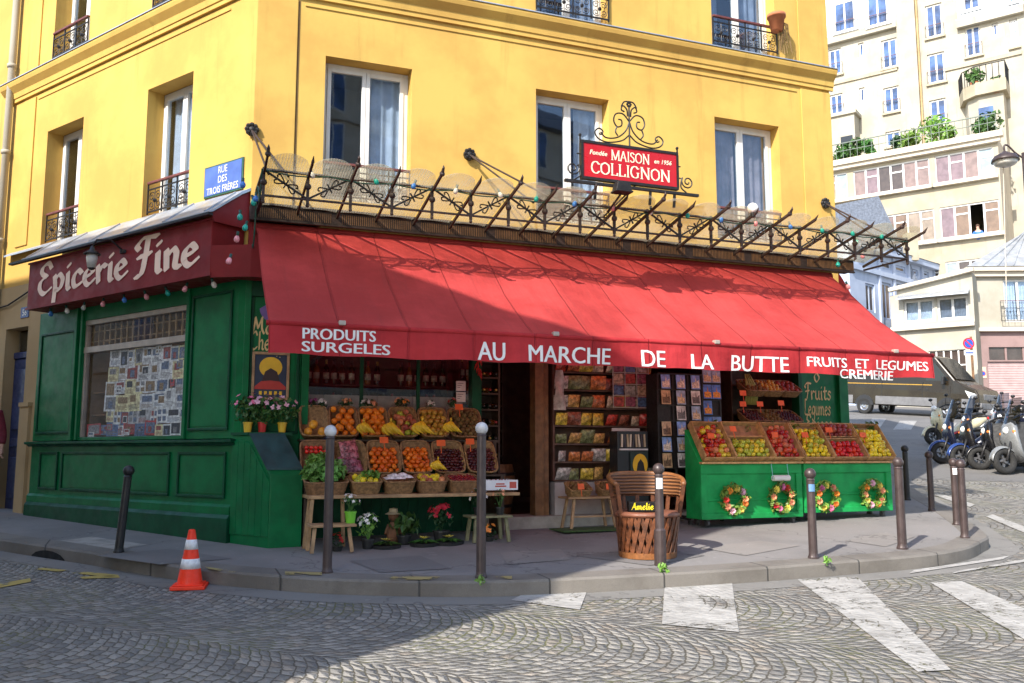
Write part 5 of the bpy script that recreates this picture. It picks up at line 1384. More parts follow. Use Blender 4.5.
# sprigs of artificial flowers along the top tier
for k, (px, c1) in enumerate(((314, 'purple'), (322, 'white'), (343, 'orange'), (347, 'peach'), (366, 'white'), (373, 'peach'), (399, 'peach'), (405, 'orange'), (430, 'white'), (452, 'red'))):
    t_, z = FR.hit(px, 400 + (k % 3), .10); q = FR.pt(t_, .10, z - .06)
    s_ = thing('flower_sprig', {'purple': 'dark purple', 'white': 'white', 'orange': 'orange', 'peach': 'peach', 'red': 'red'}[c1] + ' artificial flower sprig over the ' + lab1[min(5, k * 6 // 10)] + ' top tier basket', 'flower sprig', q, FR.ang, 'artificial flower sprigs along the top tier')
    mb = MB(); leafcluster(mb, (0, 0, .02), .06, 26, .05); mb.build('foliage', M_LEAFD, s_)
    mb = MB(); flowers(mb, (0, 0, .03), .05, 7, .028); mb.build('flowers', PET.get(c1, M_WHT), s_)
# step stool at the left end, low stool at the right end
def legs(parent, pts, m, w_=.035):
    for a, b in pts:
        mb = MB(); mb.bar(a, b, w_); mb.build('leg', m, parent)
t0 = FR.t(308, .8); gz = pave_z(*FR.pt(t0, .8)[:2])
ss = thing('step_stool', 'wooden two step stool propping the left end of the fruit bench', 'stool', FR.pt(t0 + .2, .9, gz), FR.ang)
legs(ss, [((-.17, .10, .50 - gz), (-.21, .14, 0)), ((-.17, -.08, .50 - gz), (-.20, -.06, 0)), ((.17, .10, .50 - gz), (.20, .14, 0)), ((.17, -.30, .24), (.20, -.34, 0)), ((-.17, -.30, .24), (-.20, -.34, 0))], M_WOODL)
mb = MB(); mb.box(-.22, .24, -.36, -.08, .25, .275); mb.build('step', M_WOODL, ss, bevel=.004)
t1 = FR.t(488, .95); gz = pave_z(*FR.pt(t1, .95)[:2])
ls_ = thing('low_stool', 'low weathered wooden stool carrying white flowers at the right end of the bench', 'stool', FR.pt(t1, .95, gz), FR.ang)
legs(ls_, [((sx * .17, sy * .11, .26), (sx * .20, sy * .13, 0)) for sx in (-1, 1) for sy in (-1, 1)], mat('weathered grey green timber', (.20, .19, .10), .7, var=.3, scale=12, bump=.2))
mb = MB(); mb.box(-.24, .24, -.15, .15, .26, .285); mb.build('seat', mat('weathered grey green timber', (.2, .19, .1)), ls_, bevel=.004)
# plants under the bench
def P2(px, py, n_): 
    t_, z = FR.hit(px, py, n_); q = FR.pt(t_, n_); return (q.x, q.y, pave_z(q.x, q.y))
M_LIME = mat('lime green pot', (.18, .55, .04), .4, var=.05); M_BLK = mat('black plastic pot', (.02, .02, .02), .5)
q = FR.pt(FR.t(351, 1.05), 1.10, .0); pot_plant('potted_plant', 'white flowered plant in a lime green pot on the step stool', 'potted plant', (q.x, q.y, .275 + pave_z(*FR.pt(t0, .8)[:2])), M_LIME, .06, .12, M_LEAF, 'white', 14, .02, .10, 40, .04, .08)
pot_plant('potted_plant', 'white daisy like plant on the ground beside the step stool', 'potted plant', P2(368, 540, 1.0), M_BLK, .07, .10, M_LEAFL, 'white', 26, .022, .13, 60, .05, .13)
pot_plant('potted_plant', 'red cyclamen in a dark pot on the ground under the bench', 'potted plant', P2(441, 536, .85), M_BLK, .09, .13, M_LEAFD, 'red', 22, .04, .14, 60, .07, .14)
pot_plant('potted_plant', 'broad leaved green plant on the ground under the middle of the bench', 'potted plant', P2(404, 538, .85), M_BLK, .08, .10, M_LEAF, None, 0, 0, .15, 50, .10, .10)
pot_plant('potted_plant', 'small red flowered plant on the ground behind the tall left bollard', 'potted plant', P2(337, 545, 1.05), M_BLK, .06, .05, M_LEAFD, 'red', 16, .026, .10, 30, .04, .03)
pot_plant('potted_plant', 'white flowered plant on the left half of the low stool', 'potted plant', tuple(FR.pt(FR.t(479, .95), .95, .287 + gz)), M_BLK, .06, .08, M_LEAFD, 'white', 16, .024, .11, 40, .05, .09)
pot_plant('potted_plant', 'plant with pale dry flowers on the right half of the low stool', 'potted plant', tuple(FR.pt(FR.t(499, .95), .98, .287 + gz)), M_BLK, .05, .08, M_LEAF, 'peach', 9, .02, .10, 40, .035, .12)
pot_plant('potted_plant', 'orange flowered plant on the ground under the low stool', 'potted plant', P2(489, 534, .95), M_BLK, .06, .05, M_LEAFD, 'orange', 12, .03, .12, 40, .05, .03)
for px, lab in ((386, 'first'), (424, 'second'), (449, 'third')):
    q = P2(px, 541 - (px - 386) * .05, 1.0)
    t_ = thing('rosette_plant', lab + ' yellow hearted rosette plant from the left on the ground under the bench', 'potted plant', q, R.random() * 6, 'yellow hearted rosette plants under the bench')
    mb = MB(); 
    for k in range(26):
        a = k * 2.4; L_ = .05 + .004 * k; mb.add([(.01 * cos(a), .01 * sin(a), .05), (L_ * .6 * cos(a + .3), L_ * .6 * sin(a + .3), .06), (L_ * 1.3 * cos(a), L_ * 1.3 * sin(a), .055 - .001 * k), (L_ * .6 * cos(a - .3), L_ * .6 * sin(a - .3), .06)], [(0, 1, 2, 3)])
    mb.build('leaves', M_LEAF, t_)
    mb = MB()
    for k in range(14):
        a = k * 2.4; L_ = .02 + .004 * k; mb.add([(0, 0, .07), (L_ * .6 * cos(a + .35), L_ * .6 * sin(a + .35), .085), (L_ * 1.3 * cos(a), L_ * 1.3 * sin(a), .095), (L_ * .6 * cos(a - .35), L_ * .6 * sin(a - .35), .085)], [(0, 1, 2, 3)])
    mb.build('heart_leaves', PET['yellow'], t_)
    mb = MB(); mb.lathe([(.0, -.01), (.15, -.01), (.16, .03), (.14, .03), (0, .02)], 16, sx=1.1); mb.build('saucer', M_BLK, t_)
# small straw doll figure standing among the plants
q = P2(393, 536, .72)
dl = thing('straw_doll', 'small brown and cream doll ornament standing among the plants under the bench', 'ornament', q, FR.ang)
mb = MB(); mb.lathe([(0, 0), (.06, 0), (.075, .1), (.05, .2), (.03, .23)], 12); mb.ball((0, 0, .29), .058, 12, 8); mb.tube([(-.05, 0, .2), (-.09, -.03, .1)], .018, 6); mb.tube([(.05, 0, .2), (.09, -.03, .1)], .018, 6); mb.build('body', mat('doll brown cloth', (.22, .10, .05), .9, var=.2), dl, smooth=True)
mb = MB(); mb.lathe([(.095, .31), (.05, .335), (.045, .37), (0, .38)], 12); mb.build('hat', mat('doll cream straw', (.55, .42, .26), .9), dl)

# ---- shop interior: bottle shelves behind the window, wine racks by the door
def shelf_unit(name, label, t_a, t_b, n_, z0, z1, nsh, depth=.28, m=M_WOODD, back=True):
    o = thing(name, label, 'shelf', FR.pt((t_a + t_b) / 2, n_, z0), FR.ang); w_ = (t_b - t_a) / 2; H = z1 - z0
    mb = MB(); mb.box(-w_, -w_ + .025, 0, depth, 0, H); mb.build('side_panel', m, o); mb = MB(); mb.box(w_ - .025, w_, 0, depth, 0, H); mb.build('side_panel', m, o)
    for k in range(nsh):
        z = H * k / max(1, nsh - 1); mb = MB(); mb.box(-w_ + .026, w_ - .026, 0, depth, z - .012, z + .01); mb.build('shelf_board', m, o)
    if back: mb = MB(); mb.box(-w_, w_, depth + .001, depth + .015, 0, H); mb.build('back_panel', m, o)
    return o
def bottle_mesh(c, lab):
    mb = MB(); mb.lathe([(0, 0), (.036, 0), (.038, .01), (.038, .17), (.03, .205), (.014, .23), (.0135, .29), (.016, .292), (.016, .30), (0, .30)], 10)
    mb.cur = 1; mb.lathe([(.0388, .06), (.0388, .14)], 10); mb.cur = 2; mb.lathe([(.0165, .245), (.017, .302), (0, .303)], 8)
    return mb.mesh('bottle', [mat('bottle glass ' + lab, c, .08, var=.1), mat('paper label ' + lab, (.60, .55, .45), .7, var=.3, scale=30), mat('foil ' + lab, R.choice([(.35, .05, .05), (.45, .33, .08), (.06, .06, .06)]), .3, .4)], True)
BOT = [bottle_mesh(c, k) for k, c in (('green', (.01, .03, .012)), ('brown', (.05, .018, .006)), ('black', (.008, .008, .01)), ('amber', (.25, .10, .02)))]
SH1 = shelf_unit('wall_shelf', 'dark shelf of wine bottles seen through the window behind the fruit', .74, 2.62, -.75, 1.0, 2.62, 5)
for k in range(5):
    z = 1.0 + 1.62 * k / 4 + .012
    if k == 4: continue
    for i in range(17):
        t_ = .82 + i * .108
        if R.random() < .12: continue
        put_mesh('bottle', R.choice(BOT), TM(t_ + R.uniform(-.01, .01), -.83 + R.uniform(-.02, .02), z, 0, R.random() * 6), 'wine bottle on the dark shelf behind the window', 'bottle', 'wine bottles behind the window')
# pale low screen just inside the window
sc = thing('window_screen', 'low pale board standing inside the window above the fruit', 'screen', FR.pt(1.7, -.25, 1.35), FR.ang)
mb = MB()
for i in range(9): mb.box(-.98 + i * .215, -.98 + i * .215 + .21, 0, .015, -.5, .30)
mb.build('board', mat('pale screen board', (.45, .40, .36), .7, var=.2), sc)
SH2 = shelf_unit('wine_rack', 'tall wine rack of bottle ends left of the open shop door', 2.80, 3.10, -.12, .3, 2.5, 12, .25)
for k in range(11):
    for i in range(3):
        z = .3 + 2.2 * k / 11 + .045; o = put_mesh('bottle', R.choice(BOT), Matrix.Translation(FR.pt(2.87 + i * .08, -.10, z)) @ Matrix.Rotation(FR.ang, 4, 'Z') @ Matrix.Rotation(radians(-90), 4, 'X') @ Matrix.Translation((0, 0, -.30)) if False else Matrix.Translation(FR.pt(2.87 + i * .08, -.37, z)) @ Matrix.Rotation(FR.ang, 4, 'Z') @ Matrix.Rotation(radians(90), 4, 'X'), 'wine bottle lying in the rack beside the shop door', 'bottle', 'wine bottles in the door rack')
SH3 = shelf_unit('bottle_wall', 'tall dark bottle wall at the back of the open doorway', 2.82, 3.46, -.95, .25, 2.6, 8)
for k in range(7):
    z = .25 + 2.35 * k / 7 + .012
    for i in range(6): put_mesh('bottle', R.choice(BOT), TM(2.89 + i * .100, -1.05, z, 0, R.random() * 6), 'wine bottle at the back of the open doorway', 'bottle', 'wine bottles at the back of the shop')
bb = thing('barrel', 'half hidden brown wooden barrel standing inside the shop doorway', 'barrel', FR.pt(3.15, -.55, .2))
mb = MB(); mb.lathe([(0, 0), (.24, 0), (.29, .3), (.30, .45), (.26, .62), (.0, .62)], 20); mb.build('staves', M_WOOD, bb, smooth=False)
for z, r_ in ((.1, .262), (.5, .297)): mb = MB(); mb.lathe([(r_, z - .02), (r_ + .006, z), (r_, z + .02)], 20); mb.build('hoop', M_IRON, bb)
# red garland of dried peppers and the small white notices by the door
gd = thing('pepper_garland', 'string of dark red peppers hung on the door side of the window', 'garland', FR.pt(2.72, .14, 1.0), FR.ang)
mb = MB(); mb.tube([(0, 0, .9), (0, 0, 1.75)], .005, 4)
for k in range(40):
    a = R.random() * 6.28; z = .9 + .85 * k / 40; mb.tube([(0, 0, z + .03), (.03 * cos(a), .03 * sin(a), z), (.05 * cos(a), .05 * sin(a), z - .06)], [.006, .011, .002], 5)
mb.build('peppers', PET['red'], gd, smooth=True)
for k, (py) in enumerate((386, 397)):
    t_, z = FR.hit(461, py, .08); o = thing('paper_notice', ['upper', 'lower'][k] + ' white paper notice taped to the post beside the shop door', 'notice', FR.pt(t_, .075, z), FR.ang)
    mb = MB(); mb.box(-.06, .06, -.002, .002, -.06, .06); mb.build('sheet', mat('notice paper', (.60, .58, .56), .7), o)
    mb = MB(); 
    for j in range(3): mb.box(-.045, .03 - .02 * j, -.0035, -.0025, .03 - j * .025, .036 - j * .025)
    mb.build('printed_lines', M_DARK, o)

# ---- snack shelf by the door
SA, SB = FR.t(553, -.02), FR.t(652, -.02)
SK = shelf_unit('snack_shelf', 'tall shelf packed with coloured snack packets right of the open door', SA, SB, -.02, .62, 2.45, 9, .30, mat('dull red brown shelf', (.12, .06, .045), .6, var=.2))
mb = MB(); w_ = (SB - SA) / 2; mb.box(-w_, w_ * .2, -.05, .3, -.42, -.02); mb.build('cabinet', mat('grey white cabinet', (.36, .34, .33), .6, dirt=.2), SK)
PK = []
for k, c in enumerate(((.42, .05, .03), (.50, .30, .10), (.55, .45, .32), (.25, .08, .05), (.55, .40, .06), (.20, .22, .10), (.40, .36, .34), (.48, .15, .05))):
    mb = MB(); mb.grid(lambda u, v: ((u - .5) * .15, -.03 * sin(pi * u) * sin(pi * v) ** .6, v * .135), 6, 6); mb.grid(lambda u, v: ((u - .5) * .15, .03 * sin(pi * u) * sin(pi * v) ** .6, v * .135), 6, 6)
    PK.append(mb.mesh('snack_packet', mat('packet film %s' % ['red', 'tan', 'cream', 'brown', 'yellow', 'olive', 'grey', 'rust'][k], c, .3, var=.7, scale=28, coord='Object', rnd=.3), True))
shn = ['lowest', 'second lowest', 'third lowest', 'fourth lowest', 'middle', 'upper middle', 'upper', 'highest']
for k in range(8):
    z = .62 + 1.83 * k / 8 + .012
    for i in range(8):
        put_mesh('snack_packet', R.choice(PK), TM(SA + .10 + i * (SB - SA - .2) / 7, .02 + R.uniform(-.02, .0), z, radians(R.uniform(2, 32)), R.uniform(-.5, .5)), 'shiny snack packet on the ' + shn[k] + ' board of the snack shelf', 'packet', 'snack packets on the ' + shn[k] + ' board', R.uniform(.9, 1.35))
# hanging yellow packet and white bag
o = put_mesh('lamp_shade', PK[4], TM(FR.t(549, .1), .1, 2.12), 'small yellow sign card above the left side of the snack shelf', 'card', None)
o.name = 'yellow_card'
o = MB(); o.grid(lambda u, v: ((u - .5) * .16 * (1 - .4 * v), -.05 * sin(pi * u) + .02 * sin(9 * v + 4 * u), v * .5), 10, 14); o = o.build('plastic_bag', colmat('crumpled white plastic', (.45, .42, .40), .35, 0, var=.3), None, smooth=True); o.matrix_world = TM(FR.t(560, .1), .1, 1.5); tag(o, 'crumpled white plastic bag hanging at the left of the snack shelf', 'bag')
# low trestle with two baskets in front of the snack shelf
q = FR.pt(FR.t(588, .35), .35); gz = pave_z(q.x, q.y)
tt = thing('low_table', 'low pale wooden trestle table with two dark baskets before the snack shelf', 'table', (q.x, q.y, gz), FR.ang)
legs(tt, [((sx * .24, sy * .10, .36), (sx * .30, sy * .14, 0)) for sx in (-1, 1) for sy in (-1, 1)], M_WOODL, .03)
mb = MB(); mb.box(-.34, .34, -.15, .15, .36, .385); mb.build('tabletop', M_WOODL, tt, bevel=.004); mb = MB(); mb.bar((-.27, -.12, .15), (.27, -.12, .15), .02); mb.build('stretcher', M_WOODL, tt)
for k, px in enumerate((577, 607)):
    t_ = FR.t(px, .35); M_ = TM(t_, .38, gz + .50, radians(22)); basket(M_, .30, .26, .12, ['dark wicker basket of nuts on the left of the low table', 'dark wicker basket of nuts on the right of the low table'][k], 'baskets on the low table')
    heap('kiwi', M_, .24, .20, .028, 'in the ' + ['left', 'right'][k] + ' basket on the low table', 'in the ' + ['left', 'right'][k] + ' low table basket', layers=1)
    t_, z = FR.hit((581, 610)[k], 486.5, .56); tagcard(TM(t_, .56, z, radians(-10), (.3, -.1)[k]), ['orange price card on the left basket of the low table', 'orange price card on the right basket of the low table'][k])
a_, b_ = P2(565, 521, .3), P2(612, 530, .3)
dm = MB(); q = FR.pt(FR.t(590, .55), .55)
dm.box(-.45, .45, -.22, .22, .004, .018); o = dm.build('door_mat', mat('green door mat', (.04, .08, .02), .95, var=.4, scale=60, bump=.4), None, loc=(q.x, q.y, pave_z(q.x, q.y) + .004), rz=FR.ang); tag(o, 'green door mat lying on the pavement before the snack shelf', 'door mat')

# ---- book and poster stand
ps = thing('poster_stand', 'black display stand with small books on top and a poster with a yellow disc', 'display stand', FR.pt(FR.t(633, .32), .32, .22), FR.ang)
mb = MB(); mb.box(-.22, .22, 0, .22, 0, 1.02); mb.build('cabinet', mat('black laminate', (.012, .014, .018), .4), ps, bevel=.006)
mb = MB(); mb.box(-.20, .20, -.03, .0, .78, .80); mb.box(-.20, .20, .18, .20, .80, 1.06); mb.build('book_tray', mat('white tray', (.55, .55, .55), .5), ps)
mb = MB()
for i in range(9): mb.cur = i % 3; mb.obox((-.16 + i * .04, .03, .90), (.022, .10, .16), Matrix.Rotation(R.uniform(-.15, .15), 3, 'Y'))
mb.build('book_row', [mat('book cream', (.55, .50, .40), .6), mat('book dark', (.05, .05, .06), .6), mat('book buff', (.40, .33, .22), .6)], ps)
mb = MB(); mb.box(-.05, .20, -.025, -.004, .30, .76)
mb.cur = 1; mb.prism([(.085 + .105 * cos(a * pi / 14), .60 + .135 * sin(a * pi / 14)) for a in range(28)], -.029, -.0255, 'y')
mb.cur = 2; mb.prism([(.03, .52), (.05, .62), (.09, .67), (.13, .62), (.15, .52)], -.032, -.0295, 'y')
mb.cur = 3; mb.prism([(-.04, .32), (.0, .46), (.05, .52), (.13, .52), (.19, .46), (.19, .32)], -.034, -.0325, 'y')
mb.cur = 4; mb.prism([(-.05, .32), (-.05, .42), (.02, .45), (.04, .32)], -.037, -.0345, 'y')
mb.build('poster', [mat('poster green black', (.01, .03, .025), .5), mat('print yellow', (.72, .44, .02)), mat('poster black', (.012, .010, .010), .5), mat('poster red', (.35, .03, .02), .5), mat('poster blue', (.05, .25, .40), .5)], ps)
# ---- grid rack of cards above
gr = thing('card_rack', 'white wire rack of small cards above the poster stand', 'rack', FR.pt(FR.t(632, .1), .10, 1.55), FR.ang)
mb = MB(); x0, x1 = -.26, .26
for i in range(4): mb.bar((x0 + i * (x1 - x0) / 3, 0, 0), (x0 + i * (x1 - x0) / 3, 0, .75), .008)
for j in range(6): mb.bar((x0, 0, j * .15), (x1, 0, j * .15), .008)
mb.build('wire_frame', mat('white wire', (.45, .43, .42), .5), gr)
for i in range(3):
    for j in range(5):
        mb = MB(); mb.box(x0 + i * .173 + .015, x0 + i * .173 + .155, .004, .008, j * .15 + .012, j * .15 + .135); mb.build('card', mat('card print %d' % ((i * 3 + j) % 5), [(.30, .05, .04), (.06, .12, .25), (.35, .28, .2), (.2, .06, .1), (.28, .3, .28)][(i * 3 + j) % 5], .5, var=.6, scale=25), gr)
# ---- postcard spinners
PCM = []
for k, (c1, c2, c3_) in enumerate((((.30, .40, .55), (.55, .42, .25), 'blue tower'), ((.50, .35, .20), (.15, .10, .06), 'sepia'), ((.60, .60, .58), (.12, .12, .12), 'grey'), ((.08, .22, .60), (.75, .30, .05), 'sunset'), ((.45, .50, .55), (.30, .28, .20), 'street'), ((.20, .35, .70), (.65, .60, .50), 'dome'))):
    mb = MB(); mb.box(-.055, .055, -.002, .002, -.078, .078); mb.cur = 1
    mb.prism([(-.045, -.065), (.045, -.065), (.045, -.01 + .02 * (k % 3)), (.012, .0), (.004, .055), (-.006, .0), (-.045, .01 - .015 * (k % 2))], -.0035, -.0022, 'y')
    PCM.append((mb.mesh('postcard', [mat('postcard sky ' + c3_, c1, .35, var=.35, scale=18), mat('postcard motif ' + c3_, c2, .35, var=.5, scale=40)]), c3_))
def spinner(label, px0, px1, n_, zb, zt, cols, rows, names, depth=.3):
    t_a, t_b = FR.t(px0, n_), FR.t(px1, n_); c_ = (t_a + t_b) / 2; w_ = (t_b - t_a) / 2; q = FR.pt(c_, n_); gz = pave_z(q.x, q.y)
    o = thing('postcard_rack', label, 'postcard rack', (q.x, q.y, gz), FR.ang); zb -= gz; zt -= gz
    mb = MB()
    for i in range(cols + 1): x = -w_ + 2 * w_ * i / cols; mb.bar((x, .004, zb), (x, .004, zt), .022, .01)
    for j in range(rows + 1): z = zb + (zt - zb) * j / rows; mb.box(-w_, w_, -.012, .012, z - .012, z + .006)
    mb.build('wire_frame', M_IRON, o)
    mb = MB(); mb.box(-w_, w_, .02, .03, zb, zt); mb.box(-w_, -w_ + .01, .03, depth, zb, zt); mb.box(w_ - .01, w_, .03, depth, zb, zt); mb.build('back_panel', M_IRON, o)
    mb = MB(); mb.tube([(0, depth / 2, 0), (0, depth / 2, zb)], .025, 8); mb.build('post', M_IRON, o)
    for k in range(3):
        a = k * 2.094 + .6; mb = MB(); mb.bar((0, depth / 2, .09), (.28 * cos(a), depth / 2 + .28 * sin(a), .06), .03); mb.lathe([(0, -.0), (.03, .0), (.03, .05), (0, .05)], 8, (.28 * cos(a), depth / 2 + .28 * sin(a), 0)); mb.build('foot', M_IRON, o)
    for i in range(cols):
        for j in range(rows):
            x = c_ - w_ + 2 * w_ * (i + .5) / cols; z = zb + gz + (zt - zb) * (j + .5) / rows
            if R.random() < .06: continue
            me, nm = PCM[names[(i * 7 + j * 3 + i * j) % len(names)]]
            put_mesh('postcard', me, TM(x, n_ + .012, z, radians(-6)), nm + ' postcard in the ' + ('broad' if cols > 1 and w_ > .2 else 'narrow') + ' postcard rack', 'postcard', nm + ' postcards in the ' + ('broad' if w_ > .2 else 'narrow') + ' rack', min(1.2, w_ / cols / .058))
    return o
z0 = FR.hit(680, 468, .45)[1]; z1 = FR.hit(680, 374, .45)[1]
spinner('broad black postcard rack between the poster stand and the green fruit stands', 659, 704, .45, z0, z1, 3, 6, [1, 2, 4, 5, 2, 0])
z0 = FR.hit(712, 432, .30)[1]; z1 = FR.hit(712, 368, .30)[1]
spinner('narrow rack of colourful postcards beside the green fruit stands', 704, 722, .30, z0, z1, 2, 4, [3, 3, 5, 3, 0])

# ---- dark tiered vegetable shelf behind the green stands
VA, VB = FR.t(733, -.05), FR.t(802, -.05)
VS = shelf_unit('vegetable_shelf', 'dark tiered vegetable shelf behind the green fruit stands', VA, VB, -.05, .30, 2.3, 6, .45)
for j, (py, row) in enumerate(((393, 'upper'), (423, 'lower'))):
    for k in range(3):
        t_ = VA + .22 + k * (VB - VA - .3) / 3; z = FR.hit(765, py, .15)[1] + .10; M_ = TM(t_, .12, z, radians(30)); basket(M_, .36, .34, .10, ['left', 'middle', 'right'][k] + ' wicker tray on the ' + row + ' tier of the dark vegetable shelf', 'wicker trays on the vegetable shelf')
        kinds = [['kiwi', 'green_apple', 'red_onion'], ['plum', 'kiwi', 'plum']][j][k] if not (j == 0 and k == 1) else 'yellow_plum'
        rr = {'kiwi': .028, 'green_apple': .036, 'red_onion': .036, 'plum': .022, 'yellow_plum': .03}[kinds]
        heap(kinds, M_, .30, .28, rr, 'in the ' + ['left', 'middle', 'right'][k] + ' tray of the ' + row + ' shelf tier', 'in the ' + ['left', 'middle', 'right'][k] + ' ' + row + ' tray', layers=1)
for k in range(10):
    mb = MB(); t_ = VA + .10 + .02 * k; mb.tube([(0, 0, 0), (.03, .02, .2), (-.04 - .012 * k, .0, .42)], [.012, .012, .004], 6); o = mb.build('leek', colmat('pale green stalk', (.34, .36, .10), .5, .3), None, smooth=True); o.matrix_world = TM(t_, .12, 1.62, radians(10), R.uniform(-.2, .2)); tag(o, 'long pale green leek leaning on the upper tier of the vegetable shelf', 'leek', 'leeks on the vegetable shelf')
for k, (px, py, w__) in enumerate(((743, 393, 'upper left'), (743, 404, 'lower left'), (760, 404, 'lower middle'), (781, 403, 'lower right'))):
    t_, z = FR.hit(px, py, .33); tagcard(TM(t_, .33, z, radians(-10)), 'orange price card hung at the ' + w__ + ' of the vegetable shelf')

# ---- the two wheeled green stands
M_STG = mat('green stand paint with painted sunlight', (.010, .27, .066), .48, spec=.25, var=.2, scale=4, bump=.06, dirt=.16)  # shopfront green lightened in colour so the stands look sunlit
M_CAST = mat('castor rubber', (.06, .06, .06), .6)
SN0, SN1 = .62, .95
def stand(px0, px1, label):
    t_a, t_b = FR.t(px0, SN1), FR.t(px1, SN1); c_ = (t_a + t_b) / 2; w_ = (t_b - t_a) / 2 - .018; q = FR.pt(c_, (SN0 + SN1) / 2); gz = pave_z(q.x, q.y)
    o = thing('produce_stand', label, 'market stand', (q.x, q.y, gz), FR.ang, 'green wheeled fruit stands'); d = (SN1 - SN0) / 2; zt = .83 - gz; zb = .085; zr = 1.26 - gz
    mb = MB(); mb.prism([(-d, zb), (d, zb), (d, zr), (-d, zt)], -w_, w_, 'x'); mb.build('body', M_STG, o, bevel=.008)
    mb = MB()
    for b_ in ((-w_, w_, zt - .12, zt), (-w_, w_, zb, zb + .07)): mb.box(b_[0], b_[1], -d - .022, -d - .001, b_[2], b_[3])
    for b_ in ((-w_, -w_ + .09), (w_ - .09, w_)): mb.box(b_[0], b_[1], -d - .022, -d - .001, zb + .07, zt - .12)
    mb.box(-w_ + .09, w_ - .09, -d - .015, -d - .001, zb + .22, zb + .245)
    mb.build('front_frame', M_STG, o, bevel=.006)
    mb = MB(); mb.box(-w_ - .005, w_ + .005, -d - .06, -d + .0, zt + .003, zt + .028); mb.build('lip', M_CRATE, o, bevel=.004)
    for sx in (-1, 1):
        for sy in (-1, 1):
            mb = MB(); x, y = sx * (w_ - .12), sy * (d - .05); mb.lathe([(0, -.018), (.036, -.018), (.04, 0), (.036, .018), (0, .018)], 12, (x, y, .04), T=Matrix.Rotation(pi / 2, 3, 'Y')); mb.box(x - .03, x + .03, y - .025, y + .025, .07, .084); mb.build('castor', M_CAST, o)
    return t_a, t_b, gz
A0, A1, G1 = stand(698, 801, 'green wheeled fruit stand nearest the postcard racks')
B0, B1, G2 = stand(801, 890, 'green wheeled fruit stand at the end beside the street corner')
def crate(M, w_, h_, d, label, group='slatted crates on the green stands'):
    o = thing('wooden_crate', label, 'crate', (0, 0, 0), 0, group); o.matrix_world = M
    for sy in (-1, 1):
        mb = MB()
        for k in range(2): z = .004 + k * (d / 2); mb.box(-w_ / 2, w_ / 2, sy * h_ / 2 - .006, sy * h_ / 2 + .006, z, z + d / 2 - .012)
        mb.build('side_slats', M_CRATE, o)
    for sx in (-1, 1):
        mb = MB(); mb.box(sx * w_ / 2 - .006, sx * w_ / 2 + .006, -h_ / 2 + .007, h_ / 2 - .007, .004, d + .015); mb.build('end_board', M_CRATE, o)
    mb = MB(); mb.box(-w_ / 2 + .008, w_ / 2 - .008, -h_ / 2 + .008, h_ / 2 - .008, .002, .010); mb.build('base_board', M_WOODL, o)
    return o
st = atan2(.45, SN1 - SN0)
def on_stand(t_, k, lift=.03):     # k runs 0 at the front lip to 1 at the back
    n_ = SN1 - (SN1 - SN0) * k; z = .83 + .45 * k + lift; return TM(t_, n_, z, st)
CR = [
 (702, 733, .5, .55, ('apple', 'apple', 'yellow_apple', 'peach'), .037, 'tall crate of red and yellow apples at the left of the first green stand', 'left crate of the first stand', .92),
 (733, 772, .30, .32, ('green_apple', 'green_apple', 'yellow_apple'), .036, 'front crate of yellow green apples in the middle of the first green stand', 'middle crate of the first stand', 1),
 (772, 801, .5, .55, ('apple', 'apple', 'peach'), .037, 'tall crate of red apples at the right of the first green stand', 'right crate of the first stand', .92),
 (802, 832, .5, .55, ('yellow_apple', 'green_apple', 'lemon'), .036, 'tall crate of yellow pears and apples at the left of the second green stand', 'left crate of the second stand', .85),
 (832, 865, .28, .30, ('tomato',), .036, 'front crate of red tomatoes in the middle of the second green stand', 'middle crate of the second stand', 1),
 (865, 892, .5, .55, ('lemon', 'lemon', 'yellow_apple'), .034, 'tall crate of yellow lemons at the right of the second green stand', 'right crate of the second stand', .88)]
for px0, px1, k, h_, kind, r, lab, grp, fill in CR:
    a, b = FR.t(px0, SN1), FR.t(px1, SN1); M_ = on_stand((a + b) / 2, k); w_ = b - a - .015
    crate(M_, w_, h_, .09, lab); heap(kind, M_ @ Matrix.Translation((0, 0, .055)), w_ - .05, h_ - .05, r, 'in the ' + grp, 'in the ' + grp, layers=2, fill=fill)
for px0, px1, lab, kind in ((733, 772, 'back crate half empty in the middle of the first green stand', None), (832, 865, 'back crate of red onions in the middle of the second green stand', 'red_onion')):
    a, b = FR.t(px0, SN1), FR.t(px1, SN1); M_ = on_stand((a + b) / 2, .82); w_ = b - a - .015
    crate(M_, w_, .22, .08, lab)
    if kind: heap(kind, M_ @ Matrix.Translation((0, 0, .055)), w_ - .05, .20, .036, 'in the back crate of the second stand', 'in the back crate of the second stand', layers=2)
    mb = MB(); mb.box(-w_ / 2 + .02, w_ / 2 - .02, -.02, .0, .05, .16) ; 
for k, (px, py, lab) in enumerate(((711, 437, 'on the left crate of the first green stand'), (733, 430, 'at the back of the half empty crate'), (748, 449, 'on the middle crate of the first green stand'), (775, 436, 'on the right crate of the first green stand'), (805, 436, 'on the left crate of the second green stand'), (839, 450, 'on the tomatoes of the second green stand'), (829, 431, 'beside the red onions of the second green stand'), (863, 436, 'on the lemon crate of the second green stand'))):
    n_ = .90; t_, z = FR.hit(px, py, n_); tagcard(TM(t_, n_, z + .015, radians(-18), R.uniform(-.15, .15)), 'orange price card ' + lab)
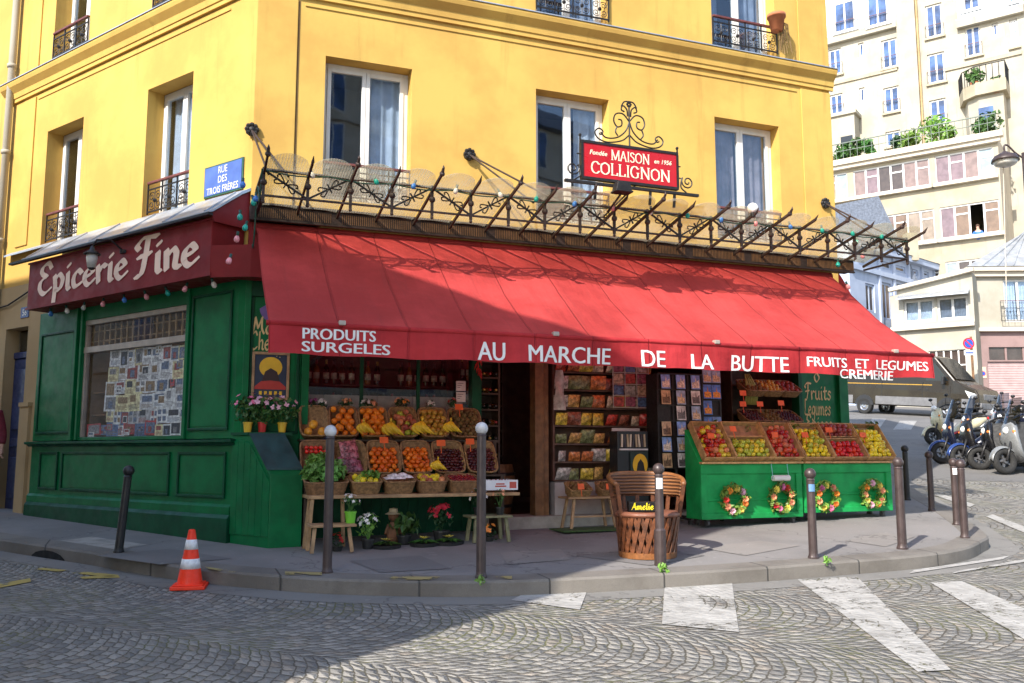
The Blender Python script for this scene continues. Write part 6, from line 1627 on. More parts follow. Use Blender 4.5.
for k, (px, py, lab) in enumerate(((716, 427, 'green leaf sprig over the left crate of the first stand'), (745, 431, 'green leaf sprig over the half empty crate'), (772, 428, 'green leaf sprig over the right crate of the first stand'), (793, 427, 'green leaf sprig between the two green stands'), (812, 428, 'green leaf sprig over the left crate of the second stand'), (852, 430, 'green leaf sprig beside the lemon crate'), (871, 430, 'tall green leafy sprig standing at the end of the second stand'), (760, 444, 'white flowered sprig over the yellow green apples'))):
    t_, z = FR.hit(px, py, .62); mb = MB(); leafcluster(mb, (0, 0, 0), .08 if k != 6 else .13, 34 if k != 6 else 70, .06 if k != 6 else .075); o = mb.build('leaf_sprig', M_LEAFL if k % 2 else M_LEAF, None, loc=FR.pt(t_, .62, z)); tag(o, lab, 'leaf sprig', 'leaf sprigs on the green stands')
# wreaths
def wreath(px, py, r_, cols, label):
    n_ = SN1 + .045; t_, z = FR.hit(px, py, n_); o = thing('flower_wreath', label, 'wreath', FR.pt(t_, n_, z), FR.ang, 'flower wreaths on the green stands')
    mb = MB(); mb.tube([(r_ * cos(a * pi / 12), 0, r_ * sin(a * pi / 12)) for a in range(24)], .018, 6, closed=True)
    for a in range(30): an = a * 2 * pi / 30; leafcluster(mb, (r_ * cos(an), -.01, r_ * sin(an)), .065, 8, .065)
    mb.build('ring_leaves', M_LEAFL, o)
    for k in range(9):
        an = k * 2 * pi / 9 + R.random() * .4; mb = MB(); c_ = Vector((r_ * cos(an), -.035, r_ * sin(an)))
        for ring in range(3):
            for p in range(7):
                a = p * .8976 + ring * .4; rr = .050 - ring * .013; e = Vector((cos(a), 0, sin(a))); f = Vector((-sin(a), 0, cos(a)))
                mb.add([c_ + Vector((0, -.012 * ring, 0)), c_ + e * rr * .6 + f * rr * .4 + Vector((0, -.014 - .012 * ring, 0)), c_ + e * rr + Vector((0, -.010 - .014 * ring, 0)), c_ + e * rr * .6 - f * rr * .4 + Vector((0, -.014 - .012 * ring, 0))], [(0, 1, 2, 3)])
        mb.build('flower', PET[cols[k % len(cols)]], o)
wreath(734, 500, .14, ['peach', 'pale pink', 'yellow', 'orange', 'red'], 'flower wreath with peach and red blooms at the left of the first green stand')
wreath(781, 498, .14, ['peach', 'red', 'pink', 'yellow'], 'flower wreath of red and pink blooms below the white roll')
wreath(826, 497, .145, ['orange', 'peach', 'yellow', 'pink'], 'flower wreath of orange blooms behind the bollard on the second green stand')
wreath(872, 494, .145, ['peach', 'yellow', 'pale pink', 'orange'], 'flower wreath of pale pink blooms at the right end of the second green stand')
n_ = SN1 + .07; t_, z = FR.hit(781, 478, n_)
rl = thing('bag_roll', 'white roll of paper bags hung on a blue cord on the first green stand', 'bag roll', FR.pt(t_, n_, z), FR.ang)
mb = MB(); mb.lathe([(.012, -.12), (.036, -.12), (.038, .12), (.012, .12)], 14, T=Matrix.Rotation(pi / 2, 3, 'Y')); mb.build('roll', M_WHITE, rl, smooth=False)
mb = MB(); mb.tube([(-.12, .0, .0), (-.12, .03, .20)], .005, 4); mb.tube([(.12, 0, 0), (.12, .03, .20)], .005, 4); mb.tube([(-.14, 0, 0), (.14, 0, 0)], .006, 5); mb.build('cord', mat('pale blue cord', (.2, .45, .5), .6), rl)
# ------------------------------------------------------------------ street furniture on the pavement
M_BOLL = mat('brown bollard paint', (.055, .038, .037), .45, .15, var=.2, scale=9, bump=.06, dirt=.25)
M_BOLLD = mat('black bollard paint', (.020, .020, .022), .45, .15, var=.25, scale=9, bump=.06)
M_BALLW = mat('white ball paint', (.50, .50, .52), .45, var=.2, scale=14, dirt=.45)
M_STK = mat('white sticker', (.70, .70, .70), .5, var=.2, scale=60); M_STKB = mat('blue sticker', (.12, .25, .45), .5)
def z_at(px, py, X_, Y_): r = ray(px, py); return EYE.z + r.z * (Y_ / r.y)
def bollard(px, py, top, label, white=False, m=M_BOLL, lean=0.0, r=.042, stick=None, sleeve=False, group='brown ball top bollards'):
    g = ground(px, py, pave_z); h = z_at(px, top, g.x, g.y) - g.z
    o = thing('bollard', label, 'bollard', g, 0, group); o.rotation_euler = (0, lean, 0)
    br = .056
    mb = MB(); prof = [(r * 1.25, -.05), (r * 1.25, .015), (r * 1.08, .03), (r * 1.0, .05)] if not sleeve else [(r * 1.35, -.05), (r * 1.32, h * .34), (r * 1.0, h * .36)]
    mb.lathe(prof + [(r * .92, h - br * 2 - .01), (r * 1.05, h - br * 2 - .005), (r * .8, h - br * 2 + .012)], 16); mb.build('post', m, o, smooth=False)
    mb = MB(); mb.ball((0, 0, h - br), br, 16, 10); b_ = mb.build('ball', M_BALLW if white else m, o, smooth=True)
    if stick:
        z, hh, mm = stick; mb = MB(); mb.grid(lambda u, v: ((r + .0025) * sin((u - .5) * 1.5) * (1.0 if z < 1 else 1.2), -(r + .0025) * cos((u - .5) * 1.5), h * z + (v - .5) * hh), 8, 1); mb.build('sticker', mm, o)
    return o
bollard(327, 573, 425, 'tall brown bollard with a plain white ball top before the fruit stall', True, group=None)
b2 = bollard(481, 578, 422, 'tall brown bollard with a marked white ball top left of the shop door', True, group=None)
mb = MB(); mb.ball((.018, -.040, 1.37 - .056 - .15 + .14), .022, 8, 5) 
bollard(118.5, 552.5, 465, 'black bollard leaning to the right on the left pavement', False, M_BOLLD, radians(4.2), group=None)
bollard(660.5, 565.5, 463, 'brown bollard with a white sticker standing before the barrel chair', False, stick=(.80, .10, M_STK), sleeve=True, group=None)
bollard(813.5, 558.5, 468, 'brown bollard with a small sticker before the second green stand', False, stick=(.78, .07, M_STKB), group=None)
bollard(902.5, 549, 457, 'brown bollard at the kerb right of the green stands', False, r=.046, group=None)
bollard(965, 538, 459, 'brown bollard nearest the kerb tip on the right', False, group=None)
bollard(957, 525, 458, 'brown bollard with a sticker right behind the one at the kerb tip', False, stick=(.8, .08, M_STK), group=None)
bollard(932, 511, 451, 'dark bollard standing alone between the kerb tip and the fruit stands', False, group=None)
bollard(907.5, 500, 445, 'black bollard half hidden behind the bollard right of the green stands', False, M_BOLLD, group=None)
bollard(888.5, 492, 441, 'black bollard farthest back, showing over the yellow fruit', False, M_BOLLD, group=None)
# traffic cone
g = ground(189.5, 588)
M_CONE = mat('orange cone plastic', (.92, .038, .006), .55, var=.08, scale=8, dirt=.12); M_CONEW = mat('white reflective band', (.72, .72, .72), .4, var=.15, scale=30, dirt=.3)
cn_ = thing('traffic_cone', 'orange traffic cone with two white bands standing on the cobbles', 'traffic cone', g, radians(12))
mb = MB(); mb.box(-.145, .145, -.145, .145, 0, .032); mb.box(-.125, .125, -.125, .125, .0325, .045); mb.build('base', M_CONE, cn_, bevel=.012)
rr = lambda z: .108 - .080 * (z - .045) / .46
mb = MB(); mb.lathe([(rr(.045), .045), (rr(.50), .50), (rr(.50) * .7, .507), (0, .507)], 28); mb.build('cone_body', M_CONE, cn_, smooth=False)
for z0, z1 in ((.17, .255), (.335, .42)): mb = MB(); mb.lathe([(rr(z0) + .0025, z0), (rr(z1) + .0025, z1)], 28); mb.build('white_band', M_CONEW, cn_, smooth=True)
# weeds at the kerb joints
for px, py, s, lab in ((662, 572, 1.0, 'small green weed growing in the kerb joint below the barrel chair'), (826, 563, .8, 'small green weed growing in the kerb joint below the second green stand'), (480, 583, .8, 'small green weed growing at the kerb below the tall marked bollard')):
    g = ground(px, py, pave_z); mb = MB(); leafcluster(mb, (0, 0, .03), .05, 30, .045); o = mb.build('weed', M_LEAFL, None, loc=(g.x, g.y - .02, g.z)); o.scale = (s,) * 3; tag(o, lab, 'weed')

# barrel chair of cedar strips and leather
M_CEDAR = mat('varnished cedar strips', (.115, .037, .013), .5, var=.5, scale=14, bump=.2); M_CEDL = mat('pale cedar rim', (.21, .08, .024), .5, var=.3, scale=12, bump=.15)
M_LEATH = mat('brown pigskin leather', (.19, .070, .038), .5, var=.25, scale=8, bump=.2, bscale=50, dirt=.2)
def cane():
    m = MT('woven cane'); v = m.coord('Object'); x, y, z = m.xyz(v)
    b = (z * 190 + m.noise(v, 6, 3) * 3).sin(); c = m.mix(b.step(-.6, .8), (.05, .018, .007), (.24, .10, .035)); c = m.mix(m.noise(v, 12, 4).step(.4, .7) * .5, c, (.14, .055, .02)); m.base(c); m.set(roughness=.55); m.bump(b, .8, .006); return m.m
g = ground(652, 561, pave_z); cxp = Vector((g.x, g.y + .27)); gz = pave_z(cxp.x, cxp.y)
chr_ = thing('barrel_chair', 'round barrel chair of cedar strips with brown leather seat on the pavement', 'chair', (cxp.x, cxp.y, gz), radians(8))
R0, R1, HS, HT = .275, .312, .42, .80
mb = MB(); mb.lathe([(R0 - .03, .0), (R0 + .006, .0), (R0 + .012, .055), (R0 - .02, .06)], 40); mb.build('base_ring', M_CEDL, chr_, smooth=False)
for k in range(26):
    a = 2 * pi * k / 26
    for s in (1, -1):
        da = .34 * s; rr_ = 0.006 * s
        mb = MB(); A_ = Vector(((R0 - .004 + rr_) * cos(a), (R0 - .004 + rr_) * sin(a), .04)); B_ = Vector(((R1 - .006 + rr_) * cos(a + da), (R1 - .006 + rr_) * sin(a + da), HS - .03))
        tn = Vector((-sin(a + da / 2), cos(a + da / 2), 0)); nr = Vector((cos(a + da / 2), sin(a + da / 2), 0))
        P = []
        for q, w_ in ((A_, .019), (A_.lerp(B_, .5) + nr * .004, .021), (B_, .019)): P += [q - tn * w_ + nr * .005, q + tn * w_ + nr * .005, q + tn * w_ - nr * .005, q - tn * w_ - nr * .005]
        mb.add(P, [(3, 2, 1, 0), (8, 9, 10, 11)] + [(i * 4 + j, i * 4 + (j + 1) % 4, i * 4 + 4 + (j + 1) % 4, i * 4 + 4 + j) for i in range(2) for j in range(4)])
        mb.build('cedar_strip', M_CEDAR, chr_)
mb = MB(); mb.lathe([(0, HS - .02), (R1 - .02, HS - .035), (R1 + .008, HS - .02), (R1 + .012, HS + .0), (R1 - .02, HS + .022), (R1 * .5, HS + .008), (0, HS + .0)], 40); mb.build('seat', M_LEATH, chr_, smooth=True)
# back: wraps round the far side and the arms, open to the street
A_0, A_1 = radians(-22), radians(202)
def hb(u): return HT - .10 * (abs(2 * u - 1)) ** 3
def rb(z): return R1 + .010 + .055 * (z - HS) / (HT - HS)
mb = MB(); mb.grid(lambda u, v: ((rb(HS + .17 + v * (hb(u) - HS - .17)) - .02) * cos(A_0 + (A_1 - A_0) * u), (rb(HS + .17 + v * (hb(u) - HS - .17)) - .02) * sin(A_0 + (A_1 - A_0) * u), HS + .17 + v * (hb(u) - HS - .17)), 48, 10)
bk = mb.build('back_panel', cane(), chr_, smooth=True); md = bk.modifiers.new('Solidify', 'SOLIDIFY'); md.thickness = .012
mb = MB(); mb.tube([(rb(hb(u)) * cos(A_0 + (A_1 - A_0) * u), rb(hb(u)) * sin(A_0 + (A_1 - A_0) * u), hb(u)) for u in [i / 40 for i in range(41)]], .024, 8); mb.build('top_rail', M_CEDL, chr_, smooth=True)
mb = MB(); mb.tube([(rb(HS + .16) * cos(A_0 + (A_1 - A_0) * u), rb(HS + .16) * sin(A_0 + (A_1 - A_0) * u), HS + .16) for u in [i / 40 for i in range(41)]], .010, 6); mb.build('lower_rail', M_CEDAR, chr_, smooth=True)
for u in (0.0, .12, .25, .38, .5, .62, .75, .88, 1.0):
    a = A_0 + (A_1 - A_0) * u; mb = MB(); mb.bar(((R1 + .0) * cos(a), (R1 + .0) * sin(a), HS - .03), (rb(hb(u)) * cos(a), rb(hb(u)) * sin(a), hb(u)), .036, .020); mb.build('back_post', M_CEDAR, chr_)
# props standing on the seat
bx_ = thing('lettered_box', 'small black box with yellow lettering lying on the barrel chair seat', 'box', (cxp.x - .03, cxp.y + .06, gz + HS + .012), radians(4))
mb = MB(); mb.box(-.15, .13, -.05, .05, 0, .095); mb.build('box', mat('black card', (.012, .012, .012), .4), bx_, bevel=.004)
mb = MB(); put_pen(mb, 'Amelie', lambda a, b, d: (-.12 + a, -.0515 - d, .022 + b), .062, nib=.17, width=.22); mb.build('lettering', mat('yellow lettering', (.75, .62, .02), .5), bx_)

# ------------------------------------------------------------------ people
M_SKIN = mat('skin', (.55, .32, .23), .55, var=.08, scale=20)
def body(name, joints, edges, radii, m, parent, levels=2, root=0):
    me = bpy.data.meshes.new(name); me.from_pydata(joints, edges, []); me.materials.append(m)
    o = bpy.data.objects.new(name, me); COL.objects.link(o); o.parent = parent
    sk = o.modifiers.new('Skin', 'SKIN'); sk.use_smooth_shade = True
    if not me.skin_vertices: me.attributes.new
    bm_ = __import__('bmesh').new(); bm_.from_mesh(me); bm_.verts.layers.skin.verify(); ly = bm_.verts.layers.skin.active
    for i, v in enumerate(bm_.verts): v[ly].radius = (radii[i], radii[i]) if not isinstance(radii[i], tuple) else radii[i]; v[ly].use_root = (i == root)
    bm_.to_mesh(me); bm_.free()
    sb = o.modifiers.new('Subd', 'SUBSURF'); sb.levels = levels; sb.render_levels = levels
    return o
def hand(parent, base, direction, side, m):
    """palm and five curled fingers growing from the wrist"""
    d = Vector(direction).normalized(); s = Vector(side).normalized(); n_ = d.cross(s)
    b = Vector(base); J = [b, b + d * .045, b + d * .085]; E = [(0, 1), (1, 2)]; RD = [.024, (.034, .02), (.034, .018)]
    for k, (off, L) in enumerate(((-.030, .066), (-.010, .076), (.011, .070), (.030, .056))):
        i0 = len(J); r0 = b + d * .075 + s * off
        J += [r0, r0 + d * L * .45 + n_ * .004, r0 + d * L * .78 + n_ * .018, r0 + d * L * .95 + n_ * .034]; E += [(1, i0), (i0, i0 + 1), (i0 + 1, i0 + 2), (i0 + 2, i0 + 3)]; RD += [.011, .0095, .0088, .0075]
    i0 = len(J); r0 = b + d * .03 - s * .028; J += [r0, r0 - s * .02 + d * .03 + n_ * .01, r0 - s * .022 + d * .058 + n_ * .018]; E += [(0, i0), (i0, i0 + 1), (i0 + 1, i0 + 2)]; RD += [.013, .0105, .009]
    return J, E, RD
gpx = Vector((LF.pt(-5.26, .42).x, LF.pt(-5.26, .42).y)); gz = pave_z(gpx.x, gpx.y)
ps_ = thing('person', 'person in a maroon jacket at the left edge, one hand by the side', 'person', (gpx.x, gpx.y, gz), radians(20))
J = [(0, 0, .92), (0, 0, 1.10), (0, .01, 1.28), (0, .0, 1.42), (0, -.01, 1.50), (0, -.02, 1.60), (0, -.03, 1.70),
     (.17, 0, 1.39), (.235, .02, 1.12), (.25, -.04, .90), (-.17, 0, 1.39), (-.235, .02, 1.12), (-.24, -.04, .90),
     (.09, 0, .86), (.10, -.02, .48), (.10, .02, .08), (.11, -.13, .04), (-.09, 0, .86), (-.10, .03, .48), (-.10, .08, .08), (-.11, -.07, .04)]
E = [(0, 1), (1, 2), (2, 3), (3, 4), (4, 5), (5, 6), (3, 7), (7, 8), (8, 9), (3, 10), (10, 11), (11, 12), (0, 13), (13, 14), (14, 15), (15, 16), (0, 17), (17, 18), (18, 19), (19, 20)]
RD = [(.15, .11), (.14, .10), (.16, .115), (.10, .08), .055, (.078, .095), (.07, .085), .065, .045, .032, .065, .045, .032, .085, .058, .04, .035, .085, .058, .04, .035]
for wrist in (9, 12):
    hj, he, hr = hand(ps_, J[wrist], (0, -.25, -1), (0, 1, -.2), M_SKIN); off = len(J)
    J += [tuple(p) for p in hj]; E += [(wrist, off)] + [(a + off, b + off) for a, b in he]; RD += hr
body('body', J, E, RD, M_SKIN, ps_)
M_MAR = mat('maroon jacket', (.16, .015, .03), .8, var=.2, scale=12, bump=.3, bscale=30)
body('jacket', [(0, 0, .86), (0, 0, 1.08), (0, .01, 1.28), (0, 0, 1.42), (.17, 0, 1.395), (.237, .02, 1.12), (.25, -.03, .945), (-.17, 0, 1.395), (-.237, .02, 1.12), (-.242, -.03, .945)],
     [(0, 1), (1, 2), (2, 3), (3, 4), (4, 5), (5, 6), (3, 7), (7, 8), (8, 9)], [(.185, .14), (.17, .125), (.185, .135), (.10, .09), .085, .064, .052, .085, .064, .052], M_MAR, ps_)
body('trousers', [(0, 0, .90), (.09, 0, .84), (.10, -.02, .48), (.10, .02, .10), (-.09, 0, .84), (-.10, .03, .48), (-.10, .08, .10)], [(0, 1), (1, 2), (2, 3), (0, 4), (4, 5), (5, 6)], [(.16, .12), .105, .078, .065, .105, .078, .065], mat('dark trousers', (.03, .03, .045), .85, var=.2), ps_)
mb = MB(); mb.ball((0, -.005, 1.665), .112, 14, 10, sz=1.1); mb.build('hair', mat('brown hair', (.06, .03, .015), .7, var=.3, scale=40), ps_, smooth=True)
mb = MB()
for sx in (-1, 1): mb.ball((sx * .033, -.118, 1.64), .012, 8, 6)
mb.ball((0, -.128, 1.60), .016, 8, 6); mb.build('face_features', mat('face dark', (.12, .06, .05), .6), ps_)
mb = MB()
for sx in (-1, 1): mb.obox((sx * .105, -.05 + (.05 if sx < 0 else 0), .03), (.095, .27, .075))
mb.build('shoes', M_BLK, ps_, bevel=.03)

# ------------------------------------------------------------------ scooters
def loft(mb, path, n=14, p=.75):
    """path: (x, z, half width, half height); sections are superellipses square to the path, width along y"""
    P = [Vector((q[0], 0, q[1])) for q in path]; vs_ = []
    for i, q in enumerate(path):
        tg = (P[min(i + 1, len(P) - 1)] - P[max(i - 1, 0)]).normalized(); up_ = Vector((-tg.z, 0, tg.x))
        for k in range(n):
            a = 2 * pi * k / n; c, s = cos(a), sin(a)
            vs_.append(P[i] + Vector((0, 1, 0)) * (abs(c) ** p * (1 if c > 0 else -1) * q[2]) + up_ * (abs(s) ** p * (1 if s > 0 else -1) * q[3]))
    N_ = len(path)
    mb.add(vs_, [(i * n + k, i * n + (k + 1) % n, (i + 1) * n + (k + 1) % n, (i + 1) * n + k) for i in range(N_ - 1) for k in range(n)] + [tuple(range(n - 1, -1, -1)), tuple((N_ - 1) * n + k for k in range(n))])
M_TYRE = mat('tyre rubber', (.018, .018, .018), .85, var=.2, scale=20); M_CHROME = mat('dull chrome', (.55, .56, .58), .25, .9, var=.1); M_BLKP = mat('black plastic trim', (.02, .02, .022), .45, var=.2, scale=12)
M_SEATB = mat('black vinyl seat', (.015, .015, .016), .5, var=.2); M_LAMPG = mat('lamp glass', (.75, .76, .75), .1, var=.05); M_REDL = mat('red lamp lens', (.50, .01, .01), .2, var=.1); M_ORL = mat('orange lens', (.75, .20, .02), .2)
M_SCRN = glass_material('smoked windscreen', (.30, .31, .33), .06)
def spoke_wheel(parent, x, r, w_, y=0.0):
    wv = MB(); wv.tube([(x + (r - w_ * .55) * cos(a * pi / 14), y, r + (r - w_ * .55) * sin(a * pi / 14)) for a in range(28)], w_ * .55, 10, closed=True); wh = wv.build('wheel', M_TYRE, parent, smooth=True); rim_m = mat('dark alloy rim', (.10, .10, .105), .4, .4, var=.2)
    wv = MB(); T_ = Matrix.Rotation(pi / 2, 3, 'X'); wv.lathe([(r * .66, -w_ * .35), (r * .70, -w_ * .4), (r * .70, w_ * .4), (r * .66, w_ * .35), (r * .66, -w_ * .35)], 22, (x, y, r), T=T_, cap=False); wv.lathe([(0, -w_ * .4), (.05, -w_ * .4), (.05, w_ * .4), (0, w_ * .4)], 12, (x, y, r), T=T_)
    for k in range(5): a = k * 1.2566; wv.bar((x + .03 * cos(a), y, r + .03 * sin(a)), (x + r * .68 * cos(a), y, r + r * .68 * sin(a)), .035, .03)
    wv.build('rim', rim_m, wh); return wh
def scooter(label, loc, heading, paint, screen=False, topbox=False, cover=False, vespa=False, lean=.14, s=1.0, front=None, guard=None):
    o = thing('scooter', label, 'scooter', loc, 0, None); o.rotation_euler = (lean, 0, heading); o.scale = (s,) * 3
    front = front or paint; wr = .245
    spoke_wheel(o, .66, wr, .12); spoke_wheel(o, -.62, wr, .13)
    mb = MB(); loft(mb, [(-.98, .78, .03, .03), (-.90, .72, .10, .09), (-.62, .60, .16, .15), (-.35, .52, .17, .16), (-.12, .40, .14, .12), (-.02, .30, .10, .05)]); mb.build('rear_body', paint, o, smooth=True)
    mb = MB(); loft(mb, [(-.15, .24, .15, .05), (.15, .22, .17, .05), (.32, .26, .15, .05)]); mb.build('floorboard', M_BLKP, o, smooth=True)
    mb = MB(); loft(mb, [(.30, .24, .15, .05), (.42, .42, .20, .06), (.48, .66, .23, .07), (.44, .88, .17, .08), (.40, .97, .10, .06)]); mb.build('front_shield', front, o, smooth=True)
    mb = MB(); mb.grid(lambda u, v: (.66 + (wr + .035) * cos(.15 + u * 2.3), (v - .5) * .17 * (1 - .3 * abs(2 * u - 1)), wr + (wr + .035) * sin(.15 + u * 2.3) - .05 * (2 * v - 1) ** 2), 14, 6); f_ = mb.build('mudguard', guard or front, o, smooth=True); q = f_.modifiers.new('S', 'SOLIDIFY'); q.thickness = .012
    mb = MB()
    for sy in (-.07, .07): mb.tube([(.66, sy, wr), (.50, sy, .62)], .022, 8)
    mb.build('fork', M_BLKP, o, smooth=True)
    mb = MB(); loft(mb, [(-.92, .84, .09, .03), (-.70, .83, .14, .05), (-.35, .76, .15, .055), (-.10, .74, .09, .04)]); mb.build('seat', M_SEATB, o, smooth=True)
    mb = MB(); mb.tube(cat([(.24, -.34, 1.02), (.32, -.22, 1.03), (.40, 0, .98), (.32, .22, 1.03), (.24, .34, 1.02)], 5), .016, 7); mb.tube([(.40, 0, .98), (.45, 0, .80)], .04, 8)
    for sy in (-1, 1): mb.tube([(.30, sy * .24, 1.03), (.20, sy * .37, 1.02)], .022, 8)
    mb.build('handlebar', M_BLKP, o, smooth=True)
    for sy in (-1, 1):
        mb = MB(); mb.tube([(.31, sy * .22, 1.03), (.34, sy * .30, 1.18), (.33, sy * .33, 1.24)], .007, 5); mb.ball((.33, sy * .33, 1.27), .055, 10, 6, sz=.75); mb.build('mirror', M_BLKP, o, smooth=True)
    mb = MB(); mb.ball((.50, 0, .80 if not vespa else .98), .075, 12, 8); mb.build('headlight', M_LAMPG, o, smooth=True)
    mb = MB(); mb.obox((-.985, 0, .72), (.04, .18, .07)); mb.build('tail_light', M_REDL, o, bevel=.012)
    for sy in (-1, 1): mb = MB(); mb.ball((.50, sy * .17, .76), .03, 8, 6); mb.build('indicator', M_ORL, o, smooth=True)
    mb = MB(); loft(mb, [(-.80, .34, .05, .05), (-.45, .30, .06, .06), (-.20, .26, .04, .04)]); mb.build('exhaust', M_BLKP, o, smooth=True); o.children[-1].location = (0, -.16, 0)
    if screen:
        mb = MB(); mb.grid(lambda u, v: (.52 - .22 * v - .10 * (2 * u - 1) ** 2, (u - .5) * (.46 - .14 * v), .88 + .52 * v), 10, 8); mb.build('windscreen', M_SCRN, o, smooth=True)
    if topbox:
        mb = MB(); loft(mb, [(-1.12, .98, .14, .10), (-1.06, 1.0, .20, .15), (-.78, 1.0, .20, .15), (-.70, .97, .15, .11)]); mb.build('top_box', topbox, o, smooth=True)
    if cover:
        mb = MB(); mb.grid(lambda u, v: (.50 - .62 * abs(2 * u - 1) ** 1.5 * (1 - .4 * v) + .05 * sin(u * 20) * (1 - v), (u - .5) * (.62 - .20 * v), .22 + .72 * v), 22, 8); q = mb.build('leg_cover', cover, o, smooth=True); md = q.modifiers.new('S', 'SOLIDIFY'); md.thickness = .012
    mb = MB(); mb.tube([(-.05, .08, .22), (-.10, .20, .02)], .014, 6); mb.build('side_stand', M_BLKP, o)
    return o
def gp(px, py): g = ground(px, py); return g
PNT = {k: mat(k + ' scooter paint', c, .25, .1, var=.1, scale=6, dirt=.08) for k, c in (('cream', (.62, .55, .36)), ('blue', (.02, .05, .20)), ('navy', (.010, .013, .03)), ('black', (.012, .012, .014)), ('grey', (.20, .21, .22)), ('silver', (.40, .42, .44)), ('red', (.35, .012, .015)))}
M_COVER = mat('black leg cover fabric', (.025, .026, .028), .7, var=.3, scale=9, bump=.3, bscale=14)
# ------ each loc is under the front wheel; the machine is shifted back along its heading
def place(px, py, heading, s=1.0):
    g = gp(px, py); return Vector((g.x - .66 * s * cos(heading), g.y - .66 * s * sin(heading), road_z(g.x - .3 * cos(heading), g.y - .3 * sin(heading))))
H = radians(178)
scooter('cream scooter at the far left of the parked row', place(934, 446, radians(190)), radians(190), PNT['cream'], vespa=True, screen=False)
scooter('blue scooter with a bright blue front mudguard left in the parked row', place(943, 464, H), H, PNT['navy'], front=PNT['navy'], screen=True, guard=PNT['blue'])
scooter('dark blue scooter second from the left in the parked row', place(962, 468, radians(184)), radians(184), PNT['black'], front=PNT['black'], guard=PNT['blue'], topbox=PNT['navy'])
scooter('black scooter wearing a black leg cover in the middle of the row', place(981, 470, radians(172)), radians(172), PNT['black'], cover=M_COVER, topbox=PNT['black'])
scooter('silver scooter with a red tail box behind the parked row', place(990, 441, radians(165)), radians(165), PNT['silver'], topbox=PNT['red'])
scooter('large grey scooter with windscreen and orange lamps at the right edge', place(1009, 475, radians(190)), radians(190), PNT['grey'], screen=True, cover=M_COVER, s=1.08)
scooter('black scooter with tall mirrors before the mauve garage', place(1002, 449, radians(205)), radians(205), PNT['black'], screen=True)

scooter('black scooter with a small top box between the black cover and the grey machine', place(996, 463, radians(178)), radians(178), PNT['black'], topbox=PNT['black'], cover=M_COVER)
scooter('dark red scooter deep in the parked row behind the blue ones', place(962, 452, radians(175)), radians(175), PNT['navy'], topbox=PNT['black'], screen=True, guard=PNT['red'])
# ------------------------------------------------------------------ delivery van up the street
Pr, Pf = ground(864.6, 413.6), ground(948, 418.2); Pr, Pf = Vector((Pr.x, Pr.y)), Vector((Pf.x, Pf.y))
wb = (Pf - Pr).length; vd = (Pf - Pr).normalized(); vs_k = wb / 3.66
nrm = Vector((vd.y, -vd.x)); ctr = (Pr + Pf) / 2 - nrm * .85 * vs_k
zr_, zf_ = road_z(Pr.x, Pr.y), road_z(Pf.x, Pf.y)
van = thing('delivery_van', 'brown delivery van with grey sills and a yellow stripe parked across the street', 'van', (ctr.x, ctr.y, (zr_ + zf_) / 2)); van.rotation_euler = (0, -math.asin((zf_ - zr_) / wb), atan2(vd.y, vd.x)); van.scale = (vs_k,) * 3
M_VBR = mat('metallic brown van paint', (.020, .013, .006), .22, .1, var=.03, scale=.7); M_VGR = mat('grey van plastic', (.15, .15, .155), .5, var=.15, scale=5); M_VWN = mat('dark van glass', (.012, .016, .02), .05, var=.05); M_VYL = mat('yellow stripe', (.42, .24, .03), .45)
prof = [(-2.95, .42), (-2.98, 1.2), (-2.90, 2.30), (-2.70, 2.52), (.9, 2.58), (1.25, 2.50), (2.12, 1.55), (2.35, 1.42), (2.95, 1.20), (3.08, .98), (3.12, .62), (3.10, .42)]
mb = MB(); n_ = len(prof)
ins = lambda z: .96 - .09 * max(0, (z - 1.2)) / 1.3
mb.add([(x, -ins(z), z) for x, z in prof] + [(x, ins(z), z) for x, z in prof], [tuple(range(n_)), tuple(range(2 * n_ - 1, n_ - 1, -1))] + [(i, i + n_, (i + 1) % n_ + n_, (i + 1) % n_) for i in range(n_)])
mb.build('body', M_VBR, van, bevel=.05)
